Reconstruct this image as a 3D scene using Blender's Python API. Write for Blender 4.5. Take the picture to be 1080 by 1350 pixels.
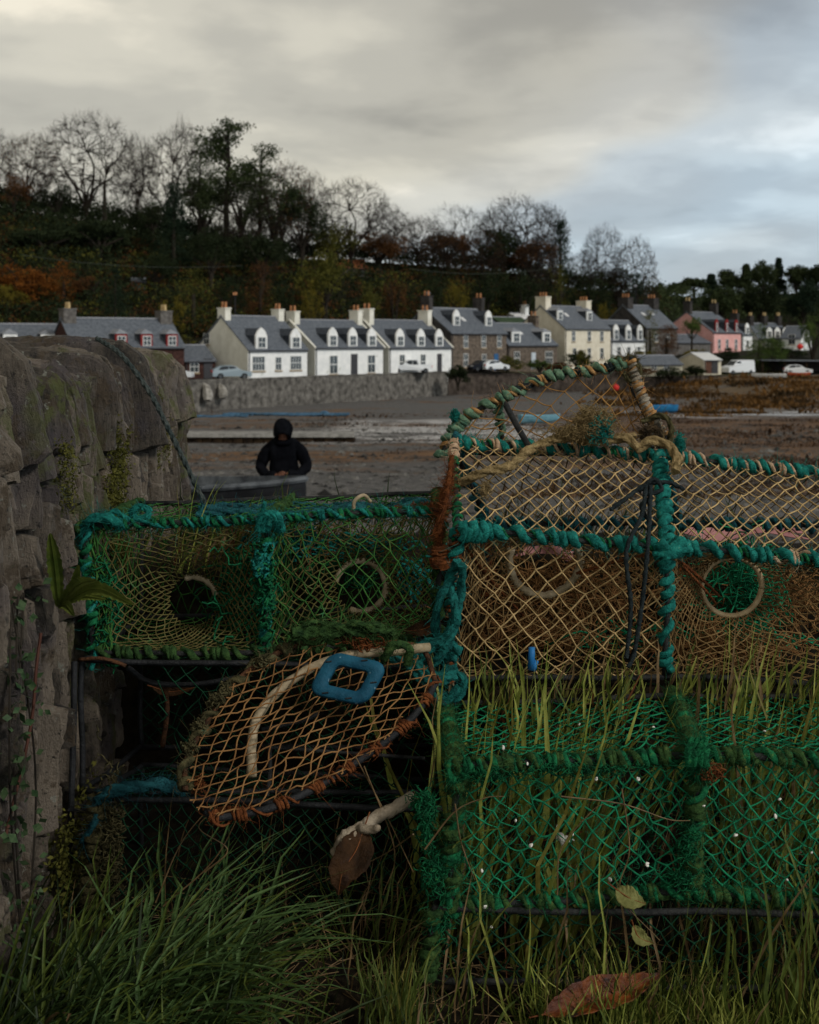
import bpy, math, random
import numpy as np
from mathutils import Vector, noise as mnoise
PI = math.pi
rng = np.random.default_rng(7)
random.seed(7)
sc = bpy.context.scene
for o in list(bpy.data.objects):
    bpy.data.objects.remove(o)

# ------------------------------------------------------------------ camera
# eye level is z = 0; the camera looks along +Y from the origin
F = 1600.0
def W(px, py, D):
    return np.array([(px - 540.0) / F * D, D, (450.0 - py) / F * D])
cam_d = bpy.data.cameras.new('camera')
cam = bpy.data.objects.new('camera', cam_d)
sc.collection.objects.link(cam)
cam.rotation_euler = (PI / 2, 0, 0)
cam_d.sensor_fit = 'HORIZONTAL'
cam_d.sensor_width = 24
cam_d.lens = F / 1080 * 24
cam_d.shift_y = -225 / 1080
cam_d.clip_start = 0.05
cam_d.clip_end = 3000
cam_d.dof.use_dof = True
cam_d.dof.focus_distance = 2.35
cam_d.dof.aperture_fstop = 7.5
sc.camera = cam

# ------------------------------------------------------------------ sky and sun
SUN_EL, SUN_AZ = math.radians(36), math.radians(128)   # azimuth from +Y towards +X
world = bpy.data.worlds.new('World')
sc.world = world
world.use_nodes = True
wt = world.node_tree
for n in list(wt.nodes):
    wt.nodes.remove(n)
def WN(t, **kw):
    n = wt.nodes.new(t)
    for k, v in kw.items():
        if k in n.inputs.keys() if hasattr(n.inputs, 'keys') else False:
            n.inputs[k].default_value = v
        else:
            setattr(n, k, v)
    return n
wl = wt.links.new
sky = WN('ShaderNodeTexSky', sky_type='NISHITA', sun_disc=False)
sky.sun_elevation = SUN_EL
sky.sun_rotation = SUN_AZ
tc = WN('ShaderNodeTexCoord')
sep = WN('ShaderNodeSeparateXYZ'); wl(tc.outputs['Generated'], sep.inputs[0])
def wm(op, a, b=None, clamp=False):
    n = wt.nodes.new('ShaderNodeMath'); n.operation = op; n.use_clamp = clamp
    for i, v in enumerate((a, b)):
        if v is None: continue
        if isinstance(v, (int, float)): n.inputs[i].default_value = v
        else: wl(v, n.inputs[i])
    return n.outputs[0]
def wramp(fac, stops, interp='EASE'):
    n = wt.nodes.new('ShaderNodeValToRGB'); wl(fac, n.inputs[0])
    n.color_ramp.interpolation = interp
    e = n.color_ramp.elements
    while len(e) < len(stops): e.new(0.5)
    for i, (p, c) in enumerate(stops):
        e[i].position = p; e[i].color = (*c, 1) if len(c) == 3 else c
    return n.outputs[0]
# overcast deck: cloud banks laid on a plane overhead, flattened towards the horizon
zz = wm('ADD', wm('MAXIMUM', sep.outputs[2], 0.0), 0.22)
cx = wm('DIVIDE', sep.outputs[0], zz); cy = wm('DIVIDE', sep.outputs[1], zz)
comb = WN('ShaderNodeCombineXYZ'); wl(cx, comb.inputs[0]); wl(cy, comb.inputs[1])
def wnoise(scale, detail, rough, off, dist=0.0, sx=1.0):
    mp = wt.nodes.new('ShaderNodeMapping'); mp.inputs['Location'].default_value = off
    mp.inputs['Scale'].default_value = (sx, 1, 1)
    wl(comb.outputs[0], mp.inputs[0])
    n = wt.nodes.new('ShaderNodeTexNoise'); n.inputs['Scale'].default_value = scale
    n.inputs['Detail'].default_value = detail; n.inputs['Roughness'].default_value = rough
    n.inputs['Distortion'].default_value = dist
    wl(mp.outputs[0], n.inputs['Vector'])
    return n.outputs[0]
big = wnoise(.9, 2, .5, (3.3, 1.7, 0), .3)
mid = wnoise(1.6, 4, .5, (5.1, 2.2, 0), .3)
fine = wnoise(6, 5, .55, (1.4, 7.2, 0), .2)
# warm grey deck to the left and overhead, cooler and lighter break low on the right
az = wm('ADD', wm('MULTIPLY', sep.outputs[0], 1.7), 0.42)
el = wm('MULTIPLY', sep.outputs[2], -1.9)
cool = wm('ADD', wm('ADD', az, el), wm('MULTIPLY', wm('SUBTRACT', big, .5), 1.6), True)
base_col = wramp(cool, [(0.0, (.375, .358, .305)), (.35, (.385, .380, .350)), (.62, (.325, .365, .395)), (1.0, (.33, .405, .465))])
lum = wm('ADD', wm('MULTIPLY', mid, .82), wm('MULTIPLY', fine, .18))
lumr = wramp(lum, [(.32, (.76, .76, .77)), (.48, (1.06, 1.06, 1.06)), (.60, (1.36, 1.35, 1.32)), (.70, (1.9, 1.84, 1.76))])
mul = WN('ShaderNodeMix', data_type='RGBA', blend_type='MULTIPLY'); mul.inputs[0].default_value = 1
wl(base_col, mul.inputs[6]); wl(lumr, mul.inputs[7])
# deck out of view shaped for the light: brightened behind the camera, darkened overhead
back = wm('MULTIPLY', wm('ADD', wm('MULTIPLY', sep.outputs[1], -1.0), .1), .9, True)
over = wm('MULTIPLY', wm('MAXIMUM', wm('SUBTRACT', sep.outputs[2], .25), 0.0), -1.35)
bright = wm('MAXIMUM', wm('ADD', wm('ADD', wm('MULTIPLY', back, .8), 1.0), over), .22)
mul2 = WN('ShaderNodeVectorMath', operation='SCALE'); wl(mul.outputs[2], mul2.inputs[0]); wl(bright, mul2.inputs[3])
nis = WN('ShaderNodeVectorMath', operation='SCALE'); wl(sky.outputs[0], nis.inputs[0]); nis.inputs[3].default_value = 0.08
mixs = WN('ShaderNodeMix', data_type='RGBA'); mixs.inputs[0].default_value = 0.93
wl(nis.outputs[0], mixs.inputs[6]); wl(mul2.outputs[0], mixs.inputs[7])
bg = WN('ShaderNodeBackground'); wl(mixs.outputs[2], bg.inputs[0]); bg.inputs[1].default_value = 1.0
out = WN('ShaderNodeOutputWorld'); wl(bg.outputs[0], out.inputs[0])

sun_d = bpy.data.lights.new('sun', 'SUN'); sun_d.energy = 1.5; sun_d.angle = math.radians(10)
sun_d.color = (1.0, .95, .88)
sun = bpy.data.objects.new('sun', sun_d); sc.collection.objects.link(sun)
sdir = Vector((math.sin(SUN_AZ) * math.cos(SUN_EL), math.cos(SUN_AZ) * math.cos(SUN_EL), math.sin(SUN_EL)))
sun.rotation_euler = (-sdir).to_track_quat('-Z', 'Y').to_euler()
sc.view_settings.view_transform = 'Standard'
sc.view_settings.look = 'None'
sc.view_settings.gamma = 1
sc.view_settings.exposure = 0.42

# ------------------------------------------------------------------ materials
MATS = {}
def mat(name, c1, c2=None, scale=8.0, rough=.8, bump=0.0, bscale=None, c3=None, spec=.08, detail=5, stretch=(1, 1, 1),
        lo=.38, hi=.62, trans=0.0, coord='Object', metal=0.0, spots=None):
    if name in MATS: return MATS[name]
    m = bpy.data.materials.new(name); m.use_nodes = True; MATS[name] = m
    t = m.node_tree; b = t.nodes['Principled BSDF']
    b.inputs['Roughness'].default_value = rough
    b.inputs['Specular IOR Level'].default_value = spec
    b.inputs['Metallic'].default_value = metal
    b.inputs['Base Color'].default_value = (*c1, 1)
    co = t.nodes.new('ShaderNodeTexCoord'); mp = t.nodes.new('ShaderNodeMapping')
    mp.inputs['Scale'].default_value = stretch
    t.links.new(co.outputs[coord], mp.inputs[0])
    if c2:
        n = t.nodes.new('ShaderNodeTexNoise'); n.inputs['Scale'].default_value = scale
        n.inputs['Detail'].default_value = detail; n.inputs['Roughness'].default_value = .62
        t.links.new(mp.outputs[0], n.inputs['Vector'])
        r = t.nodes.new('ShaderNodeValToRGB'); e = r.color_ramp.elements
        e[0].position = lo; e[0].color = (*c1, 1); e[1].position = hi; e[1].color = (*c2, 1)
        if c3:
            x = e.new(hi + .10); x.color = (*c3, 1)
        t.links.new(n.outputs[0], r.inputs[0]); col = r.outputs[0]
        if spots:
            sc_, th, cc = spots
            v = t.nodes.new('ShaderNodeTexNoise'); v.inputs['Scale'].default_value = sc_; v.inputs['Detail'].default_value = 3
            t.links.new(co.outputs[coord], v.inputs['Vector'])
            r2 = t.nodes.new('ShaderNodeValToRGB'); r2.color_ramp.elements[0].position = th; r2.color_ramp.elements[1].position = th + .04
            t.links.new(v.outputs[0], r2.inputs[0])
            mx = t.nodes.new('ShaderNodeMix'); mx.data_type = 'RGBA'
            t.links.new(r2.outputs[0], mx.inputs[0]); t.links.new(col, mx.inputs[6]); mx.inputs[7].default_value = (*cc, 1)
            col = mx.outputs[2]
        t.links.new(col, b.inputs['Base Color'])
    if bump:
        n2 = t.nodes.new('ShaderNodeTexNoise'); n2.inputs['Scale'].default_value = bscale or scale * 3
        n2.inputs['Detail'].default_value = 6; n2.inputs['Roughness'].default_value = .65
        t.links.new(mp.outputs[0], n2.inputs['Vector'])
        bp = t.nodes.new('ShaderNodeBump'); bp.inputs['Strength'].default_value = bump; bp.inputs['Distance'].default_value = .02
        t.links.new(n2.outputs[0], bp.inputs['Height']); t.links.new(bp.outputs[0], b.inputs['Normal'])
    if trans:
        tr = t.nodes.new('ShaderNodeBsdfTranslucent'); ms = t.nodes.new('ShaderNodeMixShader'); ms.inputs[0].default_value = trans
        if c2: t.links.new(col, tr.inputs[0])
        else: tr.inputs[0].default_value = (*c1, 1)
        o = t.nodes['Material Output']
        t.links.new(b.outputs[0], ms.inputs[1]); t.links.new(tr.outputs[0], ms.inputs[2]); t.links.new(ms.outputs[0], o.inputs[0])
    return m

# ------------------------------------------------------------------ mesh building
class MB:
    def __init__(s):
        s.v = []; s.f = []; s.n = 0
    def add(s, v, faces, mi=0):
        """v (n,3); faces: array (m,k) or list of such arrays"""
        v = np.asarray(v, float).reshape(-1, 3)
        if not isinstance(faces, list): faces = [faces]
        for f in faces:
            f = np.asarray(f, np.int64)
            if f.size: s.f.append((f + s.n, mi))
        s.v.append(v); s.n += len(v)
        return s
    def poly(s, pts, mi=0):
        return s.add(pts, np.arange(len(pts))[None], mi)
    def box(s, a, b, mi=0, M=None):
        (x0, y0, z0), (x1, y1, z1) = a, b
        v = np.array([[x0,y0,z0],[x1,y0,z0],[x1,y1,z0],[x0,y1,z0],[x0,y0,z1],[x1,y0,z1],[x1,y1,z1],[x0,y1,z1]], float)
        if M is not None: v = M(v)
        return s.add(v, np.array([[0,3,2,1],[4,5,6,7],[0,1,5,4],[1,2,6,5],[2,3,7,6],[3,0,4,7]]), mi)
    def prism(s, pts2, y0, y1, mi=0, axis='y'):
        """polygon in (a,b) extruded along an axis"""
        n = len(pts2)
        P = np.array(pts2, float)
        def mk(t):
            T = np.full(n, t)
            if axis == 'y': return np.stack([P[:,0], T, P[:,1]], 1)
            if axis == 'x': return np.stack([T, P[:,0], P[:,1]], 1)
            return np.stack([P[:,0], P[:,1], T], 1)
        v = np.concatenate([mk(y0), mk(y1)])
        i = np.arange(n); j = (i + 1) % n
        return s.add(v, [np.stack([i, j, j + n, i + n], 1), i[None][:, ::-1], (i + n)[None]], mi)
    def tube(s, P, r, sides=6, mi=0, lobes=0, amp=0.0, twist=0.0, cap=True, phase=0.0):
        P = np.asarray(P, float); n = len(P)
        T = np.gradient(P, axis=0); T /= np.linalg.norm(T, axis=1)[:, None] + 1e-12
        a = np.array([0, 0, 1.0]) if abs(T[0][2]) < .9 else np.array([1.0, 0, 0])
        N = np.zeros_like(P); b = np.cross(T[0], a); b /= np.linalg.norm(b); N[0] = b
        for i in range(1, n):
            v = N[i-1] - T[i] * np.dot(N[i-1], T[i]); N[i] = v / (np.linalg.norm(v) + 1e-12)
        B = np.cross(T, N)
        r = np.broadcast_to(np.asarray(r, float), (n,))
        ph = np.arange(sides) / sides * 2 * PI
        sl = np.concatenate([[0], np.cumsum(np.linalg.norm(np.diff(P, axis=0), axis=1))])
        R = r[:, None] * np.ones(sides)[None]
        if lobes: R = R * (1 - amp + amp * np.abs(np.cos(lobes * .5 * (ph[None] - twist * sl[:, None] + phase))) * 1.6)
        V = P[:, None] + R[..., None] * (np.cos(ph)[None, :, None] * N[:, None] + np.sin(ph)[None, :, None] * B[:, None])
        i = np.arange(n - 1)[:, None] * sides; k = np.arange(sides)[None]; k2 = (k + 1) % sides
        q = np.stack([i + k, i + k2, i + sides + k2, i + sides + k], -1).reshape(-1, 4)
        fs = [q]
        if cap: fs += [np.arange(sides)[None][:, ::-1], (np.arange(sides) + (n - 1) * sides)[None]]
        return s.add(V.reshape(-1, 3), fs, mi)
    def strands(s, P, r, sides=4, mi=0, taper=None):
        """many polylines at once: P (m, n, 3)"""
        P = np.asarray(P, float); m, n, _ = P.shape
        if m == 0: return s
        T = np.gradient(P, axis=1); T /= np.linalg.norm(T, axis=2)[..., None] + 1e-12
        a = np.where(np.abs(T[:, :1, 2:3]) < .8, np.array([0, 0, 1.0]), np.array([1.0, 0, 0]))
        N = np.cross(T, np.broadcast_to(a, T.shape)); N /= np.linalg.norm(N, axis=2)[..., None] + 1e-12
        B = np.cross(T, N)
        r = np.asarray(r, float)
        r = np.broadcast_to(r.reshape(-1, 1) if r.ndim == 1 and len(r) == m else r, (m, n)).copy()
        if taper is not None: r = r * np.asarray(taper)[None]
        ph = np.arange(sides) / sides * 2 * PI
        V = P[:, :, None] + r[..., None, None] * (np.cos(ph)[:, None] * N[:, :, None] + np.sin(ph)[:, None] * B[:, :, None])
        base = (np.arange(m) * n * sides)[:, None, None]; i = np.arange(n - 1)[None, :, None] * sides
        k = np.arange(sides)[None, None]; k2 = (k + 1) % sides
        q = np.stack([base + i + k, base + i + k2, base + i + sides + k2, base + i + sides + k], -1).reshape(-1, 4)
        return s.add(V.reshape(-1, 3), q, mi)
    def blobs(s, C, r, mi=0):
        """octahedra"""
        C = np.asarray(C, float); m = len(C)
        if m == 0: return s
        r = np.broadcast_to(np.asarray(r, float), (m,))
        D = np.array([[1,0,0],[0,1,0],[-1,0,0],[0,-1,0],[0,0,1],[0,0,-1]], float)
        V = C[:, None] + D[None] * (r[:, None, None] * rng.uniform(.7, 1.3, (m, 6, 1)))
        f = np.array([[0,1,4],[1,2,4],[2,3,4],[3,0,4],[1,0,5],[2,1,5],[3,2,5],[0,3,5]])
        return s.add(V.reshape(-1, 3), (f[None] + (np.arange(m) * 6)[:, None, None]).reshape(-1, 3), mi)
    def leaves(s, C, size, mi=0, up=0.0, aspect=.55):
        C = np.asarray(C, float); m = len(C)
        if m == 0: return s
        a = rng.normal(size=(m, 3)); a[:, 2] += up; a /= np.linalg.norm(a, axis=1)[:, None]
        b = rng.normal(size=(m, 3)); b -= a * (a * b).sum(1)[:, None]; b /= np.linalg.norm(b, axis=1)[:, None]
        sz = np.broadcast_to(np.asarray(size, float), (m,)) * rng.uniform(.6, 1.4, m)
        a = a * sz[:, None]; b = b * (sz * aspect)[:, None]
        V = np.stack([C - a, C - b * .9, C + a, C + b * .9], 1)
        return s.add(V.reshape(-1, 3), np.arange(4 * m).reshape(-1, 4), mi)
    def sheet(s, P, mi=0, wrap=False):
        nu, nv, _ = P.shape
        i = np.arange(nu if wrap else nu - 1)[:, None]; j = np.arange(nv - 1)[None]
        i2 = (i + 1) % nu
        q = np.stack([i * nv + j, i2 * nv + j, i2 * nv + j + 1, i * nv + j + 1], -1).reshape(-1, 4)
        return s.add(P.reshape(-1, 3), q, mi)
    def build(s, name, mats, parent=None, smooth=False, local=False):
        if not isinstance(mats, (list, tuple)): mats = [mats]
        V = np.concatenate(s.v) if s.v else np.zeros((0, 3))
        if parent is not None and not local:
            V = V - np.array(world_loc(parent))
        me = bpy.data.meshes.new(name)
        me.vertices.add(len(V)); me.vertices.foreach_set('co', V.astype(np.float32).ravel())
        loops = np.concatenate([f.ravel() for f, _ in s.f])
        tot = np.concatenate([np.full(len(f), f.shape[1]) for f, _ in s.f])
        mi = np.concatenate([np.full(len(f), m) for f, m in s.f])
        st = np.concatenate([[0], np.cumsum(tot)[:-1]])
        me.loops.add(len(loops)); me.loops.foreach_set('vertex_index', loops.astype(np.int32))
        me.polygons.add(len(tot)); me.polygons.foreach_set('loop_start', st.astype(np.int32))
        me.polygons.foreach_set('loop_total', tot.astype(np.int32))
        me.polygons.foreach_set('material_index', mi.astype(np.int32))
        me.polygons.foreach_set('use_smooth', np.full(len(tot), bool(smooth)))
        for m in mats: me.materials.append(m)
        me.update(calc_edges=True); me.validate()
        o = bpy.data.objects.new(name, me); sc.collection.objects.link(o)
        if parent is not None: o.parent = parent
        return o
def world_loc(o):
    v = Vector((0, 0, 0))
    while o is not None:
        v = v + o.location; o = o.parent
    return v
def tag(o, label=None, cat=None, group=None, kind=None):
    if label: o['label'] = label
    if cat: o['category'] = cat
    if group: o['group'] = group
    if kind: o['kind'] = kind
    return o
def empty(name, loc, label=None, cat=None, group=None, rz=0, scale=None):
    o = bpy.data.objects.new(name, None); sc.collection.objects.link(o)
    o.location = tuple(float(c) for c in loc); o.rotation_euler = (0, 0, rz); o.empty_display_size = .1
    if scale: o.scale = scale
    return tag(o, label, cat, group)
def copy_tree(o, parent=None):
    c = o.copy(); sc.collection.objects.link(c)
    if parent is not None: c.parent = parent
    for ch in list(o.children): copy_tree(ch, c)
    return c
def unit(v):
    v = np.asarray(v, float); return v / (np.linalg.norm(v) + 1e-12)
def sm(a, b, x):
    t = np.clip((np.asarray(x, float) - a) / (b - a), 0, 1); return t * t * (3 - 2 * t)
# value noise, vectorised
def hsh(i, j, k=0):
    h = (i.astype(np.int64) * 374761393 + j.astype(np.int64) * 668265263 + np.int64(k) * 1274126177) & 0x7fffffff
    h = ((h ^ (h >> 13)) * 1274126177) & 0x7fffffff
    return ((h ^ (h >> 16)) & 0xffffff) / float(0xffffff)
def vn(x, y, k=0):
    xi = np.floor(x); yi = np.floor(y); fx = x - xi; fy = y - yi
    fx = fx * fx * (3 - 2 * fx); fy = fy * fy * (3 - 2 * fy)
    a = hsh(xi, yi, k); b = hsh(xi + 1, yi, k); c = hsh(xi, yi + 1, k); d = hsh(xi + 1, yi + 1, k)
    return (a * (1 - fx) + b * fx) * (1 - fy) + (c * (1 - fx) + d * fx) * fy - .5
def fbm(x, y, k=0, oct=5, g=.5):
    s = 0; a = 1.0
    for o in range(oct):
        s = s + a * vn(x, y, k + o * 17); x = x * 2.03 + 11.3; y = y * 2.03 + 5.7; a *= g
    return s
def wob(P, amp, fr=8.0, ph=0.0):
    """smooth three-dimensional wobble"""
    P = np.asarray(P, float); x, y, z = P[..., 0] * fr + ph, P[..., 1] * fr + ph * 1.7, P[..., 2] * fr + ph * .6
    d = np.stack([np.sin(y * 1.3 + 2 * np.sin(z)) + .5 * np.sin(2.7 * z + x), np.sin(z * 1.1 + 2 * np.sin(x)) + .5 * np.sin(2.3 * x + y),
                  np.sin(x * 1.2 + 2 * np.sin(y)) + .5 * np.sin(2.9 * y + z)], -1)
    return P + amp * d / 1.5
def crv(pts, n=40):
    """smooth Catmull-Rom curve through the points"""
    P = np.asarray(pts, float); P = np.concatenate([[2 * P[0] - P[1]], P, [2 * P[-1] - P[-2]]])
    m = len(P) - 3; out = []
    for t in np.linspace(0, m - 1e-6, n):
        i = int(t); u = t - i; a, b, c, d = P[i:i + 4]
        out.append(.5 * ((2 * b) + (-a + c) * u + (2 * a - 5 * b + 4 * c - d) * u * u + (-a + 3 * b - 3 * c + d) * u ** 3))
    return np.array(out)
def rope(mb, pts, r, mi=0, sides=12, lobes=3, n=None, fuzz=0, fmi=None, smooth_path=True):
    P = crv(pts, 80) if smooth_path else np.asarray(pts, float)
    L = np.concatenate([[0], np.cumsum(np.linalg.norm(np.diff(P, axis=0), axis=1))])
    n = n or max(6, int(L[-1] / (r * .55)))
    q = np.linspace(0, L[-1], n)
    P = np.stack([np.interp(q, L, P[:, i]) for i in range(3)], 1)
    rr = r * (1 + .09 * np.sin(q / r * .7 + rng.uniform(0, 6)) + rng.uniform(-.05, .05, n))
    mb.tube(P, rr, sides, mi, lobes=lobes, amp=.34, twist=1 / (r * 2.1), phase=rng.uniform(0, 6))
    if fuzz: fibres(mb, P, r, int(L[-1] * fuzz), mi if fmi is None else fmi)
    return P
def fibres(mb, P, r, n, mi=0, ln=.012, rad=.0006):
    idx = rng.integers(0, len(P), n)
    d = rng.normal(size=(n, 3)); d /= np.linalg.norm(d, axis=1)[:, None]
    o = P[idx] + d * r * .8
    d2 = d + rng.normal(size=(n, 3)) * .7; l = rng.uniform(.3, 1.3, n)[:, None] * ln
    S = np.stack([o, o + d2 * l * .45, o + (d2 + rng.normal(size=(n, 3)) * .7) * l], 1)
    mb.strands(S, rad, 3, mi, taper=[1, .8, .3])
def wrap(mb, P, R, r, pitch, mi=0, a0=0.0, a1=1.0, fuzz=0, jit=.25, sides=10, fmi=None, squash=.9):
    """rope wound round a bar"""
    P = np.asarray(P, float)
    L = np.concatenate([[0], np.cumsum(np.linalg.norm(np.diff(P, axis=0), axis=1))])
    l0, l1 = L[-1] * a0, L[-1] * a1
    turns = max(1, (l1 - l0) / pitch); n = int(turns * 15) + 4
    q = np.linspace(l0, l1, n)
    C = np.stack([np.interp(q, L, P[:, i]) for i in range(3)], 1)
    T = unit(P[-1] - P[0])
    Tg = np.gradient(C, axis=0); Tg /= np.linalg.norm(Tg, axis=1)[:, None] + 1e-12
    a = np.array([0, 0, 1.0]) if abs(T[2]) < .8 else np.array([1.0, 0, 0])
    N = np.cross(Tg, a); N /= np.linalg.norm(N, axis=1)[:, None]; B = np.cross(Tg, N)
    t = np.linspace(0, turns, n)
    ph = 2 * PI * t + jit * 2.2 * np.sin(t * 2.1 + rng.uniform(0, 6)) + rng.uniform(0, 6)
    RR = R * (1 + .12 * np.sin(t * 3.7 + rng.uniform(0, 6)))
    V = C + Tg * (jit * pitch * np.sin(t * 1.37 + rng.uniform(0, 6)))[:, None] + RR[:, None] * (np.cos(ph)[:, None] * N + np.sin(ph)[:, None] * B)
    rr = r * (1 + .16 * np.sin(t * 5.1 + rng.uniform(0, 6)) + .1 * np.sin(t * 11.3))
    mb.tube(V, rr, sides, mi, lobes=3, amp=.3, twist=1 / (r * 2.2))
    if fuzz: fibres(mb, V, r, int((l1 - l0) * fuzz), mi if fmi is None else fmi)
    return V
def bent(p0, p1, sag=0.0, n=16, amp=.003, fr=20):
    p0 = np.asarray(p0, float); p1 = np.asarray(p1, float)
    t = np.linspace(0, 1, n)[:, None]; P = p0 + (p1 - p0) * t
    P[:, 2] -= sag * 4 * t[:, 0] * (1 - t[:, 0])
    return wob(P, amp, fr, rng.uniform(0, 6))
def net(mb, surf, nu, nv, r=.0011, mi=0, jit=.12, knot=2.0, kmi=None, wrapu=False, drop=0.0, sag=.055, umin=0., umax=1., vmin=0., vmax=1.):
    """knotted diamond mesh laid on a surface; surf(u, v) -> points"""
    I, J = np.meshgrid(np.arange(nu + (0 if wrapu else 1)), np.arange(nv + 1), indexing='ij')
    ju = rng.normal(size=I.shape) * jit; jv = rng.normal(size=I.shape) * jit
    inn = (J > 0) & (J < nv)
    U = umin + (I + ju * (1 if wrapu else ((I > 0) & (I < nu)))) / nu * (umax - umin)
    V = vmin + (J + jv * inn) / nv * (vmax - vmin)
    P = surf(U, V)
    ev = (I + J) % 2 == 0
    S = []; E = []
    ni = P.shape[0]
    for di, dj in ((1, 1), (1, -1)):
        i = np.arange(ni if wrapu else ni - 1); j = np.arange(nv + 1)
        ii, jj = np.meshgrid(i, j, indexing='ij'); j2 = jj + dj; i2 = (ii + 1) % ni if wrapu else ii + 1
        ok = ((ii + jj) % 2 == 0) & (j2 >= 0) & (j2 <= nv)
        if drop: ok &= rng.random(ok.shape) > drop
        S.append(P[ii[ok], jj[ok]]); E.append(P[i2[ok], j2[ok]])
    S = np.concatenate(S); E = np.concatenate(E); d = np.linalg.norm(E - S, axis=1)
    M = (S + E) / 2 + rng.normal(size=S.shape) * d[:, None] * sag * .5; M[:, 2] -= d * sag * .6
    A = (S + M) / 2 + (M - (S + E) / 2) * .25; B = (E + M) / 2 + (M - (S + E) / 2) * .25
    mb.strands(np.stack([S, A, M, B, E], 1), r * rng.uniform(.75, 1.25, len(S)), 5, mi)
    if knot: mb.blobs(P[ev], r * knot * rng.uniform(.8, 1.25, ev.sum()), mi if kmi is None else kmi)
    return P
def quad_surf(a, b, c, d, sag=0.0, amp=.004, ph=None):
    """a-b bottom edge (u), d-c top edge; bulges along the normal by sag"""
    a, b, c, d = [np.asarray(q, float) for q in (a, b, c, d)]
    nrm = unit(np.cross(b - a, d - a)); ph = rng.uniform(0, 9) if ph is None else ph
    def s(U, V):
        U = U[..., None]; V = V[..., None]
        P = a * (1 - U) * (1 - V) + b * U * (1 - V) + c * U * V + d * (1 - U) * V
        w = np.clip(np.sin(PI * np.clip(U, 0, 1)) * np.sin(PI * np.clip(V, 0, 1)), 0, 1)
        P = P + nrm * sag * w
        return P + (wob(P, amp, 14, ph) - P) * np.minimum(1, w * 3)
    return s
def funnel_surf(a, b, c, d, cen, rad, depth, n_in, ru=None, twist=0.0):
    """net drawn from the rectangle a b c d into a ring; u runs round, v from rim to ring"""
    a, b, c, d = [np.asarray(q, float) for q in (a, b, c, d)]
    X = unit(b - a); Y = d - a; Y = unit(Y - X * np.dot(X, Y)); n_in = unit(n_in); ph = rng.uniform(0, 9)
    cu, cv = cen; C0 = a * (1 - cu) * (1 - cv) + b * cu * (1 - cv) + c * cu * cv + d * (1 - cu) * cv
    ringc = C0 + n_in * depth
    def s(U, V):
        th = U * 2 * PI
        dx, dy = np.cos(th), np.sin(th)
        # rectangle rim in (u, v) space
        tx = np.where(dx > 0, (1 - cu) / np.maximum(dx, 1e-6), np.where(dx < 0, cu / np.maximum(-dx, 1e-6), 1e9))
        ty = np.where(dy > 0, (1 - cv) / np.maximum(dy, 1e-6), np.where(dy < 0, cv / np.maximum(-dy, 1e-6), 1e9))
        t = np.minimum(tx, ty); ou = cu + dx * t; ov = cv + dy * t
        ou = ou[..., None]; ov = ov[..., None]
        O = a * (1 - ou) * (1 - ov) + b * ou * (1 - ov) + c * ou * ov + d * (1 - ou) * ov
        th2 = th + twist * V
        Rn = ringc + rad * (np.cos(th2)[..., None] * X + np.sin(th2)[..., None] * Y * (1 if ru is None else ru))
        v = np.clip(V, 0, 1)[..., None]
        P = O * (1 - v) + Rn * v
        flat = (O * (1 - v) + (Rn - n_in * depth) * v)
        P = flat + n_in * depth * v ** 1.9
        return P + (wob(P, .004, 18, ph) - P) * np.minimum(1, 4 * v * (1 - v) + .1)
    return s, ringc, X, Y
# ------------------------------------------------------------------ terrain
def land(Y): return -4.0 + 2.3 * np.clip((np.asarray(Y, float) - 168) / 60, 0, 1)
PXF = [-900, -200, 240, 400, 600, 700, 850, 950, 1400, 2600]
FOOT = [125, 130, 152, 166, 184, 203, 240, 330, 360, 380]
PXR = [-900, -200, 0, 180, 300, 420, 540, 640, 760, 860, 930, 1080, 1300, 2600]
RID = [200, 200, 205, 210, 212, 218, 230, 240, 260, 300, 420, 430, 430, 430]
RPY = [262, 262, 272, 300, 330, 345, 345, 352, 378, 392, 392, 386, 386, 380]
def low_right(x, y): return 1.5 * sm(8, 30, x) * (1 - sm(184, 206, y))
def hfar(x, y):
    x = np.asarray(x, float); y = np.asarray(y, float)
    px = 540 + F * x / np.maximum(y, 1)
    ft = np.interp(px, PXF, FOOT); rd = np.interp(px, PXR, RID)
    zr = (450 - np.interp(px, PXR, RPY)) / F * rd
    t = np.clip((y - ft) / (rd - ft), 0, 1)
    b = land(y) - low_right(x, y)
    z = b + (zr - land(rd)) * t ** .85 + 1.2 * fbm(x / 18, y / 18, 3, 3) * np.minimum(1, t * 4)
    return z - np.maximum(0, y - rd - 25) * .12
def ywall(x): return np.interp(x, [-90, -22.1, 4.9, 16.6, 33.3, 46.7, 80, 140], [60, 118, 156, 166, 172, 178, 190, 200])
def zbeach(x, y):
    x = np.asarray(x, float); y = np.asarray(y, float)
    z = np.interp(y, [2, 3.2, 4.0, 6, 10, 14, 16.6, 118, 160, 220], [-1.15, -1.2, -1.35, -1.8, -2.1, -2.38, -2.8, -6.9, -7.0, -7.0])
    # to the right the marsh climbs gently to the land
    k = sm(28, 50, x) * sm(95, 178, y)
    z = z * (1 - k) + k * (-5.0)
    return z + .10 * fbm(x / 4, y / 7, 5, 4) * sm(12, 30, y) + .03 * fbm(x / .8, y / .8, 8, 3) * sm(5, 12, y)
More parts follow.
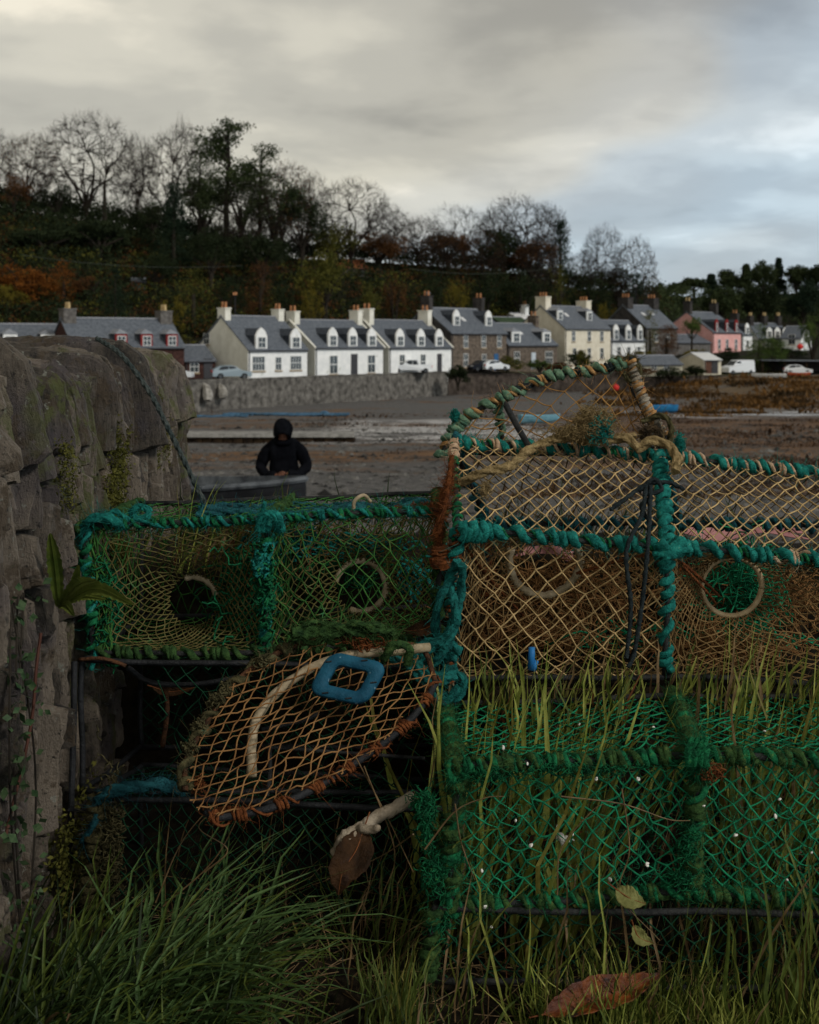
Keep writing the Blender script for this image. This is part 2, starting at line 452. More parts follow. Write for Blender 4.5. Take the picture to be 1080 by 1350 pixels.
def znear(x, y):
    x = np.asarray(x, float); y = np.asarray(y, float)
    z = -1.08 + .40 * sm(2.12, 2.45, y) * sm(0.02, .14, x)
    z = z + .03 * fbm(x / .25, y / .25, 2, 4)
    k = sm(2.86, 2.97, y); z = z * (1 - k) + k * (-.53 + .03 * fbm(x / .3, y / .3, 6, 3))
    return z - 1.4 * sm(3.25, 4.6, y)
def grid(x0, x1, nx, y0, y1, ny, fn, ymap=None):
    X = np.linspace(x0, x1, nx); Y = np.linspace(y0, y1, ny)
    if ymap: Y = np.exp(np.linspace(np.log(y0), np.log(y1), ny))
    XX, YY = np.meshgrid(X, Y, indexing='ij')
    return np.stack([XX, YY, fn(XX, YY)], -1)
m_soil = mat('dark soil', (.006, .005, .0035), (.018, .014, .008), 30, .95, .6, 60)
m_bank = mat('land grass', (.035, .038, .016), (.085, .075, .03), .5, .95, .3, 6)
m_hill = mat('hill floor', (.008, .009, .005), (.018, .016, .008), .12, 1, 0)
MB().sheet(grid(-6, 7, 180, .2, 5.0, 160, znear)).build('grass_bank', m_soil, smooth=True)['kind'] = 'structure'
# shore: gravel, weed and wet flats
mb_ = bpy.data.materials.new('shore'); mb_.use_nodes = True
t = mb_.node_tree; bs = t.nodes['Principled BSDF']; L = t.links.new
geo = t.nodes.new('ShaderNodeNewGeometry'); sp = t.nodes.new('ShaderNodeSeparateXYZ'); L(geo.outputs['Position'], sp.inputs[0])
def sn(scale, detail=4, rough=.6, stretch=(1, 1, 1), off=(0, 0, 0)):
    mp = t.nodes.new('ShaderNodeMapping'); mp.inputs['Scale'].default_value = stretch; mp.inputs['Location'].default_value = off
    L(geo.outputs['Position'], mp.inputs[0]); n = t.nodes.new('ShaderNodeTexNoise'); n.inputs['Scale'].default_value = scale
    n.inputs['Detail'].default_value = detail; n.inputs['Roughness'].default_value = rough; L(mp.outputs[0], n.inputs['Vector']); return n.outputs[0]
def sramp(f, a, b, ca=(0, 0, 0), cb=(1, 1, 1)):
    r = t.nodes.new('ShaderNodeValToRGB'); L(f, r.inputs[0]); e = r.color_ramp.elements
    e[0].position, e[1].position = a, b; e[0].color = (*ca, 1); e[1].color = (*cb, 1); return r.outputs[0]
def smx(f, a, b):
    n = t.nodes.new('ShaderNodeMix'); n.data_type = 'RGBA'; L(f, n.inputs[0])
    for i, c in ((6, a), (7, b)):
        if isinstance(c, tuple): n.inputs[i].default_value = (*c, 1)
        else: L(c, n.inputs[i])
    return n.outputs[2]
def sma(op, a, b):
    n = t.nodes.new('ShaderNodeMath'); n.operation = op; n.use_clamp = False
    for i, v in enumerate((a, b)):
        if isinstance(v, (int, float)): n.inputs[i].default_value = v
        else: L(v, n.inputs[i])
    return n.outputs[0]
def smr(f, a, b, c=0.0, d=1.0):
    n = t.nodes.new('ShaderNodeMapRange'); L(f, n.inputs[0]); n.interpolation_type = 'SMOOTHSTEP'
    for i, v in enumerate((a, b, c, d)): n.inputs[i + 1].default_value = v
    return n.outputs[0]
grav = sramp(sn(3.2, 8, .8), .36, .62, (.012, .0115, .011), (.135, .126, .118))
weedc = sramp(sn(.6, 6, .75), .35, .65, (.010, .006, .003), (.175, .078, .018))
# bands of weed along the tide lines, and the brown flats to the right
nb = sma('MULTIPLY', sma('SUBTRACT', sn(.07, 4, .6, (1, 2.2, 1)), .5), 22)
yv = sma('ADD', sp.outputs[1], nb)
band = sma('MULTIPLY', smr(yv, 31, 34), smr(yv, 47, 42))
right = sma('MULTIPLY', smr(sma('ADD', sp.outputs[0], nb), 7, 13), sma('MULTIPLY', smr(yv, 26, 34), smr(sp.outputs[1], 110, 80)))
band2 = sma('MULTIPLY', smr(yv, 66, 71), smr(yv, 80, 74))
wm_ = sma('MAXIMUM', band, sma('MAXIMUM', right, sma('MULTIPLY', band2, .7)))
wm_ = sma('MULTIPLY', wm_, smr(sn(.5, 5, .75), .30, .42))
patch = sma('MULTIPLY', smr(sn(.11, 5, .7, (1, 1.6, 1), (4, 9, 0)), .55, .6), smr(sp.outputs[1], 22, 40))
wm_ = sma('MAXIMUM', wm_, sma('MULTIPLY', patch, .8))
col = smx(wm_, grav, weedc)
gm = sma('MULTIPLY', smr(sp.outputs[0], 24, 44), smr(sp.outputs[1], 105, 140))
gm = sma('MULTIPLY', gm, smr(sn(.12, 4, .6, (1, .6, 1)), .35, .5))
marsh = sramp(sn(.4, 5, .7), .35, .65, (.032, .020, .009), (.14, .085, .028))
col = smx(gm, col, marsh)
# standing water and wet sand in the hollows; pale colour stands in for reflected sky
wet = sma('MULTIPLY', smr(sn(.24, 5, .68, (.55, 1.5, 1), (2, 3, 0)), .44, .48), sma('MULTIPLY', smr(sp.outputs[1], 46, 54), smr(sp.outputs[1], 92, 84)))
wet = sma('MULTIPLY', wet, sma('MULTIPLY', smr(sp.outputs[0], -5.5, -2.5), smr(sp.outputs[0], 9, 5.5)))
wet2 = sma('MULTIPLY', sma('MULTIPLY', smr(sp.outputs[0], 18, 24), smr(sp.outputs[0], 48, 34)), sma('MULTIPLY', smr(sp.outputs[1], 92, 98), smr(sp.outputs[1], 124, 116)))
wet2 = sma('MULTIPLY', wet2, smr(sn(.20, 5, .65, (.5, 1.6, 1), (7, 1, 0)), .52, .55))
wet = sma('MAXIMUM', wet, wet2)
wet_sheen = smx(smr(sn(1.3, 5, .7), .42, .55), (.22, .21, .205), (.46, .44, .43))
col = smx(wet, col, wet_sheen)
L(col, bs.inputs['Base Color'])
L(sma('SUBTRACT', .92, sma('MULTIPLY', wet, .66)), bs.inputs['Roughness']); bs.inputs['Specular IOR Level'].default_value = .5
bpn = t.nodes.new('ShaderNodeBump'); bpn.inputs['Distance'].default_value = .12
L(sma('SUBTRACT', 1.0, sma('MULTIPLY', wet, .93)), bpn.inputs['Strength']); L(sn(2.2, 8, .8), bpn.inputs['Height']); L(bpn.outputs[0], bs.inputs['Normal'])
def beach_pts():
    nx, ny = 260, 300
    X = np.linspace(-1, 1, nx); Yn = np.linspace(0, 1, ny)
    a, v = np.meshgrid(X, Yn, indexing='ij')
    Y0 = 3.6; Y = Y0 * (190 / Y0) ** v
    xx = a * (9 + Y * .62)
    yw = ywall(xx) + .5
    Y = np.minimum(Y, np.where(xx < 47, yw, 1e9))
    return np.stack([xx, Y, zbeach(xx, Y)], -1)
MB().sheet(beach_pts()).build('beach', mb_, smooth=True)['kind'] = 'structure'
# land behind the sea wall and the wooded hill
def land_pts():
    nx, ny = 260, 170
    a, v = np.meshgrid(np.linspace(-1, 1, nx), np.linspace(0, 1, ny), indexing='ij')
    xx = a * 330
    y0 = np.where(xx < 47, ywall(xx), np.interp(xx, [47, 60, 140], [178, 178, 190])) + .3
    Y = y0 * (620 / y0) ** v
    return np.stack([xx, Y, hfar(xx, Y)], -1)
# finer sheet in front (village ground), hill behind shares it
P_ = land_pts()
MB().sheet(P_).build('hillside', m_hill, smooth=True)['kind'] = 'structure'
# quay road and verge laid on the land in front of the houses
def strip(name, d0, d1, x0, x1, m, dz, n=160):
    xs = np.linspace(x0, x1, n); yw = ywall(xs)
    P = np.stack([np.stack([xs, yw + d, hfar(xs, yw + d) + dz], -1) for d in np.linspace(d0, d1, 6)], 1)
    o = MB().sheet(P).build(name, m, smooth=True); o['kind'] = 'structure'; return o
m_asph = mat('asphalt', (.04, .04, .042), (.06, .06, .06), 3, .9)
strip('road', .5, 9.5, -60, 12, m_asph, .06)
strip('verge', .5, 12, 12, 60, m_bank, .08)
# water of the loch beyond the marsh is out of frame; the far plain closes the horizon
m_far = mat('far ground', (.02, .025, .015), (.03, .035, .02), .01, 1)
MB().sheet(grid(-1400, 1400, 8, 600, 2400, 8, lambda x, y: x * 0 - 40.0)).build('ground', m_far)['kind'] = 'structure'
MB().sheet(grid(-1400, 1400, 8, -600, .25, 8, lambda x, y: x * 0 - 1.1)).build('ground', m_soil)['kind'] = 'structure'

def scatter_shore(name, label, n, xr, yr, size, m, weed=False, kind='shingle'):
    v = rng.random(n); y = yr[0] * (yr[1] / yr[0]) ** v; x = rng.uniform(*xr, n) * y
    keep = fbm(x / 5, y / 7, 33 if weed else 12, 3) > (-.02 if weed else -.25); x, y = x[keep], y[keep]; n = len(x)
    z = zbeach(x, y); mb = MB(); s = size * rng.lognormal(0, .5, n) * (1 + y / 60)
    if weed:
        P = np.repeat(np.stack([x, y, z + .03], 1), 14, 0) + rng.normal(size=(n * 14, 3)) * np.repeat(s, 14)[:, None] * [3.2, 2.2, .22]
        mb.leaves(P, np.repeat(s, 14) * .55, up=2.5)
    else:
        D_ = np.array([[1,0,0],[.4,.9,0],[-.6,.8,0],[-1,-.1,0],[-.3,-.9,0],[.7,-.7,0],[.1,.1,.55],[0,0,-.4]], float)
        V = np.stack([x, y, z], 1)[:, None] + D_[None] * s[:, None, None] * rng.uniform(.7, 1.3, (n, 8, 1))
        f = np.array([[i, (i + 1) % 6, 6] for i in range(6)] + [[(i + 1) % 6, i, 7] for i in range(6)])
        mb.add(V.reshape(-1, 3), (f[None] + (np.arange(n) * 8)[:, None, None]).reshape(-1, 3))
    return tag(mb.build(name, m), label, kind, kind='stuff')
m_sgl = mat('shingle stone', (.015, .0145, .014), (.13, .125, .115), .9, .75, 0, detail=2); m_kelp = mat('wet kelp', (.007, .004, .002), (.075, .034, .010), .5, .55, 0, spec=.4)
scatter_shore('shingle', 'loose grey shingle scattered over the foreshore', 15000, (-.24, .42), (12, 75), .028, m_sgl)
scatter_shore('seaweed', 'rusty brown seaweed lying over the flats at the right', 4200, (.10, .42), (24, 95), .032, m_kelp, True, 'seaweed')
scatter_shore('seaweed', 'dark brown seaweed along the tide line behind the hooded person', 700, (-.26, .12), (34, 44), .026, m_kelp, True, 'seaweed')
scatter_shore('seaweed', 'patchy seaweed near the foot of the sea wall', 900, (-.2, .3), (70, 116), .035, m_kelp, True, 'seaweed')
scatter_shore('marsh_tufts', 'brown and straw marsh tufts on the flats towards the van', 5200, (.16, .42), (98, 172), .07, mat('marsh tuft', (.016, .011, .005), (.13, .066, .021), .25, .9, 0), True, 'marsh grass')
# ------------------------------------------------------------------ sea wall, slipway and shore things
m_rub = mat('rubble stone', (.045, .042, .038), (.15, .14, .125), 1.6, .9, .9, 4, c3=(.20, .19, .175), lo=.35, hi=.6)
m_rub2 = mat('brown stone', (.028, .022, .018), (.075, .06, .05), 1.4, .9, .8, 4)
def sea_wall(name, x0, x1, top, bot, m, label, n):
    xs = np.linspace(x0, x1, n); yw = ywall(xs)
    prof = [(-.02, bot), (.0, bot * .5 + top * .5), (.1, top - .12), (.02, top - .1), (.02, top + .03), (.6, top + .05), (.6, bot)]
    P = np.stack([np.stack([xs, yw + a + (fbm(xs / .5, xs * 0 + z * 2, 4, 3) * .12), z + fbm(xs / .9, xs * 0 + a, 7, 2) * .08], -1) for a, z in prof], 1)
    o = MB().sheet(P).build(name, m)
    return tag(o, label, 'sea wall')
sea_wall('sea_wall', -60, 4.9, -3.86, -7.6, m_rub, 'long grey rubble stone sea wall below the white cottages', 500)
sea_wall('sea_wall', 4.95, 31, -4.35, -7.4, m_rub2, 'dark brown shore wall with grass on top below the stone houses', 260)
sea_wall('sea_wall', 31.05, 46.5, -5.02, -7.4, m_rub2, 'low dark wall below the hedge and the parked van', 140)
# slip / timber edged landing across the shore
m_conc = mat('pale concrete', (.16, .155, .145), (.30, .29, .27), 3, .85, .3)
m_dtim = mat('dark timber', (.010, .007, .005), (.035, .022, .012), 3, .9, .5)
root = empty('landing_stage', W(340, 583, 50), 'low landing stage with a pale concrete edge and dark timber side on the shore', 'landing stage')
a = W(205, 571, 50.5); b = W(468, 573, 50)
xs = np.linspace(a[0], b[0], 24)
mb = MB(); 
mb.box((a[0], 49.7, -3.93), (b[0], 51.3, -3.79)); mb.build('top_slab', m_conc, root)
mb = MB()
for i in range(20):
    x0 = a[0] + (b[0] - a[0]) * i / 20
    mb.box((x0 + .02, 49.78 + rng.uniform(0, .06), -4.7), (x0 + (b[0] - a[0]) / 20 - .02, 51.2, -3.93))
mb.build('timber_side', m_dtim, root)
m_blue = mat('faded blue rope', (.03, .07, .12), (.07, .14, .21), 6, .8)
mb = MB()
for k in range(7):
    u = np.linspace(0, 1, 60); px = 300 + 160 * u + rng.normal() * 3
    x = (px - 540) / F * 101 + rng.normal(size=60) * .1; y = 101 + rng.normal() * 1.5 + .8 * np.sin(u * 9 + k)
    mb.tube(np.stack([x, y, zbeach(x, y) + .1 + .1 * rng.random(60)], 1), .09, 5)
x = np.linspace(-7.6, -6.6, 12); mb.tube(np.stack([x, x * 0 + 101, -6.25 + .35 * np.sin((x + 7.6) * 3.1)], 1), .16, 6)
for k in range(5):
    u = np.linspace(0, 1, 60); px = 240 + 90 * u
    x = (px - 540) / F * 97; y = 97 + rng.normal() * 1 + np.sin(u * 7 + k); mb.tube(np.stack([x, y, zbeach(x, y) + .08], 1), .05, 5)
tag(mb.build('mooring_rope', m_blue), 'heap of faded blue rope strung along the shore below the sea wall', 'rope')
m_pst = mat('lichen stone', (.16, .15, .13), (.36, .34, .31), 2, .9, .5)
for px, h, lb in ((266, 1.5, 'left pale upright stone leaning on the grey sea wall'), (286, 1.35, 'right pale upright stone leaning on the grey sea wall')):
    p = W(px, 545, 117.5 + (px - 266) * .07); z = float(zbeach(p[0], p[1] - .8)); mb = MB(); y = float(ywall(p[0])) - .2
    P = np.array([[p[0] + .25, y - 1.0, z + 1.1], [p[0] + .1, y - .7, z + 1.9], [p[0] - .25, y - .2, z + 1.2 + h]])
    mb.tube(wob(crv(P, 12), .08, 3), [.35, .42, .5, .5, .5, .48, .46, .42, .4, .33, .25, .1], 7)
    tag(mb.build('standing_stone', m_pst), lb, 'stone', 'pale stones against the sea wall')

def ellips(mb, c, r, n=14, m=10, mi=0, zlo=-1, zhi=1):
    u = np.arange(n) / n * 2 * PI; v = np.arcsin(np.linspace(zlo, zhi, m))
    uu, vv = np.meshgrid(u, v, indexing='ij')
    P = np.stack([np.cos(uu) * np.cos(vv), np.sin(uu) * np.cos(vv), np.sin(vv)], -1) * np.array(r) + np.array(c)
    mb.sheet(P, mi, wrap=True)
m_red = mat('red buoy', (.55, .03, .025), (.45, .04, .03), 3, .5)
for px, py, D, r, lb in ((812, 511, 150, .42, 'left of the two round red buoys on the marsh below the shore wall'),
                      (845, 512, 152, .42, 'right of the two round red buoys on the marsh below the shore wall'),
                      (1055, 457, 170, .42, 'big round red float on the garden hedge above the open shed')):
    mb = MB(); c = W(px, py, D); ellips(mb, c, (r, r, r)); mb.tube([c + [0, 0, r * .9], c + [0, 0, r * 1.25]], r * .16, 6)
    tag(mb.build('buoy', m_red, smooth=True), lb, 'buoy')

# boats: lofted open hulls
def hull(name, c, length, beam, depth, rz, m, m_in, label, sheer=.15, cat='boat'):
    root = empty(name, c, label, cat, rz=rz)
    n = 22; s = np.linspace(0, 1, n)
    half = beam / 2 * np.minimum(1, (1 - s) ** .55 * 1.35) * (.85 + .15 * np.minimum(1, s * 4))
    half[-1] = .02
    zt = depth * (1 + sheer * (s * 2 - .9) ** 2); zk = depth * .12 * s ** 6 * 5
    prof = np.array([0, .35, .7, .92, 1.0]); pz = np.array([0, .06, .3, .7, 1.0])
    def shell(off, lift):
        P = []
        for i in range(n):
            hw = max(half[i] - off, .004); row = []
            for sg, rg in ((-1, range(4, 0, -1)), (1, range(0, 5))):
                for k in rg: row.append((s[i] * length - length / 2, sg * hw * prof[k], zk[i] + lift + (zt[i] - lift * (k < 4) - zk[i]) * pz[k]))
            P.append(row)
        return np.array(P)
    o = shell(0, 0); i_ = shell(.04, .05)
    mb = MB(); mb.sheet(o); mb.add(o[0], np.arange(9)[None]); mb.build('hull', m, root, smooth=False, local=True)
    mb = MB(); mb.sheet(i_); mb.add(i_[0], np.arange(9)[None]); mb.build('lining', m_in, root, local=True)
    mb = MB()
    for k in (0, 8): mb.tube(o[:, k] + np.array([0, 0, .01]), .035, 6)
    mb.build('gunwale', m_in, root, local=True)
    for f in (.25, .55):
        k = int(f * n); hw = half[k] * .9; mb = MB()
        mb.box((s[k] * length - length / 2 - .12, -hw, zt[k] * .65), (s[k] * length - length / 2 + .12, hw, zt[k] * .65 + .04))
        mb.build('thwart', m_in, root, local=True)
    return root
m_db = mat('black hull paint', (.004, .0045, .006), (.012, .013, .016), 4, .6, spec=.2)
m_rim = mat('worn grey rim', (.03, .034, .04), (.10, .11, .12), 5, .5)
c = W(300, 700, 13.9); hull('rowing_boat', (-2.85, 13.9, -2.41), 3.4, 1.3, .76, math.radians(-8), m_db, m_rim, 'dark rowing boat drawn up on the shore in front of the hooded person', .1)
m_bb = mat('blue hull', (.02, .13, .30), (.03, .2, .4), 4, .5)
m_lb = mat('pale blue hull', (.12, .28, .36), (.18, .36, .44), 4, .5)
p = W(870, 548, 108); hull('dinghy', (p[0], 108, float(zbeach(p[0], 108)) + .1), 3.1, 1.4, .62, math.radians(200), m_bb, m_bb, 'small bright blue dinghy lying on the brown weed flats')
p = W(712, 568, 76); hull('dinghy', (p[0], 76, float(zbeach(p[0], 76)) + .1), 2.6, 1.1, .45, math.radians(10), m_lb, m_lb, 'pale blue dinghy seen through the net of the topmost creel')
m_wh = mat('white gelcoat', (.55, .55, .54), (.65, .65, .65), 3, .4)
p = W(1008, 497, 168); hull('dinghy', (p[0], 166, float(zbeach(p[0], 166)) + .1), 4.6, 1.5, .55, math.radians(170), m_wh, m_wh, 'white dinghy on the grass shore beside the white van')
m_or = mat('orange hull', (.45, .08, .03), (.5, .12, .05), 3, .5)

# ------------------------------------------------------------------ vehicles
m_tyre = mat('tyre', (.012, .012, .012)); m_glass = mat('dark glass', (.02, .025, .03), rough=.12, spec=.7)
m_lamp = mat('lamp lens', (.5, .5, .5), rough=.2); m_tail = mat('tail lamp', (.4, .01, .01), rough=.3)
def vehicle(name, loc, rz, paint, label, kind='car', cat='car'):
    root = empty(name, loc, label, cat, 'vehicles parked by the shore', rz=rz)
    if kind == 'van':
        L_, Wd, prof, belt = 5.0, 1.95, [(0, .35), (0, 1.0), (.15, 1.15), (.95, 1.35), (1.75, 2.05), (2.0, 2.15), (4.9, 2.15), (5.0, 1.9), (5.0, .35)], 1.3
        win = [[(1.12, 1.4), (1.75, 1.98), (2.35, 1.98), (2.35, 1.35)]]; ws = [(.98, 1.36), (1.72, 2.02)]
    elif kind == 'pickup':
        L_, Wd, prof, belt = 5.1, 1.8, [(0, .4), (0, .85), (.1, .98), (1.35, 1.05), (2.0, 1.62), (2.2, 1.7), (3.1, 1.7), (3.35, 1.6), (3.5, 1.08), (5.05, 1.08), (5.1, .4)], 1.0
        win = [[(1.6, 1.08), (2.1, 1.58), (2.6, 1.6), (2.6, 1.08)], [(2.68, 1.08), (2.68, 1.6), (3.15, 1.58), (3.3, 1.08)]]; ws = [(1.42, 1.1), (1.98, 1.6)]
    else:
        L_, Wd, prof, belt = 4.1, 1.72, [(0, .3), (-.02, .62), (.12, .78), (1.05, .95), (1.75, 1.38), (2.1, 1.45), (3.2, 1.42), (3.75, 1.15), (4.05, .95), (4.1, .6), (4.08, .3)], .9
        win = [[(1.3, .96), (1.82, 1.33), (2.35, 1.37), (2.35, .96)], [(2.43, .96), (2.43, 1.37), (3.1, 1.34), (3.5, .98)]]; ws = [(1.12, .99), (1.72, 1.36)]
    n = len(prof); P = np.array(prof)
    mb = MB(); rows = []
    for yy, k in ((-1, .94), (-.88, 1), (.88, 1), (1, .94)):
        q = P.copy(); q[:, 1] = np.where(q[:, 1] > .5, q[:, 1] * (1 - (1 - k) * .5), q[:, 1]); q[:, 0] = (q[:, 0] - L_ / 2) * (1 - (1 - k) * .3) + L_ / 2
        w_ = np.full(n, yy * Wd / 2) * np.where(P[:, 1] > belt + .05, .86, 1.0)
        rows.append(np.stack([q[:, 0] - L_ / 2, w_, q[:, 1]], 1))
    R = np.array(rows)
    i = np.arange(n); j = (i + 1) % n
    fs = [np.stack([k * n + i, k * n + j, (k + 1) * n + j, (k + 1) * n + i], 1) for k in range(3)]
    mb.add(R.reshape(-1, 3), fs + [i[None], (i + 3 * n)[None][:, ::-1]]).build('body', paint, root, smooth=False, local=True)
    mb = MB()
    for w_ in win:
        q = np.array(w_); q[:, 0] -= L_ / 2
        for sg in (-1, 1): MB().prism(q, sg * Wd / 2 * .9 - .03, sg * Wd / 2 * .9 + .03).build('side_window', m_glass, root, local=True)
    (xa, za), (xb, zb) = ws
    mb = MB(); mb.add([[xa - L_/2 - .02, -Wd*.4, za], [xa - L_/2 - .02, Wd*.4, za], [xb - L_/2 - .02, Wd*.37, zb], [xb - L_/2 - .02, -Wd*.37, zb],
                       [xa - L_/2 + .05, -Wd*.4, za], [xa - L_/2 + .05, Wd*.4, za], [xb - L_/2 + .05, Wd*.37, zb], [xb - L_/2 + .05, -Wd*.37, zb]],
                      np.array([[0,1,2,3],[4,7,6,5],[0,3,7,4],[1,5,6,2]])).build('windscreen', m_glass, root, local=True)
    for xw in (.78, L_ - .85):
        for sg in (-1, 1):
            mb = MB(); a = np.arange(18) / 18 * 2 * PI
            mb.prism(np.stack([xw - L_/2 + .32 * np.cos(a), .32 + .32 * np.sin(a)], 1), sg * (Wd/2 - .2), sg * (Wd/2 + .02))
            w = mb.build('wheel', m_tyre, root, local=True)
            mb = MB(); mb.prism(np.stack([xw - L_/2 + .19 * np.cos(a), .32 + .19 * np.sin(a)], 1), sg * (Wd/2 + .02), sg * (Wd/2 + .035)); mb.build('rim', m_rim, w, local=True)
    for sg in (-1, 1):
        MB().box((-L_/2 - .03, sg * Wd * .36 - .14, .62), (-L_/2 + .06, sg * Wd * .36 + .14, .76)).build('headlight', m_lamp, root, local=True)
        MB().box((L_/2 - .07, sg * Wd * .4 - .08, .7), (L_/2 + .02, sg * Wd * .4 + .08, .95)).build('tail_light', m_tail, root, local=True)
    return root
pw = mat('white car paint', (.6, .62, .64), rough=.3, spec=.6); ps = mat('silver blue car paint', (.22, .28, .32), rough=.3, spec=.6)
pr = mat('red car paint', (.35, .02, .03), rough=.35); pk = mat('dark car paint', (.012, .014, .02), rough=.3)
RD = math.radians
def onroad(px, D): 
    x = (px - 540) / F * D; return (x, D, float(land(D)) + .07)
vehicle('parked_car', onroad(228, 124), RD(180), pw, 'white car behind the end of the old stone wall below the brick cottage')
vehicle('parked_car', onroad(305, 126.5), RD(195), ps, 'silver car parked at the gable of the first white cottage')
vehicle('pickup_truck', onroad(542, 150), RD(8), pw, 'white pickup parked before the third white cottage', 'pickup', 'pickup truck')
vehicle('parked_car', onroad(633, 160.5), RD(40), pk, 'dark car parked by the door of the tall stone house')
vehicle('parked_car', onroad(651, 161), RD(215), pw, 'white car with red tail lights parked before the tall stone house')
p = W(973, 496, 182); vehicle('parked_van', (p[0], 182, float(hfar(p[0], 182)) + .02), RD(25), pw, 'white van parked at the end of the cream garage', 'van', 'van')
p = W(1052, 494, 182); vehicle('parked_car', (p[0], 182, float(hfar(p[0], 182)) + .02), RD(170), pw, 'white car standing beside the open dark shed')
p = W(1046, 495, 173); hull('dinghy', (p[0] + .2, 172, float(zbeach(p[0], 172)) + .1), 3.6, 1.3, .5, math.radians(185), m_or, m_wh, 'orange dinghy beside the white car at the open shed')

# ------------------------------------------------------------------ houses
m_slate = mat('slate', (.058, .068, .084), (.118, .132, .152), 3.5, .62, .4, 9, stretch=(1, 1, 1), spec=.4)
m_slate2 = mat('dark slate', (.03, .035, .045), (.06, .068, .08), 3.5, .6, .4, 9)
m_lead = mat('ridge', (.16, .17, .19), (.24, .25, .27), 4, .6)
m_frame = mat('white window frame', (.62, .62, .60), rough=.6)
m_pane = mat('window pane', (.035, .045, .05), rough=.08, spec=.8)
m_sill = mat('sandstone sill', (.30, .22, .13), (.38, .30, .2), 6, .9)
m_pot = mat('clay pot', (.30, .12, .055), (.42, .22, .11), 8, .9); m_poty = mat('buff pot', (.40, .28, .14), (.5, .38, .2), 8, .9)
m_pipe = mat('dark pipe', (.02, .02, .022)); m_gut = mat('gutter', (.05, .05, .055))
COL = dict(
    white=mat('white harling', (.66, .67, .66), (.78, .78, .76), 1.2, .9, .25, 12, spots=(.8, .66, (.55, .56, .52))),
    cream=mat('cream harling', (.56, .51, .40), (.66, .61, .50), 1.0, .9, .25, 12),
    gable=mat('weathered gable', (.60, .58, .50), (.72, .70, .62), .8, .9, .3, 10),
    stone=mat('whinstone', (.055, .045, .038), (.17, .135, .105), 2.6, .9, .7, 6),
    brick=mat('red rubble', (.026, .014, .012), (.070, .034, .028), 3, .9, .6, 8),
    pink=mat('pink harling', (.58, .30, .28), (.68, .38, .35), 1, .9, .2),
    grey=mat('grey stone', (.07, .065, .06), (.15, .14, .13), 2.5, .9, .6),
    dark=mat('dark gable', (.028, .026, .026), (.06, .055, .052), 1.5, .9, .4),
    red=mat('red timber', (.16, .018, .018), (.24, .03, .03), 3, .7))
def window(root, x, z, w, h, y=0.0, sill=True, bars=1, sub=False, fm=None):
    """window in a wall whose outer face is the plane y, facing -y"""
    mb = MB(); t = .06; a = .05
    mb.box((x - w/2 - t, y - a, z - t), (x - w/2, y + .02, z + h + t)); mb.box((x + w/2, y - a, z - t), (x + w/2 + t, y + .02, z + h + t))
    mb.box((x - w/2, y - a, z + h), (x + w/2, y + .02, z + h + t)); mb.box((x - w/2, y - a, z - t), (x + w/2, y + .02, z))
    mb.box((x - w/2, y - a * .8, z + h * .48), (x + w/2, y + .02, z + h * .53))
    for k in range(1, bars + 1):
        xx = x - w/2 + w * k / (bars + 1); mb.box((xx - .025, y - a * .7, z), (xx + .025, y + .02, z + h * .48)); mb.box((xx - .025, y - a * .7, z + h * .53), (xx + .025, y + .02, z + h))
    f = mb.build('window' if not sub else 'dormer_window', fm or m_frame, root, local=True)
    if not sub:
        MB().box((x - w/2, y - .028, z), (x + w/2, y + .01, z + h)).build('pane', m_pane, f, local=True)
        if sill: MB().box((x - w/2 - .15, y - .12, z - .22), (x + w/2 + .15, y + .01, z - .092)).build('sill', m_sill, f, local=True)
    return f
def chimney(roof, x, y, z0, z1, w, d, m, pots=2, pm=None):
    mb = MB(); mb.box((x - w/2, y - d/2, z0), (x + w/2, y + d/2, z1)); mb.box((x - w/2 - .07, y - d/2 - .07, z1), (x + w/2 + .07, y + d/2 + .07, z1 + .14))
    for k in range(pots):
        yy = y + (k - (pots - 1) / 2) * d / max(pots, 1) * .8
        mb.tube([(x, yy, z1 + .14), (x, yy, z1 + .35), (x, yy, z1 + .75), (x, yy, z1 + .8)], [.16, .14, .12, .15], 10, 1)
    return mb.build('chimney', [m, pm or m_pot], roof, local=True)
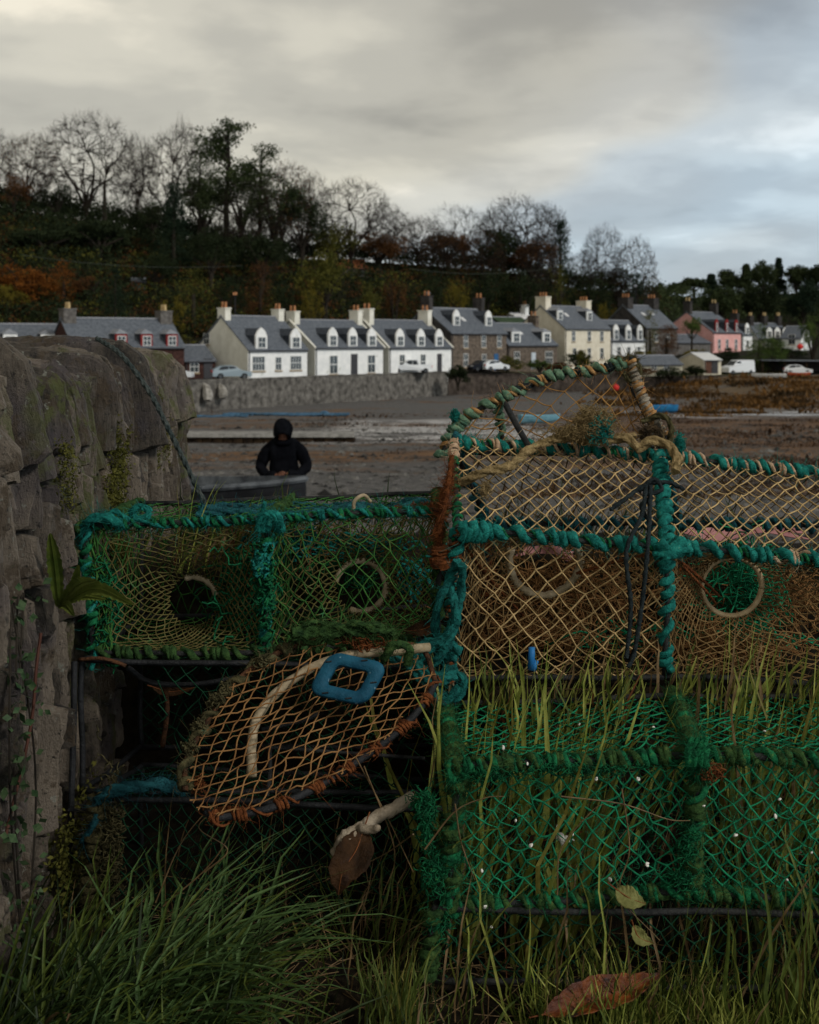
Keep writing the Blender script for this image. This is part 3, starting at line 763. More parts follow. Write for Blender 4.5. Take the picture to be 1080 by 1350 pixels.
def house(name, label, xl, xr, Dl, theta, d, ybase, yeave, yridge, front, gable, wins=(), dorm=(), chims=((0, 0), (1, 0)), rm=None,
          doors=(), overhang=.12, verge=None, dstyle='gable', dcol=None, chcol=None, pots=2, potm=None, dh=1.55, cat='house', gwins=(), wincol=None, chsize=(.75, 1.5, 1.5), base=-1.6):
    th = RD(theta); z0 = (450 - ybase) / F * Dl
    cx_ = (xl - 540) / F * Dl
    k = (xr - 540) / F
    w = (k * Dl - cx_) / (math.cos(th) - k * math.sin(th))
    he = (ybase - yeave) / F * Dl
    # depth of the ridge at mid gable
    Dr = Dl + d / 2 * math.cos(th)
    hr = (450 - yridge) / F * Dr - z0
    root = empty(name, (cx_, Dl, z0), label, cat, 'houses along the waterfront', rz=th)
    mb = MB(); b = base
    v = [(0,0,b),(w,0,b),(w,d,b),(0,d,b),(0,0,he),(w,0,he),(w,d,he),(0,d,he),(0,d/2,hr-.06),(w,d/2,hr-.06)]
    mb.add(v, [np.array([[0,1,5,4],[2,3,7,6]]), np.array([[1,2,6,9,5]]), ], 0)
    mb.add(v, [np.array([[3,0,4,8,7]])], 1)
    mb.build('wall', [COL[front], COL[gable]], root, local=True)
    rm = rm or m_slate
    sl = (hr - he) / (d / 2); ov = .18; tk = .14
    prof = [(-ov, he - ov * sl), (d/2, hr), (d + ov, he - ov * sl), (d + ov, he - ov * sl + tk), (d/2, hr + tk * 1.25), (-ov, he - ov * sl + tk)]
    mb = MB(); e = overhang
    mb.prism(prof, -e, w + e, 0, 'x')
    mb.prism([(d/2 - .17, hr + tk * .8), (d/2, hr + tk * 1.35), (d/2 + .17, hr + tk * .8), (d/2, hr + tk * 1.9)], -e, w + e, 1, 'x')
    roof = mb.build('roof', [rm, m_lead], root, local=True)
    if verge:
        mb = MB()
        for xx in (-e - .16, w + e - .12):
            q = [(a_, b_ + .05) for a_, b_ in prof]; mb.prism(q, xx, xx + .28, 0, 'x')
        mb.build('skew', COL[verge], root, local=True)
    mb = MB(); mb.tube([(0, -ov - .06, he - ov * sl), (w, -ov - .06, he - ov * sl)], .07, 6)
    mb.tube([(.15, -.08, he - .2), (.15, -.08, 0)], .05, 6); mb.build('gutter', m_gut, root, local=True)
    cw, cd, chh = chsize
    for f, hh in chims:
        x_ = cw / 2 + .02 if f == 0 else (w - cw / 2 - .02 if f == 1 else w * f)
        chimney(roof, x_, d / 2, hr - .5, hr + chh + hh, cw, cd, COL[chcol or gable], pots, potm)
    for (fx, z, ww, hh, *br) in wins: window(root, fx * w, z, ww, hh, 0, bars=br[0] if br else 1, fm=wincol)
    for (fy, z, ww, hh) in gwins:
        # gable window: built facing -y then turned to face -x
        f = window(root, -fy * d, z, ww, hh, 0); f.rotation_euler = (0, 0, -PI / 2)
    for (fx, ww, hh, m_) in doors:
        dr = MB().box((fx * w - ww/2, -.06, -.05), (fx * w + ww/2, .01, hh)).build('door', m_, root, local=True)
        MB().box((fx * w + ww/2 - .16, -.1, hh * .48), (fx * w + ww/2 - .1, -.055, hh * .53)).build('handle', m_lead, dr, local=True)
    dm = COL[dcol or front]
    for dd in dorm:
        fx = dd[0]; dw = dd[1] if len(dd) > 1 else 1.35; zb = dd[2] if len(dd) > 2 else 0.0
        x_ = fx * w; y0 = max(.08, zb / sl + .05); zb0 = he + y0 * sl - .02
        top = zb0 + dh
        yb = min(d/2, (top + dw * .45 - he) / sl + .1)
        mb = MB()
        if dstyle == 'gable':
            apex = top + dw * .5
            pts = [(x_ - dw/2, zb0 - .15), (x_ + dw/2, zb0 - .15), (x_ + dw/2, top - .1), (x_ + dw*.32, top + dw*.26), (x_, apex), (x_ - dw*.32, top + dw*.26), (x_ - dw/2, top - .1)]
            yb = min(d/2 - .05, (top - he) / sl)
            mb.prism(pts, y0 - .12, y0 + .12)
            mb.prism([(x_ - dw/2 + .08, zb0 - .3), (x_ + dw/2 - .08, zb0 - .3), (x_ + dw/2 - .08, top - .12), (x_ - dw/2 + .08, top - .12)], y0 + .12, yb, 1)
            q = [(x_ - dw/2 - .02, top - .14), (x_ - .0, top + dw * .34), (x_ + dw/2 + .02, top - .14), (x_ + dw/2 + .02, top - .04), (x_, top + dw * .46), (x_ - dw/2 - .02, top - .04)]
            mb.prism(q, y0 + .125, min(d/2, (top + dw*.4 - he) / sl), 1)
        else:
            mb.prism([(x_ - dw/2, zb0 - .2), (x_ + dw/2, zb0 - .2), (x_ + dw/2, top), (x_ - dw/2, top)], y0 - .1, y0 + .12)
            mb.prism([(x_ - dw/2 + .05, zb0 - .3), (x_ + dw/2 - .05, zb0 - .3), (x_ + dw/2 - .05, top - .02), (x_ - dw/2 + .05, top - .02)], y0 + .12, (top - he) / sl, 1)
            # piended slate cap
            yb = min(d/2, (top + .5 - he) / sl)
            v = [(x_ - dw/2 - .1, y0 - .2, top), (x_ + dw/2 + .1, y0 - .2, top), (x_ + dw/2 + .1, yb, top), (x_ - dw/2 - .1, yb, top), (x_, y0 + .35, top + .5), (x_, yb, top + .5)]
            mb.add(v, [np.array([[0,1,4]]), np.array([[1,2,5,4],[3,0,4,5],[0,3,2,1]])], 2)
        dr = mb.build('dormer', [dm, m_slate2, m_lead if dstyle != 'gable' else rm], root, local=True)
        ws = dh - .35
        nb = 1 if dw < 1.9 else 2
        mb2 = MB(); ww = min(dw - .5, dw * .62)
        mb2.box((x_ - ww/2 - .07, y0 - .17, zb0 + .12), (x_ + ww/2 + .07, y0 - .125, zb0 + ws + .14), 0)
        mb2.box((x_ - ww/2, y0 - .185, zb0 + .2), (x_ - .03, y0 - .172, zb0 + ws * .5 + .12), 1); mb2.box((x_ + .03, y0 - .185, zb0 + .2), (x_ + ww/2, y0 - .172, zb0 + ws * .5 + .12), 1)
        mb2.box((x_ - ww/2, y0 - .185, zb0 + ws * .5 + .18), (x_ - .03, y0 - .172, zb0 + ws + .07), 1); mb2.box((x_ + .03, y0 - .185, zb0 + ws * .5 + .18), (x_ + ww/2, y0 - .172, zb0 + ws + .07), 1)
        mb2.build('window', [m_frame, m_pane], dr, local=True)
    root['w'] = w; root['he'] = he; root['hr'] = hr
    return root
m_dgrey = mat('door grey', (.05, .05, .055)); m_dblue = mat('door blue', (.03, .10, .22)); m_dwht = mat('door pale', (.45, .5, .55)); m_dred = mat('door brown', (.10, .05, .035))
def skylight(h, x, f, w_=.7):
    """roof window: part of the house, laid on the slope"""
    he, hr = h['he'], h['hr']; d = h['d'] if 'd' in h else 8
    a = np.array([x * h['w'], f * d / 2, he + f * (hr - he) + .17]); s = unit([0, d / 2, hr - he]); n = np.array([0, -s[2], s[1]])
    v = [a + [w_ * i, 0, 0] + s * j * .9 + n * k for k in (0, .07) for (i, j) in ((0, 0), (1, 0), (1, 1), (0, 1))]
    MB().add(v, np.array([[4,5,6,7],[0,1,5,4],[1,2,6,5],[2,3,7,6],[3,0,4,7]])).build('roof_window', m_wh, h, local=True)
# -- brick row at the left
house('cottage', 'long low slate-roofed cottage at the left edge, its roof just above the old stone wall', -150, 96, 117, 30, 8, 500, 460, 428, 'grey', 'grey',
      wins=[(.8, .9, .9, 1.3)], dorm=[(.45, 1.4, .6), (.66, 1.4, .6), (.87, 1.4, .6)], dstyle='hip', dcol='white', chims=((0, 0),), dh=.9)
house('cottage', 'red rubble cottage with three red-framed dormers beyond the old stone wall', 97, 243, 121, 33, 8.2, 500, 458, 421, 'brick', 'brick',
      wins=[(.45, .7, .8, 1.2), (.80, .7, .6, 1.0), (.15, .7, .8, 1.2)], dorm=[(.42, 1.25, 0), (.65, 1.25, 0), (.885, 1.25, 0)], dcol='red', dstyle='hip', chims=((0, .3), (1, .2)), potm=m_poty, pots=3, dh=1.35, chcol='grey', chsize=(1.3, 1.7, .7))
sd = house('outbuilding', 'low brick lean-to between the red cottage and the white gable', 244, 284, 129, 33, 6, 499, 476, 457, 'brick', 'brick', doors=[(.75, 1.0, 2.1, m_dgrey)], wins=[(.3, .7, .9, 1.1)], chims=(), cat='outbuilding')
# -- the white cottages
h = house('cottage', 'first white cottage with its broad gable turned to the shore and two dormers', 327, 405, 130, 49, 8.8, 497.5, 461, 418, 'white', 'gable',
      wins=[(.17, .75, 1.7, 1.45, 3), (.5, .75, .8, 1.35), (.8, .75, 1.6, 1.45, 3)], dorm=[(.22, 1.6), (.80, 1.6)], chims=((0, -.6), (1, -.6)), gwins=[(.78, 3.6, .9, 1.1)], verge=None, chsize=(.8, 1.3, 1.5))
house('cottage', 'second white cottage with three pointed dormers set close together', 415.5, 505, 137.8, 49, 8.2, 495, 458, 423, 'white', 'gable',
      wins=[(.26, .2, 1.2, 2.0), (.82, .2, 1.2, 2.0)], doors=[(.56, 1.1, 2.4, m_dgrey)], dorm=[(.25, 1.5), (.54, 1.5), (.83, 1.5)], chims=((0, -.5), (1, -.2)), verge='gable', chsize=(.8, 1.5, 1.5))
house('cottage', 'third white cottage with rounded dormers behind the pickup', 513, 595, 147.6, 49, 8.2, 492, 458, 423, 'white', 'gable',
      wins=[(.2, .5, .9, 1.7), (.53, .5, .9, 1.7)], doors=[(.8, .9, 2.3, m_dgrey)], dorm=[(.17, 1.5), (.5, 1.5), (.8, 1.5)], chims=((0, -.2), (1, -.2)), verge='gable', chsize=(.8, 1.7, 1.6))
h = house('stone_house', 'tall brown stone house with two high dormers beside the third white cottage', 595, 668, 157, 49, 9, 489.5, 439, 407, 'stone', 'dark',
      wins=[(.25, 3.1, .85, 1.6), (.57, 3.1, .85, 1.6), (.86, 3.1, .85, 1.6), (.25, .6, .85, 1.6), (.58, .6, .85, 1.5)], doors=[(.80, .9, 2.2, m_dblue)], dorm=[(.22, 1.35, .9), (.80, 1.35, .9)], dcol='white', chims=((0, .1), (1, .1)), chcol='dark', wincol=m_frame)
h['d'] = 9; skylight(h, .42, .45)
h = house('stone_cottage', 'low stone cottage with two wide white dormers and bay windows', 670, 735, 168, 49, 8, 487, 455, 427, 'stone', 'stone',
      wins=[(.17, .7, 1.2, 1.7, 2), (.82, .7, 1.8, 1.7, 3)], doors=[(.5, 1.0, 2.3, m_dwht)], dorm=[(.2, 2.0, .3), (.82, 2.0, .3)], dcol='white', dstyle='hip', chims=((1, -.3),), dh=1.6)
h['d'] = 8; skylight(h, .45, .45)
h = house('cream_house', 'tall cream house with a big cream gable and thick chimney', 745, 805, 182, 45, 9.4, 476, 433, 404, 'cream', 'cream',
      wins=[(.18, 3.0, .8, 1.5), (.52, 3.0, .8, 1.5), (.80, 3.0, .8, 1.5), (.2, .3, .8, 1.6), (.52, .3, .8, 1.6), (.8, .3, .8, 1.6)], dorm=[(.08, 1.3, 1.2), (.72, 1.3, 1.2)], dcol='white', chims=((0, .2), (1, -.2)), chsize=(1.3, 2.0, 1.2), dstyle='hip', pots=3)
h['d'] = 9.4; skylight(h, .3, .5)
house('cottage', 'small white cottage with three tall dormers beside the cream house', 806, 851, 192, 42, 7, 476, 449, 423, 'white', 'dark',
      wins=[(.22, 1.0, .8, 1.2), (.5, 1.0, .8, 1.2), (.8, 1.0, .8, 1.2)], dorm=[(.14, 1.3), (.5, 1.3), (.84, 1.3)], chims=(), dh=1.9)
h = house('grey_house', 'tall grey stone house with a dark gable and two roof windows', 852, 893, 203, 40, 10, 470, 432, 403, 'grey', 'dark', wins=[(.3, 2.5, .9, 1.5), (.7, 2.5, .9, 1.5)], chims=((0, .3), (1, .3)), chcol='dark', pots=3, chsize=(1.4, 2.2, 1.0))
h['d'] = 10; skylight(h, .3, .5); skylight(h, .6, .55)
house('outbuilding', 'low dark slate outbuilding between the grey house and the pink one', 893, 937, 212, 38, 6, 463, 452, 442, 'grey', 'grey', chims=(), cat='outbuilding')
house('pink_house', 'pink house with a broad pink gable and three red dormers', 940, 977, 218, 44, 11, 463, 438, 412, 'pink', 'pink',
      wins=[(.22, .4, .8, 1.7), (.5, .4, .8, 1.7), (.82, .4, .8, 1.7)], dorm=[(.14, .95), (.5, .95), (.84, .95)], dcol='red', chims=((0, .5), (1, .3)), chcol='dark', dh=1.9, potm=m_poty)
house('cottage', 'narrow white cottage against the right side of the pink house', 979, 992, 228, 44, 7, 465, 441, 424, 'white', 'grey', wins=[(.5, 1, .8, 1.3)], dorm=[(.5, 1.2)], chims=((1, 0),), chcol='dark')
house('cottage', 'far white cottage with its gable turned right behind the garden trees', 1000, 1042, 236, 12, 8, 462, 446, 427, 'grey', 'white', wins=[(.3, .6, .9, 1.4), (.7, .6, .9, 1.4)], dorm=[(.35, 1.2), (.6, 1.2), (.85, 1.2)], dcol='white', chims=((0, 0), (.5, 0), (1, 0)), chcol='dark', potm=m_poty, pots=3)
house('cottage', 'white gabled house end at the far right of the row', 1030, 1056, 232, -35, 7, 462, 446, 431, 'white', 'white', wins=[(.55, 1.2, 1.2, 1.8)], chims=(), gwins=())
# sheds and garages on the shore side
m_shed = mat('pale shed boards', (.34, .32, .25), (.45, .42, .33), 2, .9); m_cgar = COL['cream']
COL['shed'] = m_shed
house('shed', 'long low pale shed with a grey roof behind the shore hedge', 846, 900, 176, 22, 5.2, 494, 481, 470, 'shed', 'shed', chims=(), cat='shed', wins=[(.3, .7, .9, .6), (.6, .7, .9, .6)])
h = house('garage', 'cream garage with a white roof and brown doors next to the van', 928, 951, 180, 14, 8, 492, 475, 466, 'cream', 'cream', chims=(), rm=m_wh, doors=[(.3, 1.1, 2.0, m_dred), (.62, 1.1, 2.0, m_dgrey)], cat='garage')
root = empty('open_shed', W(1046, 494, 184), 'open-sided dark boat shed with a grey sheet roof at the right edge', 'shed', rz=RD(-4))
mb = MB(); mb.prism([(-5, 2.15), (8, 2.0), (8, 2.12), (-5, 2.27)], -1.5, 4.5); mb.build('roof', m_slate, root, local=True)
mb = MB()
for xx in (-4.8, -1.5, 1.7, 5, 7.8):
    mb.box((xx - .1, -1.2, -1), (xx + .1, -1.0, 2.0))
mb.build('post', m_dtim, root, local=True)
MB().box((-4.8, 4, -1), (7.8, 4.2, 2.0)).build('back_wall', COL['dark'], root, local=True)
# small cabins in the trees
def Don(px, py, lo=150, hi=250):
    for D in np.arange(lo, hi, .5):
        if hfar((px - 540) / F * D, D) >= (450 - py) / F * D: return float(D)
    return float(hi)
m_orf = mat('orange tiles', (.17, .055, .025), (.26, .09, .04), 3, .9); m_grn = mat('pale green boards', (.08, .11, .09), (.12, .15, .12), 3, .9); COL['green'] = m_grn
house('bungalow', 'little house with an orange tiled roof half hidden on the wooded slope', 446, 485, Don(462, 364), 20, 6, 366, 353, 342, 'grey', 'dark', wins=[(.8, .4, .7, .8)], rm=m_orf, chims=((0, -1),), cat='house')
house('cabin', 'pale green flat cabin among the dark trees above the red cottage', 174, 192, Don(183, 384), 15, 3, 385, 372, 368, 'green', 'green', chims=(), cat='cabin')
house('shed', 'dark green roofed garden building behind the low stone cottage', 664, 702, 200, 30, 7, 455, 428, 419, 'dark', 'dark', chims=(), rm=mat('green felt', (.03, .05, .03), (.05, .075, .04), 2), cat='shed')
house('cottage', 'white roofed back cottage just left of the cream gable', 690, 712, 206, 30, 8, 455, 424, 414, 'white', 'white', chims=((1, 0),), rm=m_wh)
# masts and poles
for px, py0, py1, D, lb in ((310, 420, 389, 150, 'slim dark pole with an orange lamp above the first white cottage'), (565, 420, 388, 176, 'pale mast rising behind the third white cottage'),
                         (838, 410, 378, 215, 'thin dark pole beside the grey house chimney')):
    a = W(px, py0, D); b = W(px, py1, D); a[2] = hfar(a[0], D) - .2
    root = empty('pole', a, lb, 'pole'); MB().tube([a, b], [.12, .09], 8).build('mast', m_pipe if px != 565 else m_lead, root)
    mb = MB(); mb.box(b + [-.25, -.15, 0], b + [.25, .15, .35]); mb.build('lamp_head', m_pot if px == 310 else m_lead, root)
mb = MB()
for k in (0, .6):
    a = W(-40, 330, 160) + [0, 0, k]; b = W(310, 392, 150) + [0, 0, 0]; t_ = np.linspace(0, 1, 40)[:, None]; P = a + (b - a) * t_; P[:, 2] -= 6 * t_[:, 0] * (1 - t_[:, 0]) - 0; 
for (xa, ya, xb, yb, lb) in ((30, 336, 320, 350, 'thin power line sagging across the dark trees above the cottages'), (540, 354, 735, 352, 'thin cable slung across the slope above the stone houses')):
    a = W(xa, ya, 150); b = W(xb, yb, 155); t_ = np.linspace(0, 1, 50)[:, None]; P = a + (b - a) * t_; P[:, 2] -= 3.0 * t_[:, 0] * (1 - t_[:, 0])
    tag(MB().tube(P, .022, 5).build('power_line', mat('old cable', (.06, .07, .06))), lb, 'cable')
# ------------------------------------------------------------------ trees
m_bark = mat('bark', (.012, .010, .008), (.035, .029, .022), 4, .95)
m_twig = mat('bare twigs', (.012, .009, .007), (.030, .023, .018), 1.2, 1)
def leafmat(name, a, b, sc=.9, tr=.25): return mat(name, a, b, sc, .85, 0, trans=tr, lo=.35, hi=.65, detail=6)
LM = dict(
    dark=leafmat('dark evergreen', (.008, .014, .007), (.028, .038, .015)),
    pine=leafmat('pine needles', (.016, .028, .012), (.052, .066, .024)),
    spruce=leafmat('spruce needles', (.007, .016, .010), (.022, .036, .019)),
    olive=leafmat('olive leaves', (.038, .046, .010), (.12, .11, .022)),
    yellow=leafmat('yellowing leaves', (.07, .065, .010), (.17, .13, .02)),
    orange=leafmat('orange leaves', (.075, .025, .006), (.20, .070, .012)),
    russet=leafmat('russet leaves', (.042, .020, .009), (.115, .052, .018)),
    green=leafmat('garden green', (.03, .055, .014), (.09, .13, .03)))
def bare_tree(seed, fan=0.0, n=(9, 46, 260, 1150), fork=.16, ragged=.12):
    """unit-height bare tree: limbs radiate from the fork and split towards a domed outline"""
    r = np.random.default_rng(seed)
    trunk = MB(); br = MB(); K = []
    tp = crv([[0, 0, -.05], [.012 * r.normal(), .012 * r.normal(), fork * .5], [.02 * r.normal(), .02 * r.normal(), fork]], 10)
    trunk.tube(tp, np.linspace(.024, .017, 10), 9)
    lump = r.normal(size=(7, 3)); lump /= np.linalg.norm(lump, axis=1)[:, None]; la = r.uniform(-.5, 1, 7) * ragged * 2
    def shell(m, lo, hi):
        d = r.normal(size=(m * 3, 3)); d /= np.linalg.norm(d, axis=1)[:, None]; d = d[d[:, 2] > -.35][:m]
        rad = r.uniform(lo, hi, len(d)) ** (1 / 2.2)
        rad = rad * (1 + (np.clip(d @ lump.T, 0, 1) ** 4 @ la))
        P = d * rad[:, None] * [.46, .46, .5]; P[:, 2] += .50
        k = np.clip(P[:, 2], 0, 1); w = (1 - fan) + fan * (.25 + 1.05 * k); P[:, :2] *= w[:, None]
        return P
    prev = np.array([tp[-1], tp[-3], tp[-5]]); pdir = np.array([[0, 0, 1.0]] * 3)
    rads = (.0105, .0055, .0027, .0014); bnd = ((.03, .14), (.14, .42), (.38, .80), (.62, 1.05))
    for lv in range(4):
        T = shell(n[lv], *bnd[lv]); dd = ((T[:, None] - prev[None]) ** 2).sum(2)
        # prefer parents that lie nearer the fork
        j = dd.argmin(1); S = prev[j]; L_ = np.linalg.norm(T - S, axis=1)[:, None]
        D = pdir[j]; k = r.normal(size=T.shape) * L_ * .09
        A = S + D * L_ * .32 + k * .5; B = S + (T - S) * .68 + D * L_ * .06 + k
        t_ = np.linspace(0, 1, 6 if lv < 2 else 5)[None, :, None]
        P = S[:, None] * (1 - t_) ** 3 + 3 * A[:, None] * t_ * (1 - t_) ** 2 + 3 * B[:, None] * t_ ** 2 * (1 - t_) + T[:, None] * t_ ** 3
        P[:, 1:-1] += r.normal(size=P[:, 1:-1].shape) * L_[:, None] * .025
        br.strands(P, rads[lv] * r.uniform(.7, 1.25, len(P)), 5 if lv < 2 else 3, 0, taper=np.linspace(1, .5, P.shape[1]))
        E_ = P[:, -1] - P[:, -2]; E_ /= np.linalg.norm(E_, axis=1)[:, None] + 1e-9
        # side spurs along the branch keep the filling irregular
        mid = P[:, 3]; prev = np.concatenate([T, mid]); pdir = np.concatenate([E_, E_]); last = T, E_
    T, E_ = last; m = len(T)
    for q in range(3):
        d = E_ + r.normal(size=E_.shape) * .75; d /= np.linalg.norm(d, axis=1)[:, None]; l = r.uniform(.02, .055, (m, 1))
        br.strands(np.stack([T - E_ * l * .4 * q, T + d * l * .5, T + (d + [0, 0, .25]) * l], 1), .0008, 3, 0, taper=[1, .8, .5])
    V = np.concatenate(br.v); top = np.percentile(V[:, 2], 99.7)
    for m_ in (trunk, br): m_.v = [v / top for v in m_.v]
    return trunk, br, T / top
BARE = [bare_tree(3), bare_tree(11, .8, n=(10, 50, 300, 1200), fork=.12), bare_tree(23, .3, ragged=.3), bare_tree(31, .15, fork=.2), bare_tree(47, .55, n=(7, 34, 150, 600), ragged=.45)]
def meshify(mb, name, mats):
    o = mb.build(name, mats); me = o.data; bpy.data.objects.remove(o); return me
BMESH = [(meshify(a, 'trunk', [m_bark]), meshify(b, 'crown', [m_twig]), c) for a, b, c in BARE]
def place(px, D, tip):
    x = (px - 540) / F * D; z = float(max(hfar(x, D), land(D))) - .15
    return (x, D, z), (450 - tip) / F * D - z
def t_bare(px, D, tip, wid, label, kind=0, leaf=None, nleaf=0, name='bare_tree'):
    loc, h = place(px, D, tip)
    w = wid / F * D
    root = empty(name, loc, label, 'tree', 'trees on the wooded hill', rz=rng.uniform(0, 6.3))
    tm, cm, tips = BMESH[kind]
    ext = np.ptp(np.percentile(tips[:, 0], [1, 99]))
    for nm, me in (('trunk', tm), ('crown', cm)):
        o = bpy.data.objects.new(nm, me); sc.collection.objects.link(o); o.parent = root
    root.scale = (w / ext, w / ext, h)
    if leaf:
        idx = rng.integers(0, len(tips), nleaf)
        C = tips[idx] + rng.normal(size=(nleaf, 3)) * .018
        MB().leaves(C, .010).build('foliage', LM[leaf], root, local=True)
    return root
def crown_pts(n_clump, per, shape, spread):
    C = shape(n_clump); return (np.repeat(C, per, 0) + rng.normal(size=(n_clump * per, 3)) * spread)
def t_leafy(name, px, D, tip, wid, label, leaf, base=None, form='round', n=1500, group='trees on the wooded hill', cat='tree', lsz=None, stem=.3, zbase=None):
    loc, h = place(px, D, tip)
    if zbase is not None:
        z = (450 - zbase) / F * D; loc = (loc[0], D, z); h = (450 - tip) / F * D - z
    R = wid / F * D / 2
    root = empty(name, loc, label, cat, group)
    t = MB(); c = MB()
    nc = max(14, n // 38)
    if form == 'spruce':
        t.tube([[0, 0, -.3], [0, 0, h * .5], [0, 0, h]], [R * .10, R * .06, .02], 7)
        z = rng.random(nc) ** .8; a = rng.uniform(0, 2 * PI, nc); rr = R * (1 - z) ** .9 * rng.uniform(.35, 1.05, nc)
        C = np.stack([rr * np.cos(a), rr * np.sin(a), h * (.06 + .94 * z) - rr * .25], 1)
        sp_ = np.array([R * .13, R * .13, h * .022])
    elif form == 'pine':
        t.tube(wob(np.array([[0, 0, -.3], [0, 0, h * .4], [.2, 0, h * .7], [.1, .1, h * .95]]), .25, .4), [R * .09, R * .07, R * .05, .04], 8)
        k = 13; C = []
        for i in range(k):
            zf = .42 + .55 * i / (k - 1); a = rng.uniform(0, 2 * PI); rr = R * (1 - .75 * ((zf - .42) / .58) ** 1.5) * rng.uniform(.35, .95)
            q = np.array([rr * math.cos(a), rr * math.sin(a), h * zf]); t.tube([[0, 0, h * (zf - .07)], q * [.5, .5, 1] - [0, 0, h * .02], q], [R * .035, R * .025, R * .012], 5)
            m_ = nc // k + 1
            C.append(q + rng.normal(size=(m_, 3)) * [R * .24, R * .24, h * .028])
        C = np.concatenate(C); sp_ = np.array([R * .09, R * .09, h * .013])
    elif form == 'column':
        t.tube([[0, 0, -.3], [0, 0, h * .6]], [R * .18, R * .08], 7)
        z = rng.random(nc); a = rng.uniform(0, 2 * PI, nc); rr = R * np.sin(PI * (.08 + .88 * z)) ** .6 * rng.uniform(.3, 1, nc)
        C = np.stack([rr * np.cos(a), rr * np.sin(a), h * (.05 + .93 * z)], 1); sp_ = np.array([R * .22, R * .22, h * .035])
    else:
        s0 = stem if form == 'round' else 0.02
        t.tube([[0, 0, -.3], [.02 * R, 0, h * s0], [0, 0, h * (s0 + .25)]], [R * .10, R * .08, R * .03], 7)
        for i in range(6):
            a = i * 1.05; q = np.array([R * .6 * math.cos(a), R * .6 * math.sin(a), h * rng.uniform(.55, .8)])
            t.tube([[0, 0, h * s0], q * [.4, .4, .75], q], [R * .05, R * .035, R * .012], 5)
        k = 9; sub = []
        for i in range(k):
            d = rng.normal(size=3); d[2] = abs(d[2]) * .8 + .05; d = unit(d)
            sub.append((d * [R * .55, R * .55, h * (1 - s0) * .42] + [0, 0, h * (s0 + (1 - s0) * .38)], rng.uniform(.3, .52)))
        C = []
        for q, f in sub:
            m_ = nc // k + 1; d = rng.normal(size=(m_, 3)); d /= np.linalg.norm(d, axis=1)[:, None]
            C.append(q + d * rng.uniform(.5, 1, (m_, 1)) * [R * f, R * f, h * (1 - s0) * f * .62])
        C = np.concatenate(C); sp_ = np.array([R * .085, R * .085, h * .035])
    P = np.repeat(C, 38, 0) + rng.normal(size=(len(C) * 38, 3)) * sp_
    P[:, 2] = np.clip(P[:, 2], .03, h * 1.02)
    c.leaves(P, lsz or max(.10, min(.26, R * .035)))
    t.build('trunk', m_bark, root, local=True); c.build('crown', LM[leaf], root, local=True)
    return root
# along the skyline, left to right
t_bare(-8, 203, 172, 60, 'bare tree cut off by the left edge of the skyline', 1)
t_bare(38, 200, 174, 66, 'slender skyline tree near the left edge still holding rusty brown leaves', 1, 'russet', 1300, 'autumn_tree')
t_bare(112, 203, 150, 142, 'broad domed bare tree, the tallest crown at the left of the ridge', 0)
t_leafy('ivy_clad_tree', 138, 198, 183, 46, 'dark ivy-wrapped tree in front of the broad domed bare tree', 'dark', form='column', n=2200)
t_bare(182, 208, 178, 60, 'bare tree between the broad domed one and the fan-shaped one', 3)
t_bare(226, 204, 166, 120, 'fan-shaped bare tree left of the tall pines', 2)
t_bare(241, 208, 148, 44, 'thin spindly bare tree sticking up behind the fan-shaped one', 4)
t_leafy('spruce', 229, 188, 244, 74, 'dark pointed spruce below the fan-shaped bare tree', 'spruce', form='spruce', n=6000)
t_leafy('scots_pine', 300, 203, 163, 104, 'tallest pine of the ridge with a layered top', 'pine', form='pine', n=7000)
t_leafy('scots_pine', 262, 200, 200, 60, 'short pine against the left side of the tallest pine', 'pine', form='pine', n=3400)
t_leafy('scots_pine', 343, 205, 190, 76, 'flat-topped pine right of the tallest pine', 'pine', form='pine', n=4500)
t_bare(372, 206, 215, 86, 'dark leaning oak with thin russet leaf beside the flat-topped pine', 3, 'russet', 1800, 'oak_tree')
t_bare(330, 200, 232, 90, 'bare oak mixed in under the pines', 0, 'pine', 1300, 'oak_tree')
t_bare(407, 210, 226, 60, 'small bare tree sloping down right of the russet oak', 2)
t_bare(462, 214, 236, 116, 'round-headed bare tree standing clear in the middle of the skyline', 0)
t_bare(515, 220, 268, 70, 'low bare tree just right of the round-headed one', 3)
t_bare(552, 224, 284, 60, 'low twiggy tree where the ridge dips', 1, 'russet', 500)
t_bare(610, 230, 266, 84, 'gnarled bare tree with crooked limbs over the yellow bush', 4)
t_bare(655, 236, 272, 60, 'thin bare tree between the gnarled one and the fan of grey trunks', 3)
t_bare(690, 236, 256, 96, 'tall bare ash with a fan of grey upright branches', 3)
t_bare(728, 240, 266, 50, 'narrow bare ash right of the tall fan-shaped ash', 1)
t_leafy('spruce', 739, 234, 292, 62, 'broad dark spruce at the right end of the ridge', 'spruce', form='spruce', n=4200)
t_bare(792, 250, 296, 54, 'pale bare ash right of the broad spruce', 1)
t_bare(836, 252, 312, 62, 'wind-bent tree with reddish twigs at the right end of the ridge', 0, 'russet', 900)
t_bare(768, 252, 330, 46, 'low bare tree between the broad spruce and the pale ash', 3)
t_bare(640, 222, 300, 56, 'twiggy thicket tree below the gnarled skyline tree', 0, 'russet', 700)
t_bare(580, 218, 300, 60, 'dark twiggy tree left of the gnarled skyline tree', 3, 'russet', 700)
t_bare(715, 228, 306, 60, 'dark twiggy tree under the tall fan-shaped ash', 2, 'russet', 500)
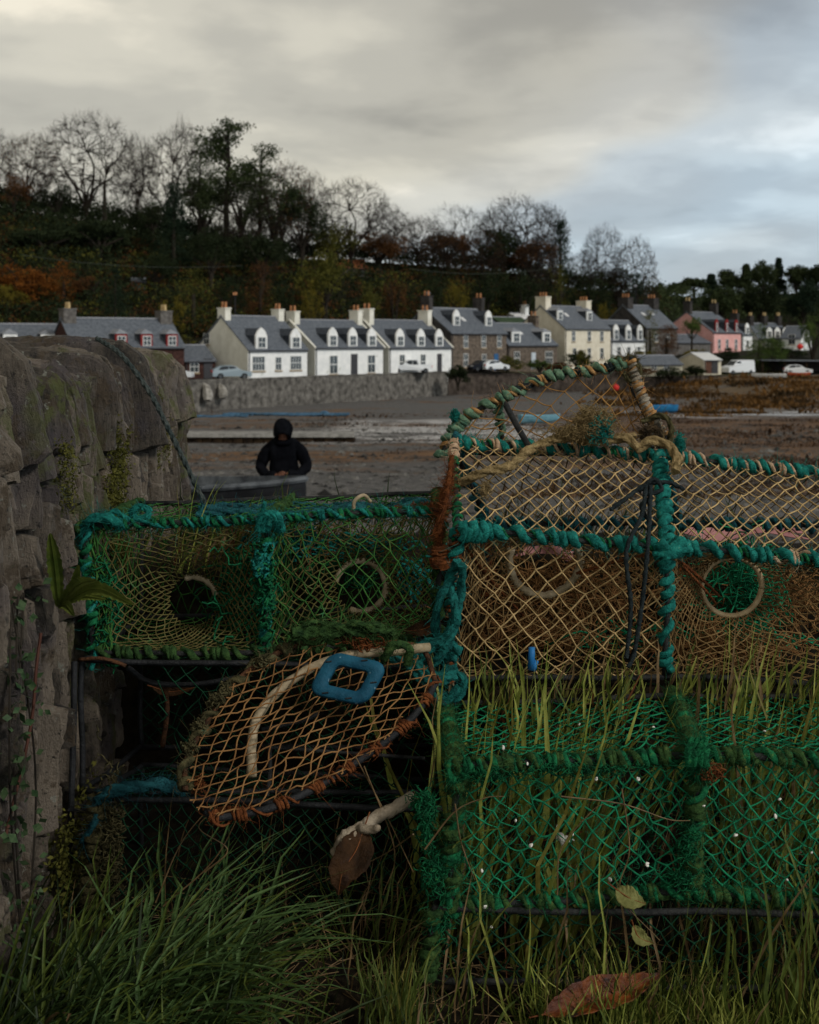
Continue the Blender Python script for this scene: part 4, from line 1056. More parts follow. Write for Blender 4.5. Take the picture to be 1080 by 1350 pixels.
# lower slope
low = [
 (30, 160, 338, 96, 'orange', 'bush', 'broad orange and brown autumn bush at the left edge above the slate roofs', 'autumn_tree'),
 (84, 162, 342, 44, 'orange', 'column', 'pointed bright orange tree left of the dark firs', 'autumn_tree'),
 (8, 156, 372, 60, 'yellow', 'bush', 'yellow-brown bush at the left edge under the orange one', 'bush'),
 (118, 168, 356, 60, 'russet', 'bush', 'dull russet bush right of the pointed orange tree', 'bush'),
 (152, 158, 352, 48, 'spruce', 'spruce', 'small dark fir above the red cottage roof', 'fir_tree'),
 (205, 176, 330, 66, 'dark', 'round', 'black-green tree right of the pale cabin', 'evergreen_tree'),
 (255, 166, 352, 50, 'olive', 'column', 'olive green tree above the gap between brick and white cottages', 'leafy_tree'),
 (225, 158, 378, 44, 'yellow', 'bush', 'low yellow-green bush beside the pale cabin', 'bush'),
 (300, 172, 366, 50, 'dark', 'round', 'dark round evergreen behind the first white gable', 'evergreen_tree'),
 (343, 176, 346, 44, 'russet', 'column', 'reddish tree above the first white cottage roof', 'autumn_tree'),
 (372, 172, 372, 40, 'dark', 'round', 'dark bush between the two first white cottages', 'evergreen_tree'),
 (428, 180, 328, 88, 'olive', 'round', 'large olive tree over the second white cottage', 'leafy_tree'),
 (412, 172, 372, 46, 'yellow', 'bush', 'yellow-green bush low above the second white roof', 'bush'),
 (488, 184, 366, 46, 'olive', 'bush', 'olive bush below the orange-roofed house', 'bush'),
 (520, 186, 352, 46, 'russet', 'bush', 'russet bush right of the orange-roofed house', 'bush'),
 (566, 190, 356, 54, 'dark', 'round', 'dark tree behind the third white cottage chimney', 'evergreen_tree'),
 (602, 192, 366, 44, 'yellow', 'round', 'golden yellow tree behind the tall stone house', 'autumn_tree'),
 (640, 204, 350, 60, 'dark', 'bush', 'dark scrub above the stone house roof', 'evergreen_tree'),
 (690, 212, 346, 80, 'dark', 'bush', 'broad dark scrub left of the cream house', 'evergreen_tree'),
 (735, 216, 352, 44, 'olive', 'bush', 'dull olive scrub over the cream gable chimney', 'bush'),
 (802, 212, 396, 38, 'yellow', 'round', 'round yellow-green tree between the cream house and the grey house', 'leafy_tree'),
 (780, 232, 360, 70, 'dark', 'bush', 'dark wood edge behind the round yellow-green tree', 'evergreen_tree'),
 (840, 246, 362, 56, 'spruce', 'spruce', 'dark fir behind the grey house', 'fir_tree'),
 (60, 182, 300, 110, 'dark', 'round', 'dense dark holly at the left under the skyline trees', 'evergreen_tree'),
 (130, 186, 292, 110, 'dark', 'round', 'dense dark yew beneath the ivy-wrapped tree', 'evergreen_tree'),
 (278, 184, 300, 80, 'dark', 'round', 'dense dark yew beneath the tallest pine', 'evergreen_tree'),
 (345, 188, 306, 90, 'dark', 'round', 'dense dark holly beneath the russet oak', 'evergreen_tree'),
]
for px, D, tip, wd, lf, form, lb, nm in low:
    t_leafy(nm, px, D, tip, wd, lb, lf, form=form, n=int(900 + wd * 34), cat='bush' if nm == 'bush' else 'tree')
for px, D, tip, wd, lf, form, lb, nm in [
 (268, 200, 226, 84, 'pine', 'round', 'full dark pine crown below the short pine', 'scots_pine'), (318, 203, 205, 84, 'pine', 'round', 'dense green crown filling between the two tall pines', 'evergreen_tree'),
 (362, 204, 222, 92, 'pine', 'round', 'dense dark crown right of the flat-topped pine', 'evergreen_tree'), (398, 206, 250, 84, 'dark', 'round', 'dark evergreen below the small sloping bare tree', 'evergreen_tree'),
 (200, 198, 262, 70, 'dark', 'round', 'dark holly beneath the fan-shaped bare tree', 'evergreen_tree'), (438, 210, 292, 80, 'olive', 'round', 'olive crowned tree under the round-headed bare tree', 'leafy_tree'),
 (500, 216, 306, 80, 'russet', 'round', 'brownish leafy tree below the low bare tree of the skyline', 'autumn_tree'), (590, 226, 300, 86, 'russet', 'round', 'brown leafy crown left of the crooked tree', 'autumn_tree'), 
 (650, 232, 306, 90, 'dark', 'round', 'dark crown under the thin bare tree of the right skyline', 'evergreen_tree'), (700, 234, 312, 86, 'russet', 'round', 'brown crown under the tall fan-shaped ash', 'autumn_tree'), (815, 252, 350, 66, 'dark', 'round', 'dark crown under the wind-bent tree', 'evergreen_tree'),
 (18, 196, 228, 56, 'russet', 'round', 'brown-leaved crown at the left edge under the skyline', 'autumn_tree'), (75, 200, 236, 60, 'dark', 'round', 'dark crown at the foot of the broad domed bare tree', 'evergreen_tree')]:
    t_leafy(nm, px, D, tip, wd, lb, lf, form=form, n=int(900 + wd * 30))
# village greenery
gr = 'garden trees in the village'
t_leafy('clipped_tree', 912, 204, 419, 34, 'round clipped tree on a bare stem in front of the pink gable', 'green', form='round', n=2600, group=gr, stem=.45, zbase=467)
t_leafy('columnar_tree', 857, 190, 410, 24, 'narrow upright green tree before the grey house', 'olive', form='column', n=1800, group=gr, zbase=476)
t_leafy('bush', 879, 188, 428, 34, 'dark reddish brown bush right of the narrow upright tree', 'russet', form='column', n=2400, group=gr, cat='bush', zbase=472)
t_leafy('leafy_tree', 1001, 186, 428, 38, 'tall green garden tree behind the white van', 'green', form='column', n=3000, group=gr, zbase=490)
t_leafy('leafy_tree', 1020, 186, 440, 44, 'spreading green garden tree right of the one behind the van', 'green', form='bush', n=3000, group=gr, zbase=492)
t_leafy('leafy_tree', 1072, 200, 418, 50, 'green tree cut by the right edge of the picture', 'green', form='bush', n=3000, group=gr, zbase=480)
t_leafy('bush', 604, 152, 482, 38, 'dark green bush hanging over the sea wall right of the pickup', 'dark', form='bush', n=3000, group=gr, cat='bush', zbase=512)
hb = [(668, 166, 470, 50, 'olive', 492, 'brown green hedge before the low stone cottage'), (712, 168, 474, 44, 'green', 492, 'green hedge under the cream gable'),
      (762, 172, 462, 56, 'dark', 488, 'dark shrubbery hiding the foot of the cream house'), (768, 168, 462, 22, 'olive', 488, 'light green bush in front of the dark shrubbery'), (815, 178, 466, 30, 'green', 486, 'shrub at the foot of the small white cottage'),
      (838, 171, 480, 60, 'russet', 502, 'brown hedge left of the long pale shed'), (884, 172, 484, 60, 'dark', 502, 'dark hedge in front of the long pale shed'), (918, 172, 480, 32, 'dark', 496, 'clipped hedge against the cream garage'),
      (960, 200, 458, 34, 'dark', 482, 'dark shrub between the pink house and the van'), (738, 164, 478, 40, 'russet', 492, 'reddish hedge left of the dark shrubbery'), (920, 196, 460, 40, 'yellow', 474, 'yellow-green hedge under the clipped tree'), (845, 186, 462, 40, 'yellow', 478, 'yellow-green hedge behind the long pale shed'),
      (1040, 205, 455, 50, 'dark', 478, 'dark hedge behind the open shed')]
for px, D, tip, wd, lf, zb, lb in hb:
    t_leafy('hedge', px, D, tip, wd, lb, lf, form='bush', n=2200, group='hedges and shrubs by the shore', cat='hedge', zbase=zb)
# far wood on the right
fw = [(872, 380, 374, 26, 'round', 'pine'), (893, 385, 372, 30, 'round', 'dark'), (915, 390, 366, 44, 'round', 'pine'), (938, 400, 362, 30, 'spruce', 'spruce'), (962, 405, 356, 50, 'round', 'pine'), (984, 400, 349, 30, 'spruce', 'pine'),
      (1006, 405, 343, 50, 'round', 'pine'), (1027, 410, 341, 24, 'spruce', 'spruce'), (1050, 405, 350, 40, 'round', 'pine'), (1077, 400, 349, 36, 'round', 'dark'),
      (900, 340, 388, 44, 'round', 'dark'), (950, 340, 378, 56, 'round', 'pine'), (1004, 340, 372, 60, 'round', 'dark'), (1058, 345, 370, 60, 'round', 'spruce')]
for i, (px, D, tip, wd, form, lf) in enumerate(fw):
    pos = ['leftmost low tree of the far wood', 'dark round second tree of the far wood', 'rounded third tree along the far wood', 'pointed spruce of the far wood right of the pink house chimneys', 'broad round crown in the middle of the far wood',
           'pointed green fir left of the highest rounded crown of the far wood', 'highest rounded crown of the far wood', 'slim pointed spruce on top of the far wood', 'round tree right of the slim far spruce', 'tree of the far wood at the right edge',
           'dark lower tree of the far wood above the grey house', 'lower broad tree of the far wood above the pink house', 'lower dark tree of the far wood above the far white cottage', 'lower spruce-green tree of the far wood at the right'][i]
    t_leafy('wood_tree', px, D, tip, wd, pos, lf, form=form, n=5200, group='trees of the far wood', lsz=.32)
# undergrowth and thicket that reads as one mass
def under(name, label, n, pxr, dr, hgt, leaf, per=46, sz=.24, k=.0):
    px = rng.uniform(*pxr, n); ft = np.interp(px, PXF, FOOT) + 7; rd = np.interp(px, PXR, RID) + 3
    D = ft + (rd - ft) * rng.uniform(*dr, n); x = (px - 540) / F * D
    z = hfar(x, D); s = rng.uniform(.6, 1.3, n) * hgt
    C = np.stack([x, D, z + s * .35], 1)
    P = np.repeat(C, per, 0); d = rng.normal(size=P.shape); d /= np.linalg.norm(d, axis=1)[:, None]; d[:, 2] = np.abs(d[:, 2]) - .15
    P = P + d * np.repeat(s, per)[:, None] * [.8, .8, .75] * rng.uniform(.6, 1, (len(P), 1))
    o = MB().leaves(P, sz).build(name, LM[leaf]); return tag(o, label, 'undergrowth', kind='stuff')
under('undergrowth', 'dark green thicket covering the wooded hillside', 1500, (-160, 900), (0, 1), 3.2, 'dark')
under('undergrowth', 'brown bramble and bracken patches on the hillside', 520, (-160, 880), (0, .9), 2.4, 'russet')
under('undergrowth', 'olive scrub patches on the hillside', 420, (-100, 880), (0, .8), 2.4, 'olive')
under('undergrowth', 'dark scrub along the top of the ridge', 700, (-160, 800), (.86, 1.02), 4.2, 'dark')
under('undergrowth', 'black-green thicket under the skyline trees at the left', 600, (-200, 330), (.6, 1.03), 4.6, 'dark')
under('undergrowth', 'far wood undergrowth beyond the village', 700, (850, 1300), (.2, 1), 4.0, 'pine', sz=.34)
def grassmat(name, a, b, sc=30, tr=.3): return mat(name, a, b, sc, .55, 0, trans=tr, lo=.35, hi=.65, spec=.22)
GM = dict(dark=grassmat('dark blade', (.008, .016, .004), (.022, .040, .009)), mid=grassmat('green blade', (.030, .050, .008), (.105, .140, .025)),
          lush=grassmat('lush blade', (.024, .055, .014), (.10, .17, .052)), straw=grassmat('straw blade', (.09, .055, .025), (.24, .16, .075)),
          yell=grassmat('yellow blade', (.085, .088, .012), (.18, .155, .035)), red=grassmat('rusty blade', (.12, .035, .015), (.2, .08, .03)))
GM['bright'] = grassmat('bright blade', (.13, .175, .022), (.36, .37, .09))
GK = list(GM); GML = [GM[k] for k in GK]
def blades(mb, root, hd, ln, lean, wid, mi, curl=1.4, seg=7):
    """root (n,3); hd heading angle; lean 0 upright .. 1 flat"""
    n = len(root); ln = np.broadcast_to(ln, (n,)); lean = np.broadcast_to(lean, (n,)); wid = np.broadcast_to(wid, (n,)); hd = np.broadcast_to(hd, (n,))
    t = np.linspace(0, 1, seg)
    ang = (lean[:, None] * .7 + lean[:, None] * curl * t[None] ** 1.3 + rng.normal(size=(n, 1)) * .08)
    ang = np.minimum(ang, 2.3)
    dz = np.cos(ang); dr = np.sin(ang); st = ln[:, None] / (seg - 1)
    z = np.concatenate([np.zeros((n, 1)), np.cumsum((dz * st)[:, :-1], 1)], 1); r = np.concatenate([np.zeros((n, 1)), np.cumsum((dr * st)[:, :-1], 1)], 1)
    wav = np.cumsum(rng.normal(size=(n, seg)) * .012, 1) * ln[:, None] * 3
    H = np.stack([np.cos(hd), np.sin(hd)], 1); S = np.stack([-np.sin(hd), np.cos(hd)], 1)
    P = np.zeros((n, seg, 3)); P[..., 2] = root[:, 2:3] + z
    P[..., :2] = root[:, None, :2] + r[..., None] * H[:, None] + wav[..., None] * S[:, None]
    tw = rng.uniform(-.9, .9, n); wv = np.stack([-np.sin(hd + tw), np.cos(hd + tw), rng.normal(size=n) * .3], 1)
    wprof = np.minimum(1, np.array([.6, .85, 1, .95, .8, .5, .04])) if seg == 7 else np.sin(PI * np.linspace(.2, 1, seg))
    o = wv[:, None] * (wid[:, None] * wprof[None])[..., None] * .5
    nn = np.cross(wv, np.concatenate([H, np.zeros((n, 1))], 1)); mid = P + nn[:, None] * (wid[:, None] * wprof[None] * .22)[..., None]
    V = np.stack([P - o, mid, P + o], 2)
    b = (np.arange(n) * seg * 3)[:, None, None]; i = np.arange(seg - 1)[None, :, None] * 3; k = np.arange(2)[None, None]
    q = np.stack([b + i + k, b + i + k + 1, b + i + 4 + k, b + i + 3 + k], -1).reshape(n, -1, 4)
    V = V.reshape(n, -1, 3)
    mi = np.broadcast_to(mi, (n,))
    for m_ in np.unique(mi):
        s_ = mi == m_; kk = s_.sum()
        qq = q[s_] - b[s_] + (np.arange(kk) * seg * 3)[:, None, None]
        mb.add(V[s_].reshape(-1, 3), qq.reshape(-1, 4), int(m_))
def patch(mb, n, x, y, ln, lean, hd, wid, mix, zfn=znear, curl=1.4, tufts=0, tipz=None):
    """x, y ranges; mix: dict of material name -> weight"""
    if tufts:
        cx_ = rng.uniform(*x, tufts); cy_ = rng.uniform(*y, tufts); k = rng.integers(0, tufts, n)
        X = cx_[k] + rng.normal(size=n) * .014; Y = cy_[k] + rng.normal(size=n) * .014
        th = rng.normal(size=tufts)[k] * .7 + rng.normal(size=n) * .8
        sc_ = rng.uniform(.55, 1.2, tufts)[k]
    else:
        X = rng.uniform(*x, n); Y = rng.uniform(*y, n); th = rng.normal(size=n) * 1.0; sc_ = 1
    w = np.array([mix[k_] for k_ in mix], float); ids = np.array([GK.index(k_) for k_ in mix])
    mi = ids[rng.choice(len(w), n, p=w / w.sum())]
    Z = zfn(X, Y) - .01
    lg = rng.uniform(*ln, n) * sc_
    if tipz is not None: lg = np.maximum((tipz - Z) * rng.uniform(.55, 1.18, n), .04)
    blades(mb, np.stack([X, Y, Z], 1), hd + th, lg, np.abs(rng.uniform(*lean, n)), rng.uniform(*wid, n), mi, curl)
# ------------------------------------------------------------------ old stone wall at the left
def worley(x, y, k=0):
    xi = np.floor(x); yi = np.floor(y); F1 = np.full(x.shape, 9.0); F2 = np.full(x.shape, 9.0)
    ID = np.zeros(x.shape); DX = np.zeros(x.shape); DY = np.zeros(x.shape)
    for i in (-1, 0, 1):
        for j in (-1, 0, 1):
            a = xi + i; b = yi + j
            px = a + .15 + .7 * hsh(a, b, k); py = b + .1 + .8 * hsh(a, b, k + 5)
            d = np.maximum(np.abs(x - px) * 1.0, np.abs(y - py) * .9) * .6 + .4 * np.hypot(x - px, y - py)
            nearer = d < F1
            F2 = np.where(nearer, F1, np.minimum(F2, d)); ID = np.where(nearer, hsh(a, b, k + 9), ID)
            DX = np.where(nearer, x - px, DX); DY = np.where(nearer, y - py, DY); F1 = np.where(nearer, d, F1)
    return F1, F2, ID, DX, DY
m_wall = bpy.data.materials.new('old wall stone'); m_wall.use_nodes = True
t = m_wall.node_tree; L = t.links.new; bs = t.nodes['Principled BSDF']
geo = t.nodes.new('ShaderNodeNewGeometry'); sp = t.nodes.new('ShaderNodeSeparateXYZ'); L(geo.outputs['Position'], sp.inputs[0])
at = t.nodes.new('ShaderNodeAttribute'); at.attribute_name = 'stone'
st = sramp(sma('ADD', sma('MULTIPLY', at.outputs['Fac'], .50), sma('MULTIPLY', sn(30, 9, .88, (1, 1, .4)), 1.1)), .50, 1.10, (.008, .0065, .005), (.195, .160, .122))
pur = sramp(sn(5, 3, .6), .5, .64)
c_ = smx(sma('MULTIPLY', pur, .5), st, (.062, .052, .062))
c_ = smx(sma('MULTIPLY', smr(sn(9, 5, .7, (1, 1, 1), (3, 1, 2)), .54, .60), .75), c_, (.058, .040, .022))
c_ = smx(smr(sn(75, 8, .8), .56, .62), c_, (.014, .012, .011))                                   # dark grime flecks
c_ = smx(sma('MULTIPLY', smr(sn(34, 5, .7, (1, 1, 1), (7, 7, 7)), .62, .66), .7), c_, (.24, .25, .21))     # pale lichen
ms = sma('MULTIPLY', smr(sn(14, 6, .75), .48, .56), smr(sn(3.0, 3, .6, (1, 1, .5), (1, 5, 2)), .50, .60))
c_ = smx(sma('MULTIPLY', ms, .8), c_, (.075, .085, .022))
L(c_, bs.inputs['Base Color']); bs.inputs['Roughness'].default_value = .5; bs.inputs['Specular IOR Level'].default_value = .35
bp = t.nodes.new('ShaderNodeBump'); bp.inputs['Distance'].default_value = .012; bp.inputs['Strength'].default_value = 1
L(sma('ADD', sn(60, 8, .8, (1, 1, .35)), sma('MULTIPLY', sn(220, 4, .7), .35)), bp.inputs['Height']); L(bp.outputs[0], bs.inputs['Normal'])
root_w = empty('old_stone_wall', (-.9, 2.6, -1.1), 'thick old wall of weathered upright slabs with mossy cracks at the left edge', 'stone wall')
prof = crv([(-1.75, -.75), (-1.55, -.16), (-1.28, -.03), (-1.02, .005), (-.88, -.012), (-.775, -.040), (-.705, -.105), (-.675, -.35), (-.670, -.75), (-.665, -1.25)], 300)
pl = np.concatenate([[0], np.cumsum(np.linalg.norm(np.diff(prof, axis=0), axis=1))])
gx = np.gradient(prof[:, 0], pl); gz = np.gradient(prof[:, 1], pl); gl = np.hypot(gx, gz); gx /= gl; gz /= gl
def ridged(x, y, k, o=4):
    s = 0; a_ = 1.0
    for q in range(o): s = s + a_ * (.25 - np.abs(vn(x, y, k + q))); x = x * 2.1 + 3; y = y * 2.1 + 9; a_ *= .55
    return s
def slab_outline(send):
    """angular outline of one coping slab: flat crest, sloping shoulder, upright front"""
    n_ = lambda s_: rng.normal() * s_
    zend = float(np.interp(send, pl, prof[:, 1]))
    K = np.array([(-1.75, -.75), (-1.52 + n_(.02), -.16 + n_(.02)), (-1.25 + n_(.05), -.045 + n_(.010)), (-.92 + n_(.04), -.014 + n_(.005)), (-.725 + n_(.016), -.052 + n_(.014)), (-.695 + n_(.008), -.125 + n_(.03)), (-.672, min(zend, -.22))])
    q = np.concatenate([np.linspace(K[i], K[i + 1], 40, endpoint=False) for i in range(6)] + [K[-1:]])
    l = np.concatenate([[0], np.cumsum(np.linalg.norm(np.diff(q, axis=0), axis=1))]); return q, l * send / l[-1]
def wall_map(T, S, H, ol=None):
    if ol is None: q, l, u_, w_ = prof, pl, gx, gz
    else:
        q, l = ol; u_ = np.gradient(q[:, 0]); w_ = np.gradient(q[:, 1]); k_ = np.hypot(u_, w_) + 1e-9; u_ = u_ / k_; w_ = w_ / k_
    X_ = np.interp(S, l, q[:, 0]) + (-np.interp(S, l, w_)) * H
    Z_ = np.interp(S, l, q[:, 1]) + np.interp(S, l, u_) * H
    X_ = X_ - .035 * (T - 2.2); Z_ = Z_ - .012 * (T - 2) - .028 * sm(3.5, 4.05, T)
    shr = np.sqrt(np.clip((4.08 - T) / .07, 0, 1)); shr = np.where(T > 4.01, shr, 1)
    X_ = -1.15 + (X_ + 1.15) * (.3 + .7 * shr); Z_ = -.75 + (Z_ + .75) * (.6 + .4 * shr)
    return np.stack([X_, T, Z_], -1)
s_edge = float(np.interp(-.20, -prof[::-1, 1][:0] if False else [0], [0])) if False else float(pl[200 + np.argmin(np.abs(prof[200:, 1] + .20))])
stones = MB(); sval = []
def stone(t0, t1, s0, s1, seed, off, ns, ntt, plate, ol=None):
    """one slab: its borders wander, its edges fall away sharply, its faces are laminated"""
    ue = np.array([0, .012, .05, .12]); u = np.concatenate([ue, np.linspace(.2, .8, ntt), 1 - ue[::-1]]); ve = np.array([0, .006, .02]); v = np.concatenate([ve, np.linspace(.05, .95, ns), 1 - ve[::-1]])
    U, V_ = np.meshgrid(u, v, indexing='ij'); S = s0 + (s1 - s0) * V_
    w0 = .012 * fbm(S / .16, S * 0 + seed, 3, 3) * 2; w1 = .012 * fbm(S / .16, S * 0 + seed + 9.3, 5, 3) * 2
    T = (t0 + w0) * (1 - U) + (t1 + w1) * U; S = S + .02 * fbm(T / .03, T * 0 + seed, 9, 3) * (np.abs(V_ - .5) * 2) ** 3
    du = np.minimum(U, 1 - U) * (t1 - t0); dv = np.minimum(V_, 1 - V_) * (s1 - s0)
    edge = -.085 * np.clip(1 - du / .0035, 0, 1) - .008 * np.clip(1 - du / .012, 0, 1) ** 2 - .07 * np.clip(1 - dv / .008, 0, 1)
    lam = np.floor((vn(T / .013, S / .40 + seed, 11) + .5 + .35 * vn(T / .04, S / .06, 13)) * 4) / 4 * plate * 1.5
    crack = -.026 * sm(.07, .0, np.abs(vn(T / .03, S / .28 + seed * 3, 17)))
    H = off + lam + crack + ridged(T / .02, S / .22 + seed, 23, 3) * .010 + fbm(T / .012, S / .03, 29, 4) * .006 + fbm(T / .06, S / .16 + seed, 37, 2) * .022 + edge + (V_ - .5) * hs(seed + 2.2) * .02 + (U - .5) * hs(seed + 4.4) * (t1 - t0) * .6
    P = wall_map(T, S, H, ol); stones.sheet(P); sval.append(np.full(P.shape[0] * P.shape[1], .5 + .5 * hs(seed + 7.7) * 1.0))
def hs(q): 
    q = math.sin(q * 127.1 + 3.3) * 43758.5453; return (q - math.floor(q)) * 2 - 1
t_ = 1.15; k = 0; ends = []
while t_ < 4.06:
    w_ = float(rng.choice([rng.uniform(.020, .045), rng.uniform(.045, .095)])); s1_ = s_edge + rng.uniform(-.06, .16); s0_ = 0
    br_ = rng.random() < .35; ol_ = slab_outline(s1_)
    o_ = rng.normal() * .010 + (.02 if rng.random() < .15 else 0) - (.03 if rng.random() < .12 else 0)
    if br_:
        sm_ = rng.uniform(.55, s_edge - .15); stone(t_, t_ + w_, s0_, sm_, k + .3, o_, 70, 9, .010, ol_); stone(t_ + rng.normal() * .004, t_ + w_, sm_ + .004, s1_, k + .6, o_ + rng.normal() * .012, 70, 9, .010, ol_)
    else: stone(t_, t_ + w_, s0_, s1_, k + .3, o_, 150, 9, .010, ol_)
    # the courses below: upright slabs in short columns
    tt_ = t_
    while tt_ < t_ + w_ - .012:
        ww = min(float(rng.uniform(.022, .06)), t_ + w_ - tt_); 
        if t_ + w_ - tt_ - ww < .015: ww = t_ + w_ - tt_
        s_ = s1_ + .003
        while s_ < pl[-1] - .02:
            hgt = float(rng.choice([rng.uniform(.05, .12), rng.uniform(.12, .34)])); e1 = min(s_ + hgt, pl[-1])
            k += 1; stone(tt_ + rng.normal() * .002, tt_ + ww + rng.normal() * .002, s_, e1, k + .9, rng.normal() * .015 - .006 - (.04 if rng.random() < .12 else 0), max(8, int(hgt / .007)), 5, .010); s_ = e1 + .003
        tt_ += ww + .002
    t_ += w_ + float(rng.uniform(.003, .010)); k += 1
o = stones.build('stonework', m_wall, root_w)
av = o.data.attributes.new('stone', 'FLOAT', 'POINT'); av.data.foreach_set('value', np.concatenate(sval).astype(np.float32))
TT, SS = np.meshgrid(np.linspace(1.1, 4.08, 120), np.linspace(0, pl[-1], 120), indexing='ij')
core = MB().sheet(wall_map(TT, SS, -.045 + .01 * fbm(TT / .1, SS / .1, 3, 3))).build('rubble_core', mat('wall core', (.010, .009, .008), (.03, .027, .023), 20, .95, .6, 60), root_w)
# moss hanging in the joints: leafy tufts
def leaftuft(mb, c, n, sp_, sz, mi=0): mb.leaves(np.array(c) + rng.normal(size=(n, 3)) * sp_, sz, mi)
m_moss = mat('moss', (.040, .043, .009), (.115, .11, .025), 60, .9, 0, trans=.2)
m_ivy = mat('small ivy', (.020, .045, .018), (.07, .11, .05), 40, .5, 0, trans=.2)
mb = MB()
def wallx(y, z):
    zz = z + .022 * (y - 2); s_ = np.interp(-zz, -prof[200:, 1], np.arange(200, 300)); return float(np.interp(s_, np.arange(300), prof[:, 0])) - .035 * (y - 2.2)
for k in range(70):
    z = -.19 - .33 * rng.random(); y = 2.86 + .05 * rng.normal() + .04 * math.sin(z * 20)
    leaftuft(mb, (wallx(y, z) + .012, y, z), 60, (.008, .016, .014), .0042)
for k in range(22):
    z = -.16 - .2 * rng.random(); y = 3.45 + .1 * rng.normal(); leaftuft(mb, (wallx(y, z) + .012, y, z), 50, (.008, .02, .014), .0045)
for k in range(14):
    z = -.18 - .15 * rng.random(); y = 2.38 + .03 * rng.normal(); leaftuft(mb, (wallx(y, z) + .015, y, z), 40, (.008, .014, .014), .0036)
for k in range(40):
    z = -.9 - .2 * rng.random(); y = 2.2 + .3 * rng.random(); leaftuft(mb, (wallx(y, -.8) + .03, y, z), 30, (.01, .02, .014), .006)
mb.build('moss', m_moss, root_w)
def vine(name, label, y0, z0, y1, z1, n, lsz):
    mb = MB(); L1 = MB(); P = []
    for k in range(4):
        q = crv([(wallx(y0, z0) + .02, y0, z0), (wallx((y0 + y1) / 2, (z0 + z1) / 2) + .03, (y0 + y1) / 2 + rng.normal() * .05, (z0 + z1) / 2), (wallx(y1, z1) + .02, y1 + rng.normal() * .05, z1)], 24)
        mb.tube(q, .002, 5); P.append(q)
    P = np.concatenate(P); C = P[rng.integers(0, len(P), n)] + rng.normal(size=(n, 3)) * [.012, .03, .02] + [.008, 0, 0]
    L1.leaves(C, lsz, aspect=.8)
    r_ = empty(name, (P[0][0], y0, z0), label, 'plant'); mb.build('stem', m_bark, r_); L1.build('foliage', m_ivy, r_)
vine('ivy', 'small-leaved ivy creeping up the near end of the old wall at the left edge', 2.02, -1.05, 2.0, -.42, 210, .008)
# ferns (hart's tongue) rooted in the wall
m_fern = mat('fern frond', (.05, .075, .012), (.14, .17, .03), 14, .4, 0, trans=.3, spec=.5)
def fern(base, fronds, label):
    root = empty('fern', base, label, 'fern')
    for tip, wd, bend in fronds:
        tip = np.array(tip); b = np.array(base); m_ = (b + tip) / 2 + np.array(bend); C = crv([b, m_, tip], 26)
        mb = MB(); T = unit(tip - b); S = unit(np.cross(T, [0.25, -1, .3])); tt_ = np.linspace(0, 1, 26)
        w_ = wd * np.sin(PI * np.clip(.08 + .9 * tt_, 0, 1)) ** .7 * (1 + .1 * np.sin(tt_ * 60)); w_[-1] = .0008
        up = np.cross(S, T) * .25
        V = np.stack([C - S * w_[:, None] + up * w_[:, None], C - S * w_[:, None] * .5 - up * w_[:, None] * .2, C, C + S * w_[:, None] * .5 - up * w_[:, None] * .2, C + S * w_[:, None] + up * w_[:, None]], 1)
        # fine ribs across the blade
        V[::2, [0, 4]] += np.array([0, 0, .0012]); mb.sheet(V); mb.tube(C + [0, -.0008, 0], np.linspace(.0016, .0005, 26), 5)
        mb.build('frond', m_fern, root)
fb = W(78, 800, 2.2)
fern(fb, [(W(66, 703, 2.12), .013, (0, 0, .01)), (W(128, 765, 2.1), .013, (0, 0, .015)), (W(176, 797, 2.05), .012, (0, 0, .03)), (W(104, 745, 2.14), .010, (.01, 0, .0)), (W(98, 812, 2.08), .009, (0, 0, .01)), (W(140, 790, 2.15), .008, (.0, 0, .012))],
     'yellow-green fern with strap fronds rooted in the old wall beside the green creel')
# bramble stem at the wall foot
mb = MB(); mb.tube(crv([W(8, 1100, 1.95), W(40, 960, 2.0), W(48, 880, 2.02), W(54, 835, 2.05)], 30), .0028, 6)
tag(mb.build('dead_stem', mat('red brown stem', (.045, .018, .012), (.08, .035, .025), 20, .7)), 'thin red-brown dead stem leaning on the near end of the old wall', 'stem')
# wet dark rope lying over the wall
m_blk = mat('black rubber', (.005, .006, .007), (.015, .016, .018), 25, .6, .4, 120, spec=.25)
m_rodc = mat('greenish rope', (.02, .03, .03), (.06, .07, .065), 60, .8, .4, 150)
wr = []
for px, py, D in ((128, 446, 2.95), (160, 468, 2.85), (196, 515, 2.8), (222, 565, 2.78), (250, 622, 2.74), (284, 694, 2.70)): wr.append(W(px, py, D))
mb = MB(); rope(mb, wr, .0055, sides=9, fuzz=60)
tag(mb.build('old_rope', m_rodc), 'dark wet rope hanging over the old wall down to the top of the green creel', 'rope')

# ------------------------------------------------------------------ creels
def ropemat(name, a, b, c3=None): return mat(name, a, b, 70, .92, .5, 220, c3=c3, lo=.35, hi=.62, spec=.15)
m_teal = ropemat('teal rope', (.004, .075, .066), (.014, .20, .165), (.08, .25, .19))
m_green = ropemat('green rope', (.003, .042, .018), (.009, .14, .052), (.06, .15, .04))
m_mossr = ropemat('mossy green rope', (.010, .030, .009), (.038, .085, .022), (.085, .105, .032))
m_blue_r = ropemat('blue green rope', (.006, .035, .045), (.018, .10, .115))
m_tan = ropemat('tan rope', (.12, .085, .035), (.29, .21, .10), (.19, .21, .10))
m_oran = ropemat('rusty orange twine', (.06, .018, .006), (.18, .058, .017))
m_olive_r = ropemat('dirty olive rope', (.022, .022, .009), (.085, .072, .032), (.035, .08, .045))
m_bk_r = ropemat('black cord', (.006, .010, .012), (.02, .028, .03))
